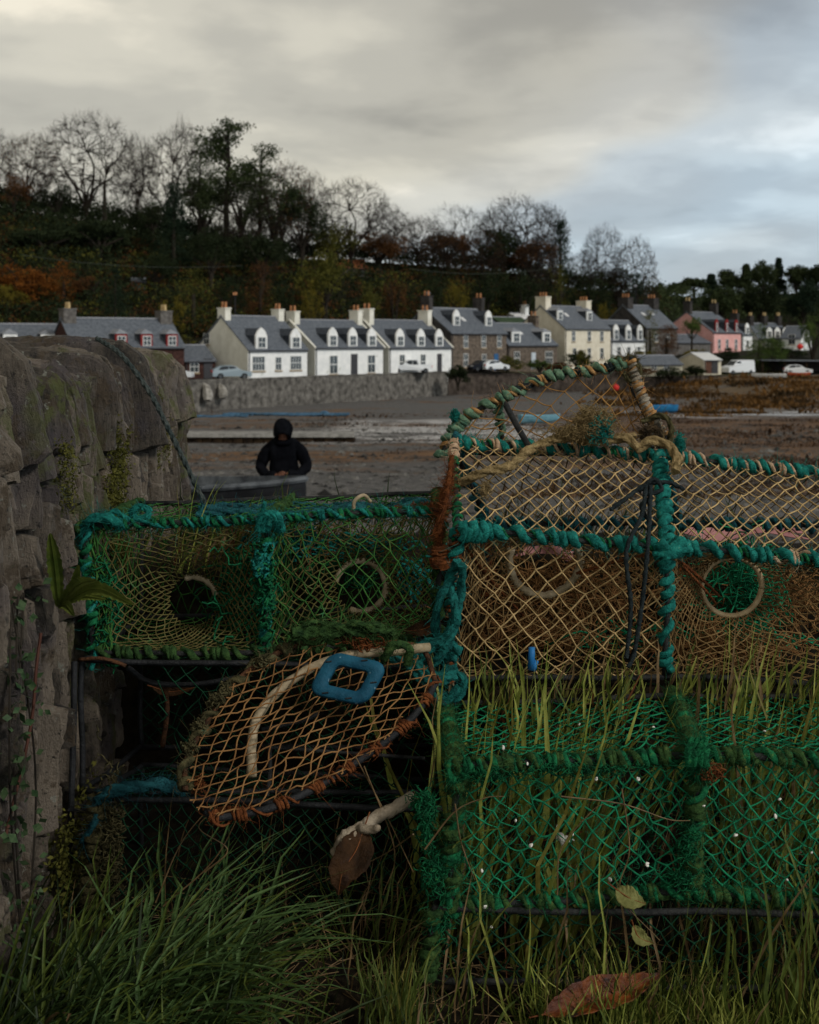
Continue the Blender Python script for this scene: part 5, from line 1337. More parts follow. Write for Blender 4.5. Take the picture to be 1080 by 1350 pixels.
m_ntan = mat('tan net', (.19, .125, .050), (.46, .325, .155), 40, .85, 0, lo=.35, hi=.6)
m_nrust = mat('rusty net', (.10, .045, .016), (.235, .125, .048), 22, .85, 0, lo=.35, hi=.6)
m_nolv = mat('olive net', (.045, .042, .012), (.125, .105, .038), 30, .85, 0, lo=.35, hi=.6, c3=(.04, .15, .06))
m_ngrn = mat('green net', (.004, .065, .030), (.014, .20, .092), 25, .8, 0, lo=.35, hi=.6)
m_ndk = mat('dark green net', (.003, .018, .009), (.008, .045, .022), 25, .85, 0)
m_rust = mat('rusted bar', (.030, .018, .012), (.10, .045, .022), 60, .85, .6, 150)
m_bar = mat('rubber coated bar', (.006, .007, .008), (.022, .023, .022), 50, .7, .4, 120, spec=.25)
m_cream = mat('cream hose', (.19, .15, .09), (.37, .30, .20), 30, .5, .2, 60, spots=(45, .62, (.25, .18, .10)))
m_shell = mat('white shell', (.55, .53, .48), (.7, .68, .62), 90, .4)

def ring(mb, c, X, Y, r, tr, a0=0, a1=360, band=True, n=64, ry=None):
    a = np.radians(np.linspace(a0, a1, n)); ry = ry or r
    P = c + np.cos(a)[:, None] * X * r + np.sin(a)[:, None] * Y * ry
    P = wob(P, r * .02, 20)
    rr = tr * (1 + (.14 * np.sin(np.arange(n) * 1.15) if band else 0))
    mb.tube(P, rr, 10)
class Creel:
    def __init__(s, name, label, loc, cat='lobster creel', group='creels heaped by the wall'):
        s.root = empty(name, loc, label, cat, group)
    def bars(s, segs, r=.006, m=None, name='frame_bar'):
        out = []
        for i, (p, q) in enumerate(segs):
            P = bent(p, q, n=14, amp=.0025, fr=14); mb = MB(); mb.tube(P, r * (1 + .05 * np.sin(np.arange(14) * 2.2)), 10)
            mb.build(name, m or m_bar, s.root, smooth=True); out.append(P)
        return out
    def part(s, mb, name, mats, smooth=True): return mb.build(name, mats, s.root, smooth=smooth)
def lerp(a, b, t): return np.asarray(a) * (1 - t) + np.asarray(b) * t

# ---- tan creel (upper right): profile front-bottom, front-top, crest, rear-shoulder, rear-bottom
TL = [W(592, 895, 2.42), W(603, 698, 2.40), W(598, 582, 2.66), W(640, 690, 2.86), W(640, 855, 2.86)]
TR = [W(1178, 905, 2.42), W(1178, 745, 2.40), W(1178, 636, 2.66), W(1190, 694, 2.86), W(1190, 860, 2.86)]
TM = [W(876, 892, 2.42), W(881, 722, 2.40), W(870, 600, 2.66), W(893, 690, 2.86), W(893, 858, 2.86)]
cr = Creel('creel', 'tan-netted creel bound with teal rope on the grass bank at the right', (.45, 2.6, -.68))
segs = []
for H_ in (TL, TM, TR):
    for k in range(4): segs.append((H_[k], H_[k + 1]))
nH = len(segs)
for k in range(5):
    segs.append((TL[k], TM[k])); segs.append((TM[k], TR[k]))
PB = cr.bars(segs, .0058)
mb = MB(); fz = MB()
for j in (nH + 2, nH + 3): wrap(mb, PB[j], .0092, .0080, .030, jit=.45, fuzz=1500)           # front-top edge, thick teal
for j in (nH + 4, nH + 5): wrap(mb, PB[j], .0090, .0076, .029, jit=.45, fuzz=1500)           # crest
for j in (4, 5): wrap(mb, PB[j], .0092, .0075, .034, jit=.35, fuzz=400)           # middle hoop front
wrap(mb, PB[5], .0095, .0075, .030, a0=.0, a1=1, jit=.3, fuzz=300)
wrap(mb, PB[0], .0092, .0070, .040, jit=.35, fuzz=400)
rope(mb, [TM[1] + [-.02, -.012, .012], TM[1] + [0, -.024, 0], TM[1] + [.03, -.02, .018]], .0105, fuzz=600)
rope(mb, [TM[1] + [-.03, -.012, -.012], TM[1] + [0, -.028, -.006], TM[1] + [.04, -.015, .004]], .0105, fuzz=600)
rope(mb, [TM[1] + [.022, -.012, .02], TM[1] + [-.004, -.03, -.01], TM[1] + [-.016, -.015, -.035]], .0095, fuzz=600)
for k in range(5): rope(mb, [TL[1] + [.01 + k * .009, -.018, .018 - .01 * (k % 2)], TL[1] + [.014 + k * .01, -.024, 0], TL[1] + [.008 + k * .01, -.016, -.02]], .0085, fuzz=500)
cr.part(mb, 'rope_binding', m_teal)
mb = MB(); 
wrap(mb, PB[1], .0078, .0032, .017, a0=.05, a1=.95, jit=.5, fuzz=200); wrap(mb, PB[0], .0078, .003, .05, jit=.4)
wrap(mb, PB[nH + 4], .0078, .0032, .021, jit=.5, fuzz=200); wrap(mb, PB[nH + 2], .0078, .003, .025, jit=.5); wrap(mb, PB[nH + 3], .0078, .003, .025, jit=.5)
cr.part(mb, 'green_twine', m_green)
mb = MB(); wrap(mb, PB[1], .0085, .0038, .010, a0=.78, a1=1, jit=.2, fuzz=900); wrap(mb, PB[nH + 4], .011, .0038, .020, jit=.6, fuzz=300); wrap(mb, PB[nH + 5], .011, .0038, .022, jit=.6, fuzz=300); wrap(mb, PB[nH + 3], .012, .0035, .05, a0=.4, a1=1, jit=.6, fuzz=400)
cr.part(mb, 'buff_twine', ropemat('buff twine', (.30, .19, .11), (.5, .36, .24)))
mb = MB(); 
for j, a0_, a1_ in ((0, .45, 1), (0, 0, .2), (3, 0, 1), (7, 0, 1)): wrap(mb, PB[j], .0095, .0034, .012, a0=a0_, a1=a1_, jit=.4, fuzz=250)
rope(mb, [W(606, 702, 2.40), W(640, 742, 2.5), W(700, 800, 2.7)], .0028); rope(mb, [W(606, 706, 2.40), W(636, 752, 2.5), W(690, 812, 2.7)], .0028)
rope(mb, [W(900, 742, 2.40), W(930, 768, 2.44), W(948, 786, 2.5)], .0030); rope(mb, [W(902, 748, 2.40), W(928, 776, 2.44), W(944, 796, 2.5)], .0026)
rope(mb, [W(760, 756, 2.46), W(820, 738, 2.42), W(872, 728, 2.40)], .003)
cr.part(mb, 'orange_twine', m_oran)
mb = MB()
for j in (nH + 6, nH + 7, nH + 8, nH + 9): wrap(mb, PB[j], .010, .008, .03, jit=.4, fuzz=200)
for j in (2, 6): wrap(mb, PB[j], .010, .007, .035, jit=.4)
cr.part(mb, 'rear_binding', m_blue_r)
# netting
mb = MB()
net(mb, quad_surf(TL[1], TM[1], TM[2], TL[2], .006), 26, 14, .00150, knot=1.9)
net(mb, quad_surf(TM[1], TR[1], TR[2], TM[2], .006), 30, 14, .00150, knot=1.9)
cr.part(mb, 'sloping_net', m_ntan)
mb = MB(); net(mb, quad_surf(TL[0], TM[0], TM[1], TL[1], -.012, amp=.008), 18, 12, .00145, knot=1.9); cr.part(mb, 'front_net', m_ntan)
mb = MB()
fs, rc, X, Y = funnel_surf(TL[0], TM[0], TM[1], TL[1], (.44, .84), .070, .085, (0, 1, -.2))
net(mb, fs, 62, 14, .00125, wrapu=True, knot=1.7, jit=.2); ringc1 = rc, X, Y
fs, rc, X, Y = funnel_surf(TM[0], TR[0], TR[1], TM[1], (.345, .70), .062, .10, (.0, 1, -.1))
net(mb, fs, 78, 18, .00125, wrapu=True, knot=1.7, jit=.22); ringc2 = rc, X, Y
cr.part(mb, 'entrance_net', mat('brown net', (.075, .048, .018), (.19, .12, .05), 40, .85, 0, lo=.35, hi=.6))
mb = MB(); ring(mb, *ringc1, .072, .0078, a0=158, a1=382); cr.part(mb, 'entrance_ring', m_cream)
mb = MB(); ring(mb, *ringc2, .062, .0058, band=False); cr.part(mb, 'entrance_ring', mat('buff hose', (.28, .19, .10), (.42, .32, .19), 40, .6))
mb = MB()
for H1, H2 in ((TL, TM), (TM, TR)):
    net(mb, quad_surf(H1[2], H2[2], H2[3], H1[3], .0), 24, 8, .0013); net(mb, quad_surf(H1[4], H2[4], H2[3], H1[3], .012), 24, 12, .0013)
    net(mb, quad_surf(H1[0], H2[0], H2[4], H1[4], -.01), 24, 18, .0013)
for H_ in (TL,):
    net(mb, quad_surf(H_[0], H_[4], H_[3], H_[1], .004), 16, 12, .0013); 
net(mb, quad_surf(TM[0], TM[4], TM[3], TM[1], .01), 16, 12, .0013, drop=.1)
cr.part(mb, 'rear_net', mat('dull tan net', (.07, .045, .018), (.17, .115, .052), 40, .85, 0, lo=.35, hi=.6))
# tangled scraps of net and twine inside the creel
def tangle(mb, c, sp_, n, ln, r, mi=0, seg=10):
    c = np.asarray(c, float); st_ = c + rng.normal(size=(n, 3)) * sp_
    d = rng.normal(size=(n, 3)); P = [st_]
    for i in range(seg - 1):
        d = d * .75 + rng.normal(size=(n, 3)) * .7; d -= (P[-1] - c) / np.array(sp_) * .25; d /= np.linalg.norm(d, axis=1)[:, None]
        P.append(P[-1] + d * ln / seg)
    mb.strands(np.stack(P, 1), r, 4, mi)
mb = MB(); tangle(mb, W(820, 860, 2.7), (.10, .06, .03), 60, .25, .0022); tangle(mb, W(980, 770, 2.72), (.05, .04, .05), 110, .2, .0018); tangle(mb, W(990, 850, 2.7), (.07, .05, .03), 90, .2, .0018)
tag(mb.build('net_scrap', m_ngrn), 'bright green net scraps lying inside the tan creel', 'net')
mb = MB(); tangle(mb, W(720, 845, 2.7), (.10, .06, .02), 200, .25, .0014); tangle(mb, W(960, 860, 2.62), (.11, .06, .02), 230, .22, .0014); tangle(mb, W(740, 780, 2.74), (.11, .03, .05), 200, .25, .0013); tangle(mb, W(1000, 790, 2.78), (.12, .03, .05), 200, .25, .0013)
tag(mb.build('net_scrap', m_nrust), 'heap of brown net scraps on the floor of the tan creel', 'net')
m_pink = mat('faded pink plastic', (.24, .10, .10), (.42, .21, .20), 9, .7)
def rag(name, c, w_, h_, m, label, cat, amp=.02, dirx=(1, 0, 0), dirz=(0, .5, .4)):
    u = np.linspace(-1, 1, 30); v = np.linspace(-1, 1, 22); U, V = np.meshgrid(u, v, indexing='ij')
    k = 1 + .18 * np.sin(7 * U + 3 * V) ; P = np.asarray(c) + U[..., None] * np.array(dirx) * w_ * (1 + .15 * np.sin(5 * V))[..., None] + V[..., None] * unit(dirz) * h_ * k[..., None]
    P = wob(P, amp, 22, rng.uniform(0, 9)); o_ = MB().sheet(P).build(name, m, smooth=True)
    md = o_.modifiers.new('thickness', 'SOLIDIFY'); md.thickness = .002
    return tag(o_, label, cat)
rag('plastic_sheet', W(735, 738, 2.98), .115, .026, m_pink, 'faded pink plastic seen through the left half of the tan creel', 'plastic')
rag('plastic_sheet', W(970, 700, 3.05), .16, .022, m_pink, 'pale pink plastic strip seen through the right half of the tan creel', 'plastic', amp=.012)
m_bplas = mat('blue plastic', (.012, .10, .28), (.025, .16, .38), 20, .4)
mb = MB(); q = W(700, 868, 2.40); mb.tube([q + [0, 0, -.022], q + [.002, 0, .022]], [.0072, .0068], 10); mb.tube([q + [.004, -.001, -.024], q + [.011, 0, -.004]], [.006, .005], 10)
tag(mb.build('plastic_tag', m_bplas, smooth=True), 'small bright blue plastic tag on the front net of the tan creel', 'tag')
# black cords hanging over the middle hoop
mb = MB()
k0 = W(856, 640, 2.47)
for pts in ([(805, 672, 2.40), (832, 652, 2.43), (850, 640, 2.45), (880, 636, 2.46), (902, 645, 2.48)], [(852, 640, 2.44), (846, 680, 2.40), (826, 728, 2.37), (832, 800, 2.36), (826, 868, 2.35)],
            [(858, 640, 2.44), (856, 690, 2.39), (853, 735, 2.36), (846, 800, 2.35), (836, 862, 2.35), (828, 880, 2.34)], [(848, 644, 2.44), (858, 655, 2.43), (846, 668, 2.42), (858, 690, 2.41)],
            [(842, 648, 2.44), (862, 632, 2.44), (872, 646, 2.44), (850, 652, 2.43)]):
    rope(mb, [W(*p) for p in pts], .0042, sides=9, lobes=3)
tag(mb.build('black_cord', m_bk_r, smooth=True), 'knotted black cord hanging down the front of the tan creel', 'cord')

# ---- topmost creel standing on edge behind the tan one
S1 = [W(584, 596, 2.74), W(607, 556, 2.74), W(660, 526, 2.74), W(720, 498, 2.74), W(790, 486, 2.74), W(832, 476, 2.74)]
S2 = [W(832, 476, 2.74), W(850, 530, 2.72), W(884, 588, 2.70)]
cr = Creel('creel', 'topmost creel of orange net perched slanting behind the tan one', (.25, 2.75, -.25))
top = wob(crv(S1, 40), .0015, 30); sidep = crv(S2, 20)
mb = MB(); mb.tube(top, .0062, 10); cr.part(mb, 'frame_bar', m_bar)
mb = MB(); mb.tube(sidep, .0075, 10); cr.part(mb, 'frame_bar', m_bar)
mb = MB(); mb.tube(crv([W(822, 490, 2.76), W(842, 530, 2.76), W(862, 570, 2.78)], 12), .0042, 8); cr.part(mb, 'brace', m_bar)
mb = MB(); mb.tube(crv([W(664, 528, 2.74), W(682, 562, 2.68), W(702, 596, 2.62)], 10), .0068, 10); cr.part(mb, 'brace', m_bar)
mb = MB(); mb.tube(crv([W(656, 530, 2.76), W(660, 560, 2.78), W(665, 600, 2.80)], 10), .0055, 8); cr.part(mb, 'brace', m_bar)
mb = MB(); mb.tube(crv([W(584, 596, 2.74), W(730, 598, 2.76), W(884, 590, 2.72)], 20), .0055, 8); cr.part(mb, 'frame_bar', m_bar)
mb = MB(); wrap(mb, top, .0088, .0070, .030, jit=.35, a0=.08, fuzz=500); wrap(mb, crv([W(656, 530, 2.76), W(660, 560, 2.78), W(665, 600, 2.80)], 10), .008, .005, .022, fuzz=500)
wrap(mb, top, .0105, .0072, .022, jit=.5, a0=0, a1=.25, fuzz=900)
cr.part(mb, 'rope_binding', ropemat('pale sea-green rope', (.05, .115, .075), (.15, .24, .15), (.32, .27, .14)))
mb = MB(); wrap(mb, top, .0080, .0042, .021, jit=.6, a0=.03, fuzz=500); wrap(mb, sidep, .0095, .0038, .014, jit=.5, a0=.0, a1=.85, fuzz=300)
cr.part(mb, 'buff_twine', ropemat('ochre twine', (.24, .12, .04), (.45, .26, .11)))
mb = MB(); wrap(mb, sidep, .0082, .0046, .0105, jit=.1, a0=.02, a1=.9); cr.part(mb, 'pale_banding', ropemat('grey banding', (.12, .11, .09), (.30, .26, .20)))
mb = MB(); wrap(mb, top, .0070, .0046, .016, jit=.5, a0=.3, fuzz=500); cr.part(mb, 'dark_twine', m_bk_r)
def ssurf(U, V):
    U = np.clip(U, 0, 1); q = np.linspace(0, 1, 40); qq = np.linspace(0, 1, 60)
    allp = np.concatenate([top, sidep[1:10]]); s_ = np.linspace(0, 1, len(allp))
    T_ = np.stack([np.interp(U, s_, allp[:, i]) for i in range(3)], -1); B_ = lerp(W(584, 598, 2.74), W(872, 596, 2.74), U[..., None])
    P = T_ * V[..., None] + B_ * (1 - V[..., None]); return wob(P, .004, 16)
mb = MB(); net(mb, ssurf, 22, 8, .00140, knot=1.8, jit=.18); cr.part(mb, 'net', mat('orange net', (.15, .075, .022), (.33, .18, .062), 30, .85, 0, lo=.35, hi=.6))
# rope end loops and dark knot at its right foot
mb = MB(); rope(mb, [W(830, 478, 2.74), W(843, 484, 2.73), W(842, 500, 2.73), (W(830, 502, 2.73)), W(822, 492, 2.73)], .0048, fuzz=1500)
rope(mb, [W(820, 476, 2.73), W(830, 470, 2.74), W(842, 476, 2.74)], .0045, fuzz=2500)
tag(mb.build('rope_end', m_olive_r), 'ragged rope end curling at the tip of the topmost creel', 'rope'); mb = MB()
rope(mb, [W(846, 556, 2.70), W(872, 548, 2.69), W(885, 562, 2.68), W(882, 590, 2.68)], .0062, fuzz=400)
tag(mb.build('rope_end', m_olive_r), 'dark olive rope loop beside the lump of knotted brown rope', 'rope')
mb = MB()
for k in range(9):
    c0 = W(858, 572, 2.68); a = rng.uniform(0, 6, 5)
    rope(mb, [c0 + np.array([.02 * math.cos(x) * rng.uniform(.6, 1.3), .01 * math.sin(2 * x), .014 * math.sin(x)]) for x in np.cumsum(rng.uniform(.8, 1.6, 5)) + k], .0055, fuzz=500)
tag(mb.build('rope_knot', ropemat('dark brown rope', (.02, .014, .008), (.06, .04, .02))), 'dark brown lump of knotted rope at the right foot of the topmost creel', 'rope')
# tan rope with frayed tuft lying on top of the tan creel
mb = MB()
P1 = rope(mb, [W(606, 637, 2.52), W(640, 622, 2.50), W(672, 615, 2.52), W(700, 592, 2.58), W(740, 578, 2.61), W(790, 582, 2.62), W(826, 578, 2.61), W(842, 592, 2.60)], .0088, fuzz=500)
rope(mb, [W(838, 594, 2.62), W(858, 582, 2.62), W(880, 586, 2.61), W(893, 604, 2.58), (W(890, 622, 2.55))], .0098, fuzz=500)
rope(mb, [W(735, 578, 2.62), W(762, 570, 2.63), W(800, 578, 2.63), W(838, 574, 2.64)], .008, fuzz=500)
tangle(mb, W(782, 558, 2.60), (.020, .015, .016), 620, .075, .00065); tangle(mb, W(760, 572, 2.60), (.03, .015, .008), 200, .08, .0006)
tangle(mb, W(640, 645, 2.48), (.008, .006, .010), 60, .04, .0006)
tag(mb.build('tan_rope', m_tan), 'thick tan rope with a frayed tuft lying along the top of the tan creel', 'rope')
for c_, s_, n_, l_, lb in ((W(790, 566, 2.59), (.014, .012, .013), 200, .06, 'green frayed fibres in the middle of the tan rope tuft'), (W(600, 548, 2.73), (.005, .005, .007), 120, .03, 'pale green frayed tuft at the left tip of the topmost creel'), (W(896, 585, 2.64), (.004, .004, .010), 160, .04, 'blue-green frayed rope tuft standing at the corner of the tan creel')):
    mb = MB(); tangle(mb, c_, s_, n_, l_, .0008); tag(mb.build('rope_fibres', m_teal), lb, 'rope')
# ---- left green creel
LL = [W(122, 862, 2.46), W(112, 694, 2.46), W(185, 664, 2.80), W(185, 815, 2.80)]
LR = [W(578, 842, 2.46), W(582, 672, 2.46), W(576, 650, 2.80), W(575, 800, 2.80)]
LMh = [lerp(LL[k], LR[k], .515) for k in range(4)]; LMh[1] = W(352, 684, 2.46); LMh[0] = W(350, 860, 2.46)
cr = Creel('creel', 'green-netted creel with two cream entrance rings against the old wall', (-.3, 2.6, -.65))
segs = []
for H_ in (LL, LMh, LR):
    for k in range(4): segs.append((H_[k], H_[(k + 1) % 4]))
nH = 12
for k in range(4): segs += [(LL[k], LMh[k]), (LMh[k], LR[k])]
PB = cr.bars(segs, .0058)
mb = MB()
for j in (nH + 2, nH + 3): wrap(mb, PB[j], .0068, .0042, .018, jit=.6, fuzz=1100)
for j in (0, 4): wrap(mb, PB[j], .0085, .0058, .022, jit=.6, fuzz=900)
cr.part(mb, 'rope_binding', m_green)
mb = MB()
for j in (nH + 2, nH + 3): wrap(mb, PB[j], .0078, .0040, .038, jit=.7, fuzz=700)
for j in (0, 4): wrap(mb, PB[j], .0092, .0052, .050, jit=.7, fuzz=600)
rope(mb, [W(104, 705, 2.46), W(118, 686, 2.44), W(140, 682, 2.44), W(160, 692, 2.45)], .0085, fuzz=1500)
rope(mb, [W(140, 690, 2.46), W(150, 674, 2.47), W(170, 686, 2.46), W(185, 690, 2.46)], .0055, fuzz=900)
for k in range(3): rope(mb, [W(340 + k * 6, 700, 2.44), W(346 + k * 7, 678, 2.43), W(362 + k * 3, 682, 2.43), W(366 + k * 3, 700, 2.45)], .0066, fuzz=900)
cr.part(mb, 'teal_binding', m_teal)
mb = MB()
for j in (nH, nH + 1): wrap(mb, PB[j], .0085, .0065, .020, jit=.6, fuzz=700)
for j in (8, 9, 5, 1): wrap(mb, PB[j], .0085, .006, .028, jit=.6, fuzz=500)
cr.part(mb, 'lower_binding', m_mossr)
mb = MB()
fs, rc, X, Y = funnel_surf(LL[0], LMh[0], LMh[1], LL[1], (.51, .32), .050, .10, (.1, 1, .0), ru=1.05)
net(mb, fs, 66, 17, .00125, wrapu=True, knot=1.6, jit=.15); r1 = rc, X, Y
fs, rc, X, Y = funnel_surf(LMh[0], LR[0], LR[1], LMh[1], (.55, .38), .052, .09, (-.05, 1, .0))
net(mb, fs, 66, 15, .00125, wrapu=True, knot=1.6, jit=.2); r2 = rc, X, Y
cr.part(mb, 'entrance_net', m_nolv)
mb = MB(); ring(mb, *r1, .050, .0062, a0=15, a1=110, n=20); cr.part(mb, 'entrance_ring', m_cream)
mb = MB(); ring(mb, *r2, .053, .0066, a0=-120, a1=165, n=50); cr.part(mb, 'entrance_ring', m_cream)
mb = MB()
net(mb, quad_surf(LMh[0], LR[0], LR[1], LMh[1], .0, amp=.008), 20, 12, .0013, jit=.25)
for H1, H2 in ((LL, LMh), (LMh, LR)):
    net(mb, quad_surf(H1[1], H2[1], H2[2], H1[2], -.015), 22, 14, .0013, jit=.25); net(mb, quad_surf(H1[3], H2[3], H2[2], H1[2], .0), 22, 12, .0014, jit=.25)
    net(mb, quad_surf(H1[0], H2[0], H2[3], H1[3], -.01), 22, 14, .0014, jit=.25)
net(mb, quad_surf(LL[0], LL[3], LL[2], LL[1], .01), 16, 12, .0014, jit=.3); net(mb, quad_surf(LMh[0], LMh[3], LMh[2], LMh[1], .02), 16, 12, .0014, jit=.3)
net(mb, quad_surf(lerp(LL[0], LMh[0], .02), lerp(LL[0], LMh[0], .12), lerp(LL[1], LMh[1], .12), lerp(LL[1], LMh[1], .02), 0), 6, 16, .0018, jit=.4)
cr.part(mb, 'net', mat('olive green net', (.012, .045, .010), (.045, .135, .030), 25, .85, 0, lo=.35, hi=.6, c3=(.12, .12, .04)))
for c_, s_, n_, l_, r_ in ((W(320, 780, 2.6), (.04, .06, .05), 120, .14, .0019), (W(140, 800, 2.5), (.012, .03, .06), 160, .12, .0018), (W(350, 770, 2.45), (.008, .01, .045), 90, .08, .0024), (W(440, 740, 2.7), (.09, .04, .025), 120, .14, .0016)):
    mb = MB(); tangle(mb, c_, s_, n_, l_, r_); cr.part(mb, 'frayed_net', m_green)
for c_, s_, n_, l_, r_ in ((W(345, 745, 2.44), (.007, .008, .018), 60, .05, .0035), (W(545, 762, 2.62), (.02, .03, .02), 60, .08, .003), (W(430, 720, 2.68), (.1, .03, .01), 90, .12, .0026)):
    mb = MB(); tangle(mb, c_, s_, n_, l_, r_); cr.part(mb, 'teal_scrap', m_teal)
# coil of teal rope on its left corner, rope heap along the top
mb = MB(); c0 = W(186, 678, 2.50)
for k in range(3): rope(mb, [c0 + np.array([(.022 - .004 * k) * math.cos(a), -.004 * k, (.017 - .003 * k) * math.sin(a) + .002 * k]) for a in np.linspace(.3 + k, 5.6 + k, 12)], .0046, fuzz=500)
tag(mb.build('rope_coil', m_teal), 'small curled coil of teal rope on the left corner of the green creel', 'rope')
mb = MB()
for k in range(5):
    xs = np.linspace(262, 585, 9); rope(mb, [W(x + rng.normal() * 3, 676 - 4 * k * (k < 3) + rng.normal() * 2.5 - 8 * (x > 520), 2.62 + .05 * k + rng.normal() * .01) for x in xs], .0075 + .001 * (k % 2), fuzz=500)
tag(mb.build('rope_heap', m_blue_r), 'blue-green ropes heaped along the top of the green creel', 'rope')
mb = MB(); mb.tube(crv([W(466, 674, 2.56), W(468, 660, 2.56), W(480, 653, 2.57), W(489, 662, 2.57)], 16), .0042, 8)
tag(mb.build('hose_end', m_cream, smooth=True), 'short cream hose loop poking up from the blue-green ropes', 'hose')
mb = MB(); 
for k in range(7): rope(mb, [W(574 + k, 700 + k * 4, 2.44), W(588 - k, 660, 2.42 + .01 * k), W(596, 600 + 6 * k, 2.44)], .0042, fuzz=1300)
for k in range(10): wrap(mb, crv([W(583, 718 + 2 * k, 2.42), W(585, 745, 2.42)], 6), .016 + .001 * k, .0022, .01, jit=.6)
tangle(mb, W(560, 672, 2.5), (.025, .02, .006), 200, .06, .0008)
tag(mb.build('orange_twine', m_oran), 'rusty orange twine binding the corner between the green and the tan creel', 'twine')
# hanging rope tangle between the creels
mb = MB()
for pts in ([(604, 740), (592, 765), (600, 800), (598, 830), (570, 850), (545, 862)], [(610, 745), (606, 790), (590, 850), (560, 880), (530, 870)], [(598, 880), (575, 905), (600, 922), (612, 896), (585, 880)],
            [(590, 850), (560, 848), (548, 872), (575, 892), (602, 880)], [(598, 760), (580, 790), (574, 830), (586, 860), (600, 870)], [(606, 860), (585, 845), (560, 860), (548, 885), (570, 900), (600, 890)],
            [(560, 905), (585, 925), (606, 905)], [(545, 880), (520, 868), (500, 862), (488, 870), (500, 884)]):
    D0 = 2.34 + rng.normal() * .02; rope(mb, [W(x, y, D0 + rng.normal() * .012) for x, y in pts], .0082 + rng.normal() * .0006, fuzz=600)
tag(mb.build('rope_tangle', ropemat('deep teal rope', (.003, .045, .042), (.010, .125, .11))), 'tangle of thick teal rope hanging between the green creel and the tan creel', 'rope')

# ---- dark bare-framed creels below the green one
A = [W(108, 1044, 2.40), W(108, 870, 2.40), W(186, 850, 2.78), W(186, 985, 2.78)]
B = [W(580, 1044, 2.40), W(560, 880, 2.40), W(570, 850, 2.78), W(570, 985, 2.78)]
cr = Creel('creel', 'dark creel with bare black bars directly under the green one', (-.3, 2.6, -.9))
Mh = [lerp(A[k], B[k], .45) for k in range(4)]
segs = [(A[k], A[(k + 1) % 4]) for k in range(4)] + [(B[k], B[(k + 1) % 4]) for k in range(4)] + [(A[k], B[k]) for k in range(4)]
cr.bars(segs, .0058, m_blk)
mb = MB(); mb.tube(crv([W(168, 880, 2.42), W(200, 900, 2.44), W(260, 902, 2.46), (W(320, 892, 2.46))], 20), .0055, 8); cr.part(mb, 'loose_bar', m_blk)
mb = MB(); mb.tube(crv([W(218, 905, 2.46), W(220, 940, 2.48), W(214, 985, 2.5)], 14), .0055, 8); cr.part(mb, 'loose_bar', m_rust)
mb = MB(); mb.tube(crv([W(104, 870, 2.39), W(130, 868, 2.38), W(150, 872, 2.39), (W(166, 878, 2.39))], 14), .004, 8); cr.part(mb, 'loose_bar', m_rust)
mb = MB()
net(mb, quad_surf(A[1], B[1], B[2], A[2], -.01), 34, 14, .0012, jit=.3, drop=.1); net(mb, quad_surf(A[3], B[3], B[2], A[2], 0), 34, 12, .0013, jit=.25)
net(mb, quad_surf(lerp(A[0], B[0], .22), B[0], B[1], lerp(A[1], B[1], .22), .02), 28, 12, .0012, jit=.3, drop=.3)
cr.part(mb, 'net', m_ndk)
A = [W(118, 1215, 2.28), W(132, 1050, 2.28), W(186, 1010, 2.6), W(186, 1160, 2.6)]
B = [W(600, 1240, 2.20), W(600, 1068, 2.20), W(585, 1030, 2.6), W(585, 1170, 2.6)]
cr = Creel('creel', 'half-hidden dark creel with a mossy post behind the long grass', (-.25, 2.4, -1.06))
segs = [(A[k], A[(k + 1) % 4]) for k in range(4)] + [(B[k], B[(k + 1) % 4]) for k in range(4)] + [(A[k], B[k]) for k in range(4)]
PB = cr.bars(segs, .0058, m_blk)
mb = MB(); wrap(mb, PB[0], .0135, .0095, .015, jit=.5, fuzz=2500); tangle(mb, W(146, 1120, 2.27), (.012, .012, .07), 500, .05, .0012); cr.part(mb, 'mossy_binding', m_olive_r)
mb = MB(); rope(mb, [W(128, 1056, 2.27), W(150, 1042, 2.26), W(190, 1036, 2.26), W(215, 1034, 2.27), W(242, 1046, 2.3)], .0105, fuzz=1800)
rope(mb, [W(128, 1062, 2.27), W(124, 1085, 2.26), W(108, 1110, 2.27)], .006, fuzz=800); cr.part(mb, 'rope_binding', m_blue_r)
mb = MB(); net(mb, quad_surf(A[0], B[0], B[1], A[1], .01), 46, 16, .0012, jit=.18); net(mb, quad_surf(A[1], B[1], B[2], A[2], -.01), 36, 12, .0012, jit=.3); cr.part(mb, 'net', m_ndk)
mb = MB(); q = [W(98, 872, 2.38), W(97, 960, 2.36), W(94, 1060, 2.34), W(90, 1190, 2.32)]; mb.tube(crv(q, 20), .006, 10)
tag(mb.build('iron_rod', m_blk), 'upright black rod standing against the foot of the old wall', 'rod')
mb = MB(); mb.tube([W(90, 1068, 2.33), W(124, 1070, 2.33)], .004, 8); tag(mb.build('iron_rod', m_blk), 'short dark rod crossing beside the mossy post', 'rod')

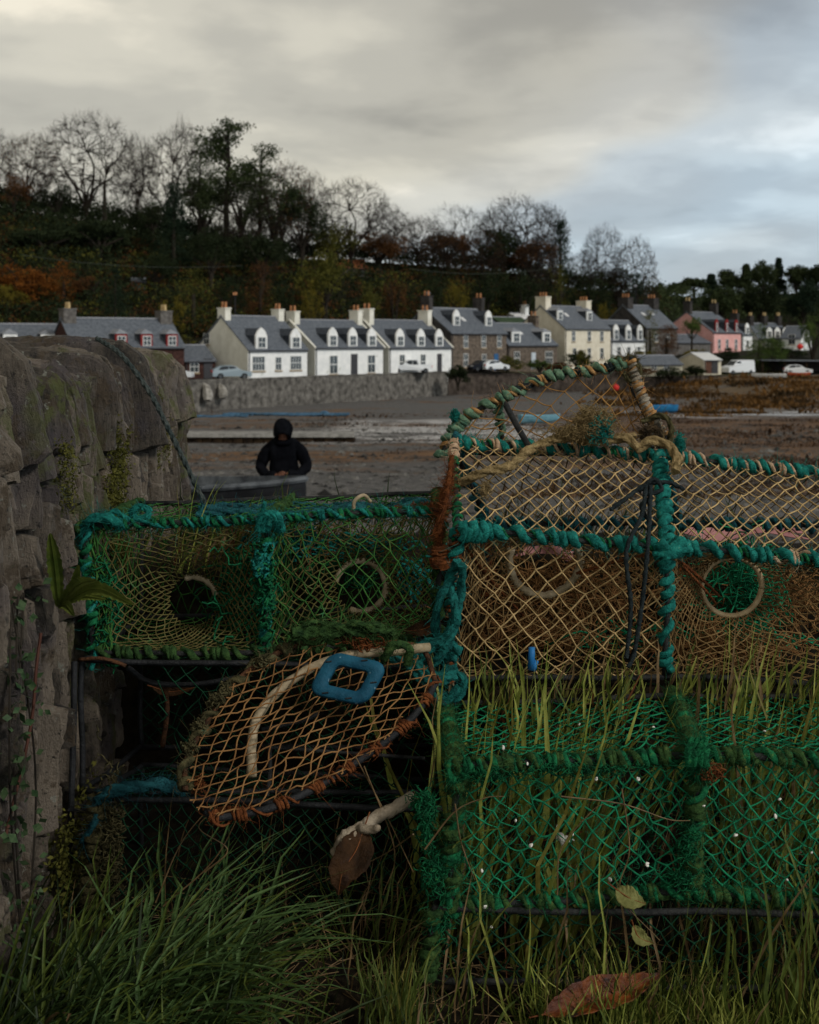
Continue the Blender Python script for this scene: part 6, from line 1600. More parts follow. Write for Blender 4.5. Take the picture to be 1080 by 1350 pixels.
# ---- tilted creel lid with rusty net, cream hose and blue plate
ctr = W(400, 960, 2.2)
pts = [(243, 1042), (246, 1000), (272, 955), (300, 912), (330, 882), (380, 856), (440, 840), (500, 850), (556, 856), (574, 900), (556, 932), (500, 985), (440, 1024), (400, 1048), (350, 1068), (290, 1078), (268, 1070)]
def lidD(px, py): return 2.24 - (py - 860) * .00105 + (px - 400) * .0002
OUT = np.array([W(x, y, lidD(x, y)) for x, y in pts]); OUTc = crv(np.concatenate([OUT, OUT[:1]]), 120)
cr = Creel('creel', 'tilted creel with rusty brown net, cream hose and blue plate in the middle', tuple(W(400, 1070, 2.3)))
mb = MB(); mb.tube(wob(crv(OUT[9:], 50), .002, 20), .0068, 10); cr.part(mb, 'frame_bar', m_blk)
mb = MB(); mb.tube(wob(crv(OUT[:10], 60), .002, 20), .0052, 8); cr.part(mb, 'frame_bar', m_rust)
mb = MB(); mb.tube([W(438, 822, 2.26), W(494, 858, 2.24)], .0066, 10); cr.part(mb, 'frame_bar', m_bar)
# net inside the outline
from mathutils.geometry import intersect_point_line
poly = np.array(pts, float)
def inside(x, y):
    c = False; j = len(poly) - 1
    for i in range(len(poly)):
        if (poly[i, 1] > y) != (poly[j, 1] > y) and x < (poly[j, 0] - poly[i, 0]) * (y - poly[i, 1]) / (poly[j, 1] - poly[i, 1]) + poly[i, 0]: c = not c
        j = i
    return c
mb = MB(); d1 = np.array([12.2, 8.0]) * 1.0; d2 = np.array([9.0, -21.5])
d1 = np.array([17.5, -5.0]); d2 = np.array([6.5, -14.5]); S = []; E = []; K = []
def wp(q):
    x, y = q; b = 9 * math.sin(x * .021 + 1) + 5 * math.sin(y * .03); return np.array([x + 3 * math.sin(y * .05) + 2 * math.sin(x * .13), y + b * .5])
def PT(q): return W(q[0], q[1], lidD(*q) + .006 * math.sin(q[0] * .03) * math.sin(q[1] * .04) - .012)
jit = {}
def node(i, j):
    if (i, j) not in jit: jit[(i, j)] = wp(np.array([400., 960.]) + i * d1 + j * d2 + rng.normal(size=2) * 1.5)
    return jit[(i, j)]
for i in range(-36, 36):
    for j in range(-30, 30):
        a_ = node(i, j)
        if not inside(*a_): continue
        K.append(PT(a_))
        for (k, l) in ((i + 1, j), (i, j + 1)):
            b_ = node(k, l)
            if not inside(*b_): b_ = (a_ * .7 + b_ * .3)
            S.append(PT(a_)); E.append(PT(b_))
        for (k, l) in ((i - 1, j), (i, j - 1)):
            b_ = node(k, l)
            if not inside(*b_): S.append(PT(a_)); E.append(PT(a_ * .7 + b_ * .3))
S = np.array(S); E = np.array(E); M_ = (S + E) / 2 + rng.normal(size=S.shape) * .0012
mb.strands(np.stack([S, (S * .5 + M_ * .5), M_, (E * .5 + M_ * .5), E], 1), .00122 * rng.uniform(.75, 1.3, len(S)), 5); mb.blobs(np.array(K), .0021)
cr.part(mb, 'net', m_nrust)
mb = MB(); low_ = wob(crv(OUT[9:], 50), .002, 20)
for a0_ in (.06, .2, .33, .45, .58, .72, .86, .94): wrap(mb, low_, .0085, .0026, .0056, a0=a0_, a1=a0_ + .04, jit=.2, fuzz=900)
wrap(mb, low_, .009, .0022, .035, jit=.6, fuzz=300); tangle(mb, W(300, 1070, 2.02), (.018, .005, .003), 60, .03, .0010); tangle(mb, W(262, 1035, 2.05), (.006, .006, .010), 45, .03, .0010)
tangle(mb, W(482, 846, 2.23), (.02, .01, .007), 90, .06, .0012)
cr.part(mb, 'orange_twine', m_oran)
mb = MB(); up_ = wob(crv(OUT[:8], 60), .002, 20); wrap(mb, up_, .0085, .006, .036, jit=.5, fuzz=900, a1=.8)
for k, (x, y) in enumerate(((250, 985), (262, 958), (285, 925), (300, 908), (345, 872))): tangle(mb, W(x, y, lidD(x, y) - .01), (.007, .006, .006), 50, .03, .0016)
cr.part(mb, 'edge_rope', m_olive_r)
mb = MB()
for k in range(8):
    xs = np.linspace(385, 520, 6); rope(mb, [W(x, 838 + rng.normal() * 7 - 8 * math.sin((x - 385) / 135 * 3), 2.22 + rng.normal() * .012) for x in xs], .0036 + .0012 * (k % 2), fuzz=600)
rope(mb, [W(505, 870, 2.2), W(520, 850, 2.19), W(540, 856, 2.19), W(536, 876, 2.2)], .0075, fuzz=1200)
cr.part(mb, 'teal_rope', m_mossr)
mb = MB(); P = crv([W(332, 1024, 2.085), W(332, 985, 2.12), W(340, 945, 2.155), W(366, 912, 2.19), W(405, 884, 2.215), W(450, 866, 2.22), W(500, 860, 2.23), W(566, 854, 2.27)], 90)
mb.tube(wob(P, .001, 60), .0088 * (1 + .05 * np.sin(np.arange(90) * .9)), 12); cr.part(mb, 'cream_hose', m_cream)
# blue plate: rounded frame with a slot window
m_plate = mat('worn blue plastic', (.006, .040, .070), (.014, .085, .135), 18, .5, .25, 120, c3=(.06, .17, .24), spots=(60, .66, (.22, .33, .38)))
pc = W(459, 895, 2.13); U_ = unit(W(500, 907, 2.11) - W(418, 883, 2.13)); V_ = unit(np.array([-.05, .45, .9])); V_ = unit(V_ - U_ * np.dot(U_, V_)); Nn = unit(np.cross(U_, V_))
def rr_(w_, h_, c_, n=12):
    P = []
    for cx_, cy_, a0 in ((w_ - c_, h_ - c_, 0), (-w_ + c_, h_ - c_, 90), (-w_ + c_, -h_ + c_, 180), (w_ - c_, -h_ + c_, 270)):
        for a in np.linspace(a0, a0 + 90, n): P.append((cx_ + c_ * math.cos(RD(a)), cy_ + c_ * math.sin(RD(a))))
    return np.array(P)
o0 = rr_(.054, .041, .024); i0 = rr_(.029, .019, .008)
skw = lambda q: np.stack([q[:, 0] + q[:, 1] * .22, q[:, 1] + q[:, 0] * .06], 1)
loops_ = [(i0, -.006), (i0 * .99, .006), (i0 * 1.06, .0095), (o0 * .93, .0095), (o0 * .985, .006), (o0, 0), (o0 * .985, -.006), (o0 * .93, -.0085), (i0 * 1.06, -.0085), (i0, -.006)]
P = np.stack([pc + (skw(q)[:, :1] * U_ + skw(q)[:, 1:] * V_) - Nn * h_ * -1 * (1 if np.dot(Nn, [0, -1, 0]) > 0 else -1) for q, h_ in loops_], 1)
pl_ = MB().sheet(P, wrap=True).build('blue_plate', m_plate, cr.root, smooth=True)
sg = (1 if np.dot(Nn, [0, -1, 0]) > 0 else -1)
for a_, b_ in ((-.045, .020), (.012, .036), (.046, .002), (-.022, -.034), (.02, -.034)):
    q = skw(np.array([[a_, b_]]))[0]; c_ = pc + U_ * q[0] + V_ * q[1] + Nn * sg * .0099; MB().tube([c_ - U_ * .005 - V_ * .002, c_ + U_ * .005 + V_ * .002], .0016, 5).build('slot', m_blk, pl_)
# inner darker frame seen through the net
mb = MB(); mb.tube(crv([W(345, 962, 2.22), W(400, 950, 2.24), W(420, 940, 2.26)], 10), .0042, 8); mb.build('inner_bar', m_bar, cr.root)
mb = MB(); mb.tube(crv([W(355, 980, 2.22), W(356, 1020, 2.2), W(352, 1050, 2.18)], 10), .004, 8); mb.build('inner_bar', m_bar, cr.root)
mb = MB(); mb.tube([W(352, 985, 2.22), W(560, 1000, 2.3)], .0035, 8); mb.build('inner_bar', m_bar, cr.root)

# ---- front green creel
GL = [W(592, 1196, 2.0), W(602, 1012, 2.0), W(586, 930, 2.38), W(590, 1090, 2.38)]
GR = [W(1230, 1196, 2.0), W(1230, 1008, 2.0), W(1150, 918, 2.38), W(1150, 1090, 2.38)]
GMh = [W(915, 1176, 2.0), W(918, 996, 2.0), W(888, 918, 2.38), W(888, 1090, 2.38)]
cr = Creel('creel', 'front creel of bright green net with fuzzy green rope posts at the lower right', (.3, 2.2, -1.0))
segs = []
for H_ in (GL, GMh, GR):
    for k in range(4): segs.append((H_[k], H_[(k + 1) % 4]))
for k in range(4): segs += [(GL[k], GMh[k]), (GMh[k], GR[k])]
PB = cr.bars(segs, .006, m_bar)
mb = MB()
for j in (0, 1): wrap(mb, PB[j], .0105, .0068, .0175, jit=.7, fuzz=2600)
for j in (4, 5): wrap(mb, PB[j], .0105, .0075, .018, jit=.6, fuzz=2200)
for j in (nH + 2, nH + 3): wrap(mb, PB[j], .0095, .0062, .019, jit=.7, fuzz=1500)
for j in (nH, nH + 1): wrap(mb, PB[j], .009, .0055, .020, jit=.7, fuzz=1200)
cr.part(mb, 'mossy_binding', m_mossr)
mb = MB()
for j in (0, 1): wrap(mb, PB[j], .0115, .0052, .030, jit=.8, fuzz=2600)
for j in (nH + 2, nH + 3): wrap(mb, PB[j], .0098, .0052, .016, jit=.8, fuzz=1200)
for j in (nH, nH + 1): wrap(mb, PB[j], .0095, .0050, .018, jit=.8, fuzz=1200)
for j in (4, 5): wrap(mb, PB[j], .0112, .0055, .035, jit=.7, fuzz=1200)
for k in range(4): rope(mb, [W(912 + 6 * k, 975, 1.99), W(908 + 7 * k, 1000, 1.965), W(916 + 5 * k, 1020, 1.985)], .0068, fuzz=1800)
for (x, y, s0, s1, n_) in ((560, 1060, .010, .012, 150), (572, 1150, .012, .02, 130), (580, 1215, .012, .02, 60), (908, 1120, .007, .03, 120), (640, 1020, .03, .006, 90), (760, 1012, .06, .006, 120), (905, 1160, .02, .010, 90), (562, 1095, .007, .02, 90)):
    tangle(mb, W(x, y, 1.99), (s0, .012, s1), n_, .045, .0008)
cr.part(mb, 'green_binding', m_green)
mb = MB(); tangle(mb, W(935, 1016, 1.98), (.010, .008, .006), 120, .05, .0013); cr.part(mb, 'orange_twine', m_oran)
mb = MB()
NP = [net(mb, quad_surf(GL[0], GMh[0], GMh[1], GL[1], -.008, amp=.007), 26, 15, .00150, jit=.22, knot=1.9)]; NP.append(net(mb, quad_surf(GMh[0], GR[0], GR[1], GMh[1], -.005, amp=.006), 26, 15, .0015, jit=.22))
fibres(mb, np.concatenate([q.reshape(-1, 3) for q in NP]), .002, 3800, ln=.009, rad=.0005)
cr.part(mb, 'front_net', m_ngrn)
mb = MB()
net(mb, quad_surf(GL[1], GMh[1], GMh[2], GL[2], -.012, amp=.006), 26, 20, .0014, jit=.2, knot=1.9); net(mb, quad_surf(GMh[1], GR[1], GR[2], GMh[2], -.012, amp=.006), 24, 20, .0014, jit=.2)
cr.part(mb, 'top_net', m_ngrn)
mb = MB(); 
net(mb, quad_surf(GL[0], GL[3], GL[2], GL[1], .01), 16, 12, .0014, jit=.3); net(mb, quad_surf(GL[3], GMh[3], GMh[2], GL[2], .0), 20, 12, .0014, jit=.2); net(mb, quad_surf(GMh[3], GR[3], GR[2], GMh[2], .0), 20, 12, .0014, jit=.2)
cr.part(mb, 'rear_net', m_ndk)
# creel sunk under it
A = [W(566, 1292, 1.99), W(572, 1200, 1.99), W(590, 1120, 2.3), W(590, 1230, 2.3)]
B = [W(1200, 1310, 1.99), W(1200, 1206, 1.99), W(1150, 1120, 2.3), W(1150, 1230, 2.3)]
cr = Creel('creel', 'dark green creel sunk in the grass underneath the front one', (.3, 2.2, -1.08))
PB = cr.bars([(A[0], A[1]), (A[1], B[1]), (B[1], B[0]), (A[0], B[0]), (A[1], A[2]), (B[1], B[2]), (A[2], B[2])], .0055)
mb = MB(); wrap(mb, PB[0], .010, .007, .018, jit=.5, fuzz=1600); cr.part(mb, 'mossy_binding', m_mossr)
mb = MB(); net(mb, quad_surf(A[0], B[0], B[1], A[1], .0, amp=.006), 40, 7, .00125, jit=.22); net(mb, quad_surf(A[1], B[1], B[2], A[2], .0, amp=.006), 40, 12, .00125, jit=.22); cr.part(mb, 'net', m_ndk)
# periwinkle shells clinging to the nets
g_ = 'tiny white shells on the green netting'
sh = []
for (x, y) in [(663, 990), (695, 1007), (764, 959), (786, 1027), (842, 1027), (735, 1090), (742, 1108), (680, 1082), (804, 1160), (854, 1140), (1028, 1054), (1022, 1076), (1070, 1124), (1038, 1160), (970, 1102), (640, 1196), (862, 963), (1008, 968), (648, 1222), (636, 1148), (755, 1100), (928, 1062), (700, 1115)]:
    front = y > 1000 
    D0 = 1.985 if front else 1600 * .70 / (y - 450)
    c0 = W(x, y, D0) if front else np.array([(x - 540) / F * D0, D0, -.695])
    if not sh:
        mb = MB(); a = np.linspace(0, 4.5 * PI, 34); r_ = np.linspace(.0034, .0006, 34)
        mb.tube(np.stack([r_ * np.cos(a), np.linspace(0, .004, 34), r_ * np.sin(a)], 1), np.linspace(.0026, .0005, 34), 7)
        o = mb.build('shell', m_shell, smooth=True)
        tag(o, 'tiny white sea-snail shell caught in the green netting', 'shell', g_); sh.append(o)
    else: o = sh[0].copy(); sc.collection.objects.link(o)
    o.location = c0; o.rotation_euler = tuple(rng.uniform(0, 6, 3)); k = rng.uniform(.45, .9); o.scale = (k, k, k)
mb = MB(); c0 = W(738, 1108, 2.03)
a = np.linspace(0, 5 * PI, 50); r_ = np.linspace(.007, .001, 50); mb.tube(np.stack([c0[0] + np.linspace(0, .024, 50), c0[1] + r_ * np.cos(a), c0[2] + r_ * np.sin(a)], 1), np.linspace(.0065, .001, 50), 8)
tag(mb.build('whelk_shell', m_shell, smooth=True), 'pale whelk shell larger than the rest inside the front green creel', 'shell')
# ------------------------------------------------------------------ driftwood and dead leaves
m_drift = mat('driftwood', (.20, .16, .11), (.38, .32, .24), 25, .85, .6, 90, stretch=(1, 1, 1))
mb = MB(); P = crv([W(440, 1128, 2.02), W(456, 1108, 2.02), W(474, 1092, 2.03), W(508, 1072, 2.06), W(545, 1052, 2.1)], 40); rr = np.interp(np.linspace(0, 1, 40), [0, .12, .3, .42, .5, 1], [.010, .011, .0165, .012, .0105, .0115])
mb.tube(wob(P, .0016, 70), rr * (1 + .06 * np.sin(np.arange(40) * 1.7)), 12); mb.tube(crv([W(474, 1092, 2.02), W(492, 1094, 2.01), W(500, 1090, 2.0)], 8), [.008, .008, .008, .007, .007, .006, .006, .003], 8)
tag(mb.build('driftwood', m_drift, smooth=True), 'pale knobbly driftwood stick below the tilted rusty creel', 'driftwood')
def leaf(name, pts_c, wd, m, label, curl=.3, n=26, up=(0, -.5, 1), cat='leaf'):
    C = crv(pts_c, n); T = np.gradient(C, axis=0); T /= np.linalg.norm(T, axis=1)[:, None]
    S = np.cross(T, np.broadcast_to(unit(up), T.shape)); S /= np.linalg.norm(S, axis=1)[:, None]; U = np.cross(S, T)
    tt_ = np.linspace(0, 1, n); w_ = wd * (np.sin(PI * np.clip(tt_, 0, 1) ** .8) ** .9) * (1 + .04 * np.sin(tt_ * 31) + .03 * np.sin(tt_ * 67)); rows = []
    for k in np.linspace(-1, 1, 13):
        rows.append(C + S * (w_ * k)[:, None] + U * (w_ * (curl * abs(k) ** 1.4) + .0018 * np.sin(tt_ * 44 + abs(k) * 9) * abs(k) + w_ * .06 * np.sin(tt_ * 13 + k * 4))[:, None])
    root = empty(name, C[0], label, cat); MB().sheet(np.array(rows)).build('blade', m, root, smooth=True).modifiers.new('t', 'SOLIDIFY').thickness = .0005
    q = np.concatenate([[C[0] - T[0] * wd * .9 + U[0] * .004], C]); MB().tube(q, np.linspace(.0013, .0004, len(q)), 6).build('stalk', m_stalk, root)
m_stalk = mat('leaf stalk', (.10, .03, .012), (.16, .06, .02), 20, .6)
m_lor = mat('orange leaf', (.060, .013, .004), (.20, .055, .008), 26, .45, .5, 60, c3=(.03, .012, .006), spec=.35, spots=(34, .60, (.025, .012, .008)))
m_lbr = mat('brown leaf', (.014, .007, .003), (.042, .020, .008), 22, .6, .5, 60, spots=(30, .60, (.03, .016, .01)))
m_lgr = mat('fading leaf', (.10, .10, .03), (.17, .17, .06), 40, .6, .3)
leaf('fallen_leaf', [W(716, 1338, 1.84), W(770, 1322, 1.86), W(826, 1306, 1.90), W(872, 1284, 1.93)], .026, m_lor, 'wet orange-brown fallen leaf at the bottom of the front creel', .7, up=(0, -.75, 1))
leaf('fallen_leaf', [W(480, 1092, 2.02), W(470, 1120, 2.0), W(452, 1150, 1.98), W(446, 1180, 1.98)], .030, m_lbr, 'dark brown leaf hanging under the driftwood stick', .25, up=(0, -1, .2))
leaf('fallen_leaf', [W(574, 822, 2.44), W(556, 830, 2.44), W(532, 832, 2.43)], .016, m_lbr, 'curled brown leaf at the right end of the green creel', .5, up=(0, -1, .5))
leaf('fallen_leaf', [W(812, 1172, 1.96), W(830, 1184, 1.95), W(852, 1192, 1.95)], .017, m_lgr, 'pale olive leaf below the front net of the bright green creel', .2, up=(.2, -1, .5))
leaf('fallen_leaf', [W(835, 1220, 1.95), W(843, 1236, 1.95), W(862, 1244, 1.95)], .012, m_lgr, 'small curled olive leaf under the pale olive one', .5, up=(.2, -1, .5))
leaf('fallen_leaf', [W(760, 1100, 2.1), W(700, 1110, 2.1), W(650, 1105, 2.1)], .012, m_lbr, 'brown leaf lying inside the front green creel', .3)
leaf('fallen_leaf', [W(200, 905, 2.5), W(225, 912, 2.5), W(262, 905, 2.5)], .010, m_lbr, 'narrow brown leaf behind the loose black bar', .3, up=(0, -1, .3))

# ------------------------------------------------------------------ grasses
def gobj(fn, name, label):
    mb = MB(); fn(mb); return tag(mb.build(name, GML), label, 'grass', kind='stuff')
def g1(mb):
    # the long combed tuft at the lower left, blown to the right
    for n, x, y, ln, lean, mix in ((430, (-.62, -.36), (1.72, 1.93), (.18, .32), (.78, 1.18), dict(lush=7, mid=3, dark=2, straw=.2)), (300, (-.66, -.25), (1.62, 1.85), (.14, .30), (.4, .9), dict(dark=4, mid=3, lush=2)),
                                    (120, (-.48, -.30), (1.80, 2.0), (.30, .42), (.85, 1.1), dict(lush=5, mid=1)), (90, (-.66, -.5), (1.8, 2.05), (.15, .28), (.3, .8), dict(mid=3, dark=2))):
        patch(mb, n, x, y, ln, lean, .15, (.0035, .009), mix, curl=1.1)
gobj(g1, 'long_grass', 'long green grass blown to the right in the bottom left corner')
def g2(mb):
    patch(mb, 3200, (.20, .72), (1.70, 1.97), (.05, .15), (.05, .6), -PI / 2, (.002, .0042), dict(mid=4, dark=1.5, bright=5, straw=.5), tufts=150)
    patch(mb, 190, (-.25, .1), (1.72, 1.90), (.05, .15), (.1, .7), .8, (.002, .004), dict(mid=4, dark=4, straw=.6), tufts=30)
    patch(mb, 120, (-.06, .0), (1.82, 1.92), (.10, .19), (.05, .5), .8, (.002, .004), dict(mid=5, yell=1), tufts=5)
    patch(mb, 1500, (.45, .85), (1.62, 1.85), (.04, .11), (.05, .7), -PI / 2, (.002, .0040), dict(mid=2, bright=7, yell=1, straw=1), tufts=90)
    patch(mb, 900, (-.4, .8), (1.60, 1.95), (.03, .07), (.3, 1.1), -PI / 2, (.0025, .005), dict(dark=5, mid=2, straw=1), tufts=90)
gobj(g2, 'short_grass', 'short bright grass along the bottom edge before the front creel')
def g3(mb):
    # tall grass growing up through and behind the front creel
    gm = dict(mid=4, bright=5, yell=1, straw=1.3, red=.2, dark=.5)
    patch(mb, 330, (.03, .80), (2.18, 2.38), (.2, .3), (.05, .9), .3, (.005, .0115), gm, curl=1.1, tufts=50, tipz=-.645)
    patch(mb, 110, (.03, .80), (2.03, 2.2), (.12, .26), (.1, .8), .3, (.003, .007), dict(mid=4, dark=3, straw=2), curl=1.1, tufts=24)
    patch(mb, 170, (.02, .9), (2.34, 2.40), (.05, .1), (.05, .6), .2, (.004, .008), gm, curl=1.0, tufts=34, tipz=-.60)
    patch(mb, 130, (.05, .32), (2.04, 2.3), (.3, .4), (.05, .45), .2, (.006, .012), dict(mid=2, bright=5, yell=2), curl=.9, tufts=16, tipz=-.60)
    patch(mb, 120, (.5, .85), (2.04, 2.36), (.3, .4), (.05, .45), .2, (.005, .011), gm, curl=.9, tufts=14, tipz=-.57)
    patch(mb, 120, (.03, .80), (2.03, 2.30), (.2, .3), (.3, .9), .3, (.0015, .003), dict(straw=3, red=1), curl=.5, tipz=-.72)
gobj(g3, 'tall_grass', 'tall green and straw grass growing through the front creel')
def g4(mb):
    patch(mb, 46, (.04, .65), (1.88, 1.98), (.16, .36), (.05, .5), .3, (.0025, .0055), dict(mid=2, bright=2, straw=2), curl=1.0)
    patch(mb, 70, (.50, .78), (1.84, 1.98), (.2, .40), (.05, .4), .2, (.003, .007), dict(mid=5, yell=1, straw=1), curl=.9, tufts=10)
gobj(g4, 'tall_grass', 'scattered tall blades standing in front of the front creel net')
def g5(mb):
    def zf(x, y): return np.full_like(x, -.49)
    patch(mb, 90, (-.55, -.30), (2.62, 2.85), (.12, .24), (.1, .8), .2, (.003, .006), dict(yell=3, bright=3, mid=2, straw=3, red=1.5), zf, tufts=12)
    patch(mb, 10, (-.06, -.03), (2.6, 2.7), (.12, .17), (.1, .5), .2, (.0025, .005), dict(mid=3), zf)
    patch(mb, 46, (-.28, -.08), (2.6, 2.8), (.10, .17), (.5, 1.1), .2, (.0022, .004), dict(red=3, mid=1, straw=1), zf)
gobj(g5, 'grass', 'ragged grass sprouting behind the rope heap of the green creel')
def g6(mb):
    patch(mb, 150, (-.60, .05), (2.0, 2.5), (.10, .26), (.1, .7), .4, (.002, .004), dict(mid=2, dark=4, straw=1.2), tufts=40)
    patch(mb, 90, (-.16, .03), (1.98, 2.2), (.12, .26), (.2, .9), .3, (.002, .0042), dict(mid=4, yell=1, straw=3), tufts=14)
    patch(mb, 900, (-.7, .9), (2.88, 3.4), (.06, .18), (.1, .9), .3, (.002, .005), dict(dark=4, mid=1, straw=1.5), tufts=90)
gobj(g6, 'grass', 'sparse dark grass and straw among the creels on the left')
def g7(mb):
    n = 520; x = rng.uniform(-.5, .8, n); y = rng.uniform(1.65, 2.4, n); z = znear(x, y) + .008 + .02 * rng.random(n)
    c = np.stack([x, y, z], 1); a = rng.uniform(0, PI, n); d = np.stack([np.cos(a), np.sin(a), rng.normal(size=n) * .2], 1) * rng.uniform(.02, .09, (n, 1))
    mb.strands(np.stack([c - d, c + rng.normal(size=(n, 3)) * .004, c + d], 1), .0009, 4, GK.index('straw'))
    for p_ in ([(205, 1190), (240, 1110), (290, 1050)], [(215, 1195), (285, 1130), (330, 1040)], [(270, 1150), (300, 1120), (262, 1090), (300, 1060)], [(480, 1010), (520, 1120), (505, 1180)], [(470, 1000), (512, 1080), (545, 1150)],
               [(545, 1100), (500, 1130), (430, 1160)], [(740, 1050), (820, 1060), (880, 1080), (910, 1082)], [(560, 1120), (600, 1070), (640, 1052), (665, 1050)], [(600, 1060), (608, 1110), (626, 1160)], [(820, 1040), (830, 1120), (818, 1180), (870, 1240)], [(735, 1180), (740, 1120), (780, 1070), (796, 1060)]):
        mb.tube(crv([W(x, y, 1.96 if x > 540 else 2.06) for x, y in p_], 24), np.linspace(.0014, .0007, 24), 5, GK.index('straw'))
gobj(g7, 'straw', 'dry straw stalks and litter scattered between the creels')

# ------------------------------------------------------------------ hooded person on the shore
m_skin = mat('skin', (.15, .07, .045), (.19, .09, .06), 20, .6); m_jkt = mat('black jacket', (.0022, .0025, .0035), (.0055, .006, .008), 6, .9, .5, 14, spec=.02)
m_trs = mat('dark trousers', (.008, .009, .012), (.016, .017, .02), 6, .9); m_boot = mat('black boots', (.006, .006, .006), rough=.5)
PX, PD = (374 - 540) / F * 16.6, 16.6; PZ = -2.83
def skinmesh(name, verts, edges, rads, m, parent, sub=2):
    me = bpy.data.meshes.new(name); me.from_pydata([tuple(v) for v in verts], edges, []); o = bpy.data.objects.new(name, me); sc.collection.objects.link(o)
    o.parent = parent; me.materials.append(m)
    md = o.modifiers.new('skin', 'SKIN'); md.use_smooth_shade = True
    for i, r in enumerate(rads):
        r = r if isinstance(r, tuple) else (r, r); me.skin_vertices[0].data[i].radius = r
    me.skin_vertices[0].data[0].use_root = True
    s = o.modifiers.new('sub', 'SUBSURF'); s.levels = sub; s.render_levels = sub
    return o
pr_ = empty('person', (PX, PD, PZ), 'person in a black hooded jacket, head bowed over joined hands, behind the dark boat', 'person', scale=(.92, .95, 1))
# local coordinates: x right in view, -y towards the camera, z up; head bowed forward
V = [(0, .02, .92), (0, .03, 1.10), (0, .02, 1.30), (0, -.02, 1.44), (0, -.06, 1.52), (0, -.11, 1.58), (0, -.13, 1.64),
     (-.19, .01, 1.38), (-.355, .02, 1.10), (-.22, -.19, 1.00), (-.05, -.275, 1.03), (.19, .01, 1.41), (.355, .02, 1.10), (.22, -.19, 1.01), (.06, -.28, 1.05),
     (-.10, .02, .88), (-.11, .01, .48), (-.12, .04, .08), (-.13, -.12, .04), (.10, .02, .88), (.12, .01, .48), (.14, .04, .08), (.15, -.12, .04)]
E_ = [(0,1),(1,2),(2,3),(3,4),(4,5),(5,6),(3,7),(7,8),(8,9),(9,10),(3,11),(11,12),(12,13),(13,14),(0,15),(15,16),(16,17),(17,18),(0,19),(19,20),(20,21),(21,22)]
R_ = [(.15,.11),(.14,.10),(.16,.11),(.11,.08),(.055,.055),(.09,.10),(.075,.08),.05,.035,.028,.026,.05,.035,.028,.026,.085,.058,.042,.035,.085,.058,.042,.035]
skinmesh('body', V, E_, R_, m_skin, pr_)
for sg, hx, hy, hz in ((-1, -.05, -.27, 1.03), (1, .05, -.275, 1.05)):
    hv = [(hx, hy, hz), (hx - sg * .035, hy - .02, hz - .01)]; he = [(0, 1)]; hr = [(.030, .02), (.034, .018)]
    for f in range(4):
        k = len(hv); dz = .022 - f * .015; ln_f = (.030, .034, .031, .024)[f]
        hv += [(hx - sg * .055, hy - .028, hz + dz), (hx - sg * (.055 + ln_f * .8), hy - .022, hz + dz - .012), (hx - sg * (.050 + ln_f * .7), hy + .006, hz + dz - .026)]; he += [(1, k), (k, k + 1), (k + 1, k + 2)]; hr += [.009, .008, .007]
    k = len(hv); hv += [(hx - sg * .02, hy - .04, hz + .025), (hx - sg * .045, hy - .05, hz + .035)]; he += [(0, k), (k, k + 1)]; hr += [.011, .009]
    skinmesh('hand', hv, he, hr, m_skin, pr_, 1)
JV = [(0, .02, .84), (0, .03, .98), (0, .03, 1.16), (0, .02, 1.32), (0, 0, 1.43), (-.17, .02, 1.41), (-.27, .02, 1.30), (-.355, .02, 1.10), (-.22, -.19, 1.00), (-.085, -.275, 1.03),
      (.17, .02, 1.41), (.27, .02, 1.32), (.355, .02, 1.10), (.22, -.19, 1.01), (.085, -.28, 1.05)]
JE = [(0,1),(1,2),(2,3),(3,4),(3,5),(5,6),(6,7),(7,8),(8,9),(3,10),(10,11),(11,12),(12,13),(13,14)]
JR = [(.23,.16),(.235,.165),(.24,.165),(.22,.15),(.13,.11),(.13,.12),(.105,.11),(.088,.088),(.078,.078),(.062,.062),(.13,.12),(.105,.11),(.088,.088),(.078,.078),(.062,.062)]
jk = skinmesh('jacket', JV, JE, JR, m_jkt, pr_)
tx = bpy.data.textures.new('folds', 'CLOUDS'); tx.noise_scale = .09
dmd = jk.modifiers.new('folds', 'DISPLACE'); dmd.texture = tx; dmd.strength = .035; dmd.mid_level = .5
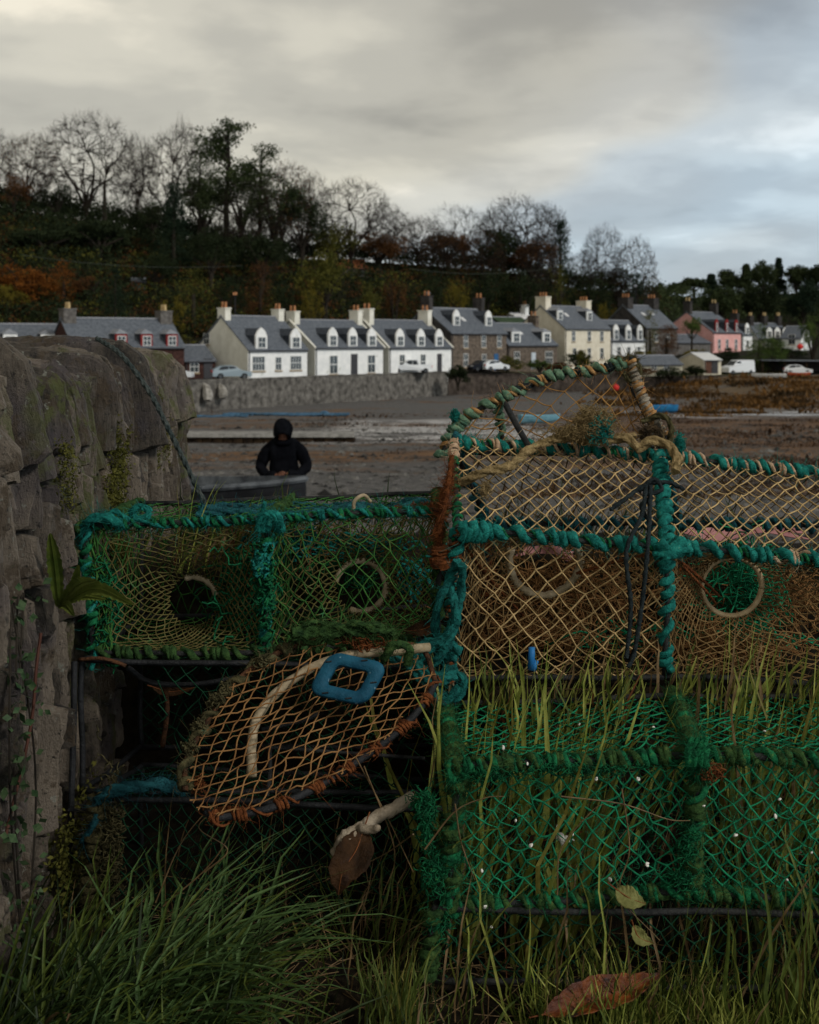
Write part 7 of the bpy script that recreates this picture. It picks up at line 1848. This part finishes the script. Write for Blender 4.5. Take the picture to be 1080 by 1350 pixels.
# hood: open shell round the bowed head
n1, n2 = 26, 18; uu, vv = np.meshgrid(np.linspace(0, 2 * PI, n1), np.linspace(.0, 1, n2), indexing='ij')
hc = np.array([0, -.10, 1.62]); fdir = unit([0, -.52, -.85]); upd = unit([0, -.85, .52]); sd_ = np.array([1.0, 0, 0])
ph_ = .78 + vv * (PI - .78); rad_ = np.sin(ph_)
Hh = hc + fdir * (np.cos(ph_) * .155)[..., None] + sd_ * (np.cos(uu) * rad_ * .132)[..., None] + upd * (np.sin(uu) * rad_ * .155)[..., None]
Hh = wob(Hh, .006, 18); mb = MB(); mb.sheet(Hh)
o = mb.build('hood', m_jkt, pr_, smooth=True, local=True); s_ = o.modifiers.new('t', 'SOLIDIFY'); s_.thickness = .015
mb = MB(); mb.tube(crv([(-.12, -.02, 1.47), (0, .07, 1.49), (.12, -.02, 1.47), (.06, -.10, 1.45), (-.06, -.10, 1.45), (-.12, -.02, 1.47)], 30), .045, 10); mb.build('collar', m_jkt, pr_, smooth=True, local=True)
fc = hc + fdir * .075
mb = MB(); ellips(mb, fc + fdir * .012 + upd * -.01, (.012, .022, .018)); mb.build('nose', m_skin, pr_, smooth=True, local=True)
for sg in (-1, 1):
    mb = MB(); ellips(mb, fc + upd * .022 + sd_ * sg * .030, (.010, .008, .006)); mb.build('eye', m_blk, pr_, smooth=True, local=True)
mb = MB(); mb.tube([fc - upd * .045 - sd_ * .02, fc - upd * .048 + fdir * .004, fc - upd * .045 + sd_ * .02], .004, 6); mb.build('mouth', m_trs, pr_, local=True)
skinmesh('trousers', [(0, .02, .93), (-.11, .02, .86), (-.125, .01, .48), (-.135, .04, .12), (.11, .02, .86), (.125, .01, .48), (.145, .04, .12)], [(0,1),(1,2),(2,3),(0,4),(4,5),(5,6)],
         [(.17,.13), .11, .085, .075, .11, .085, .075], m_trs, pr_)
for sg in (-1, 1):
    mb = MB(); x0 = sg * .14; ellips(mb, (x0, -.06, .05), (.055, .15, .06)); mb.tube([(x0, .04, .05), (x0, .04, .24)], .06, 12); mb.build('boot', m_boot, pr_, smooth=True, local=True)
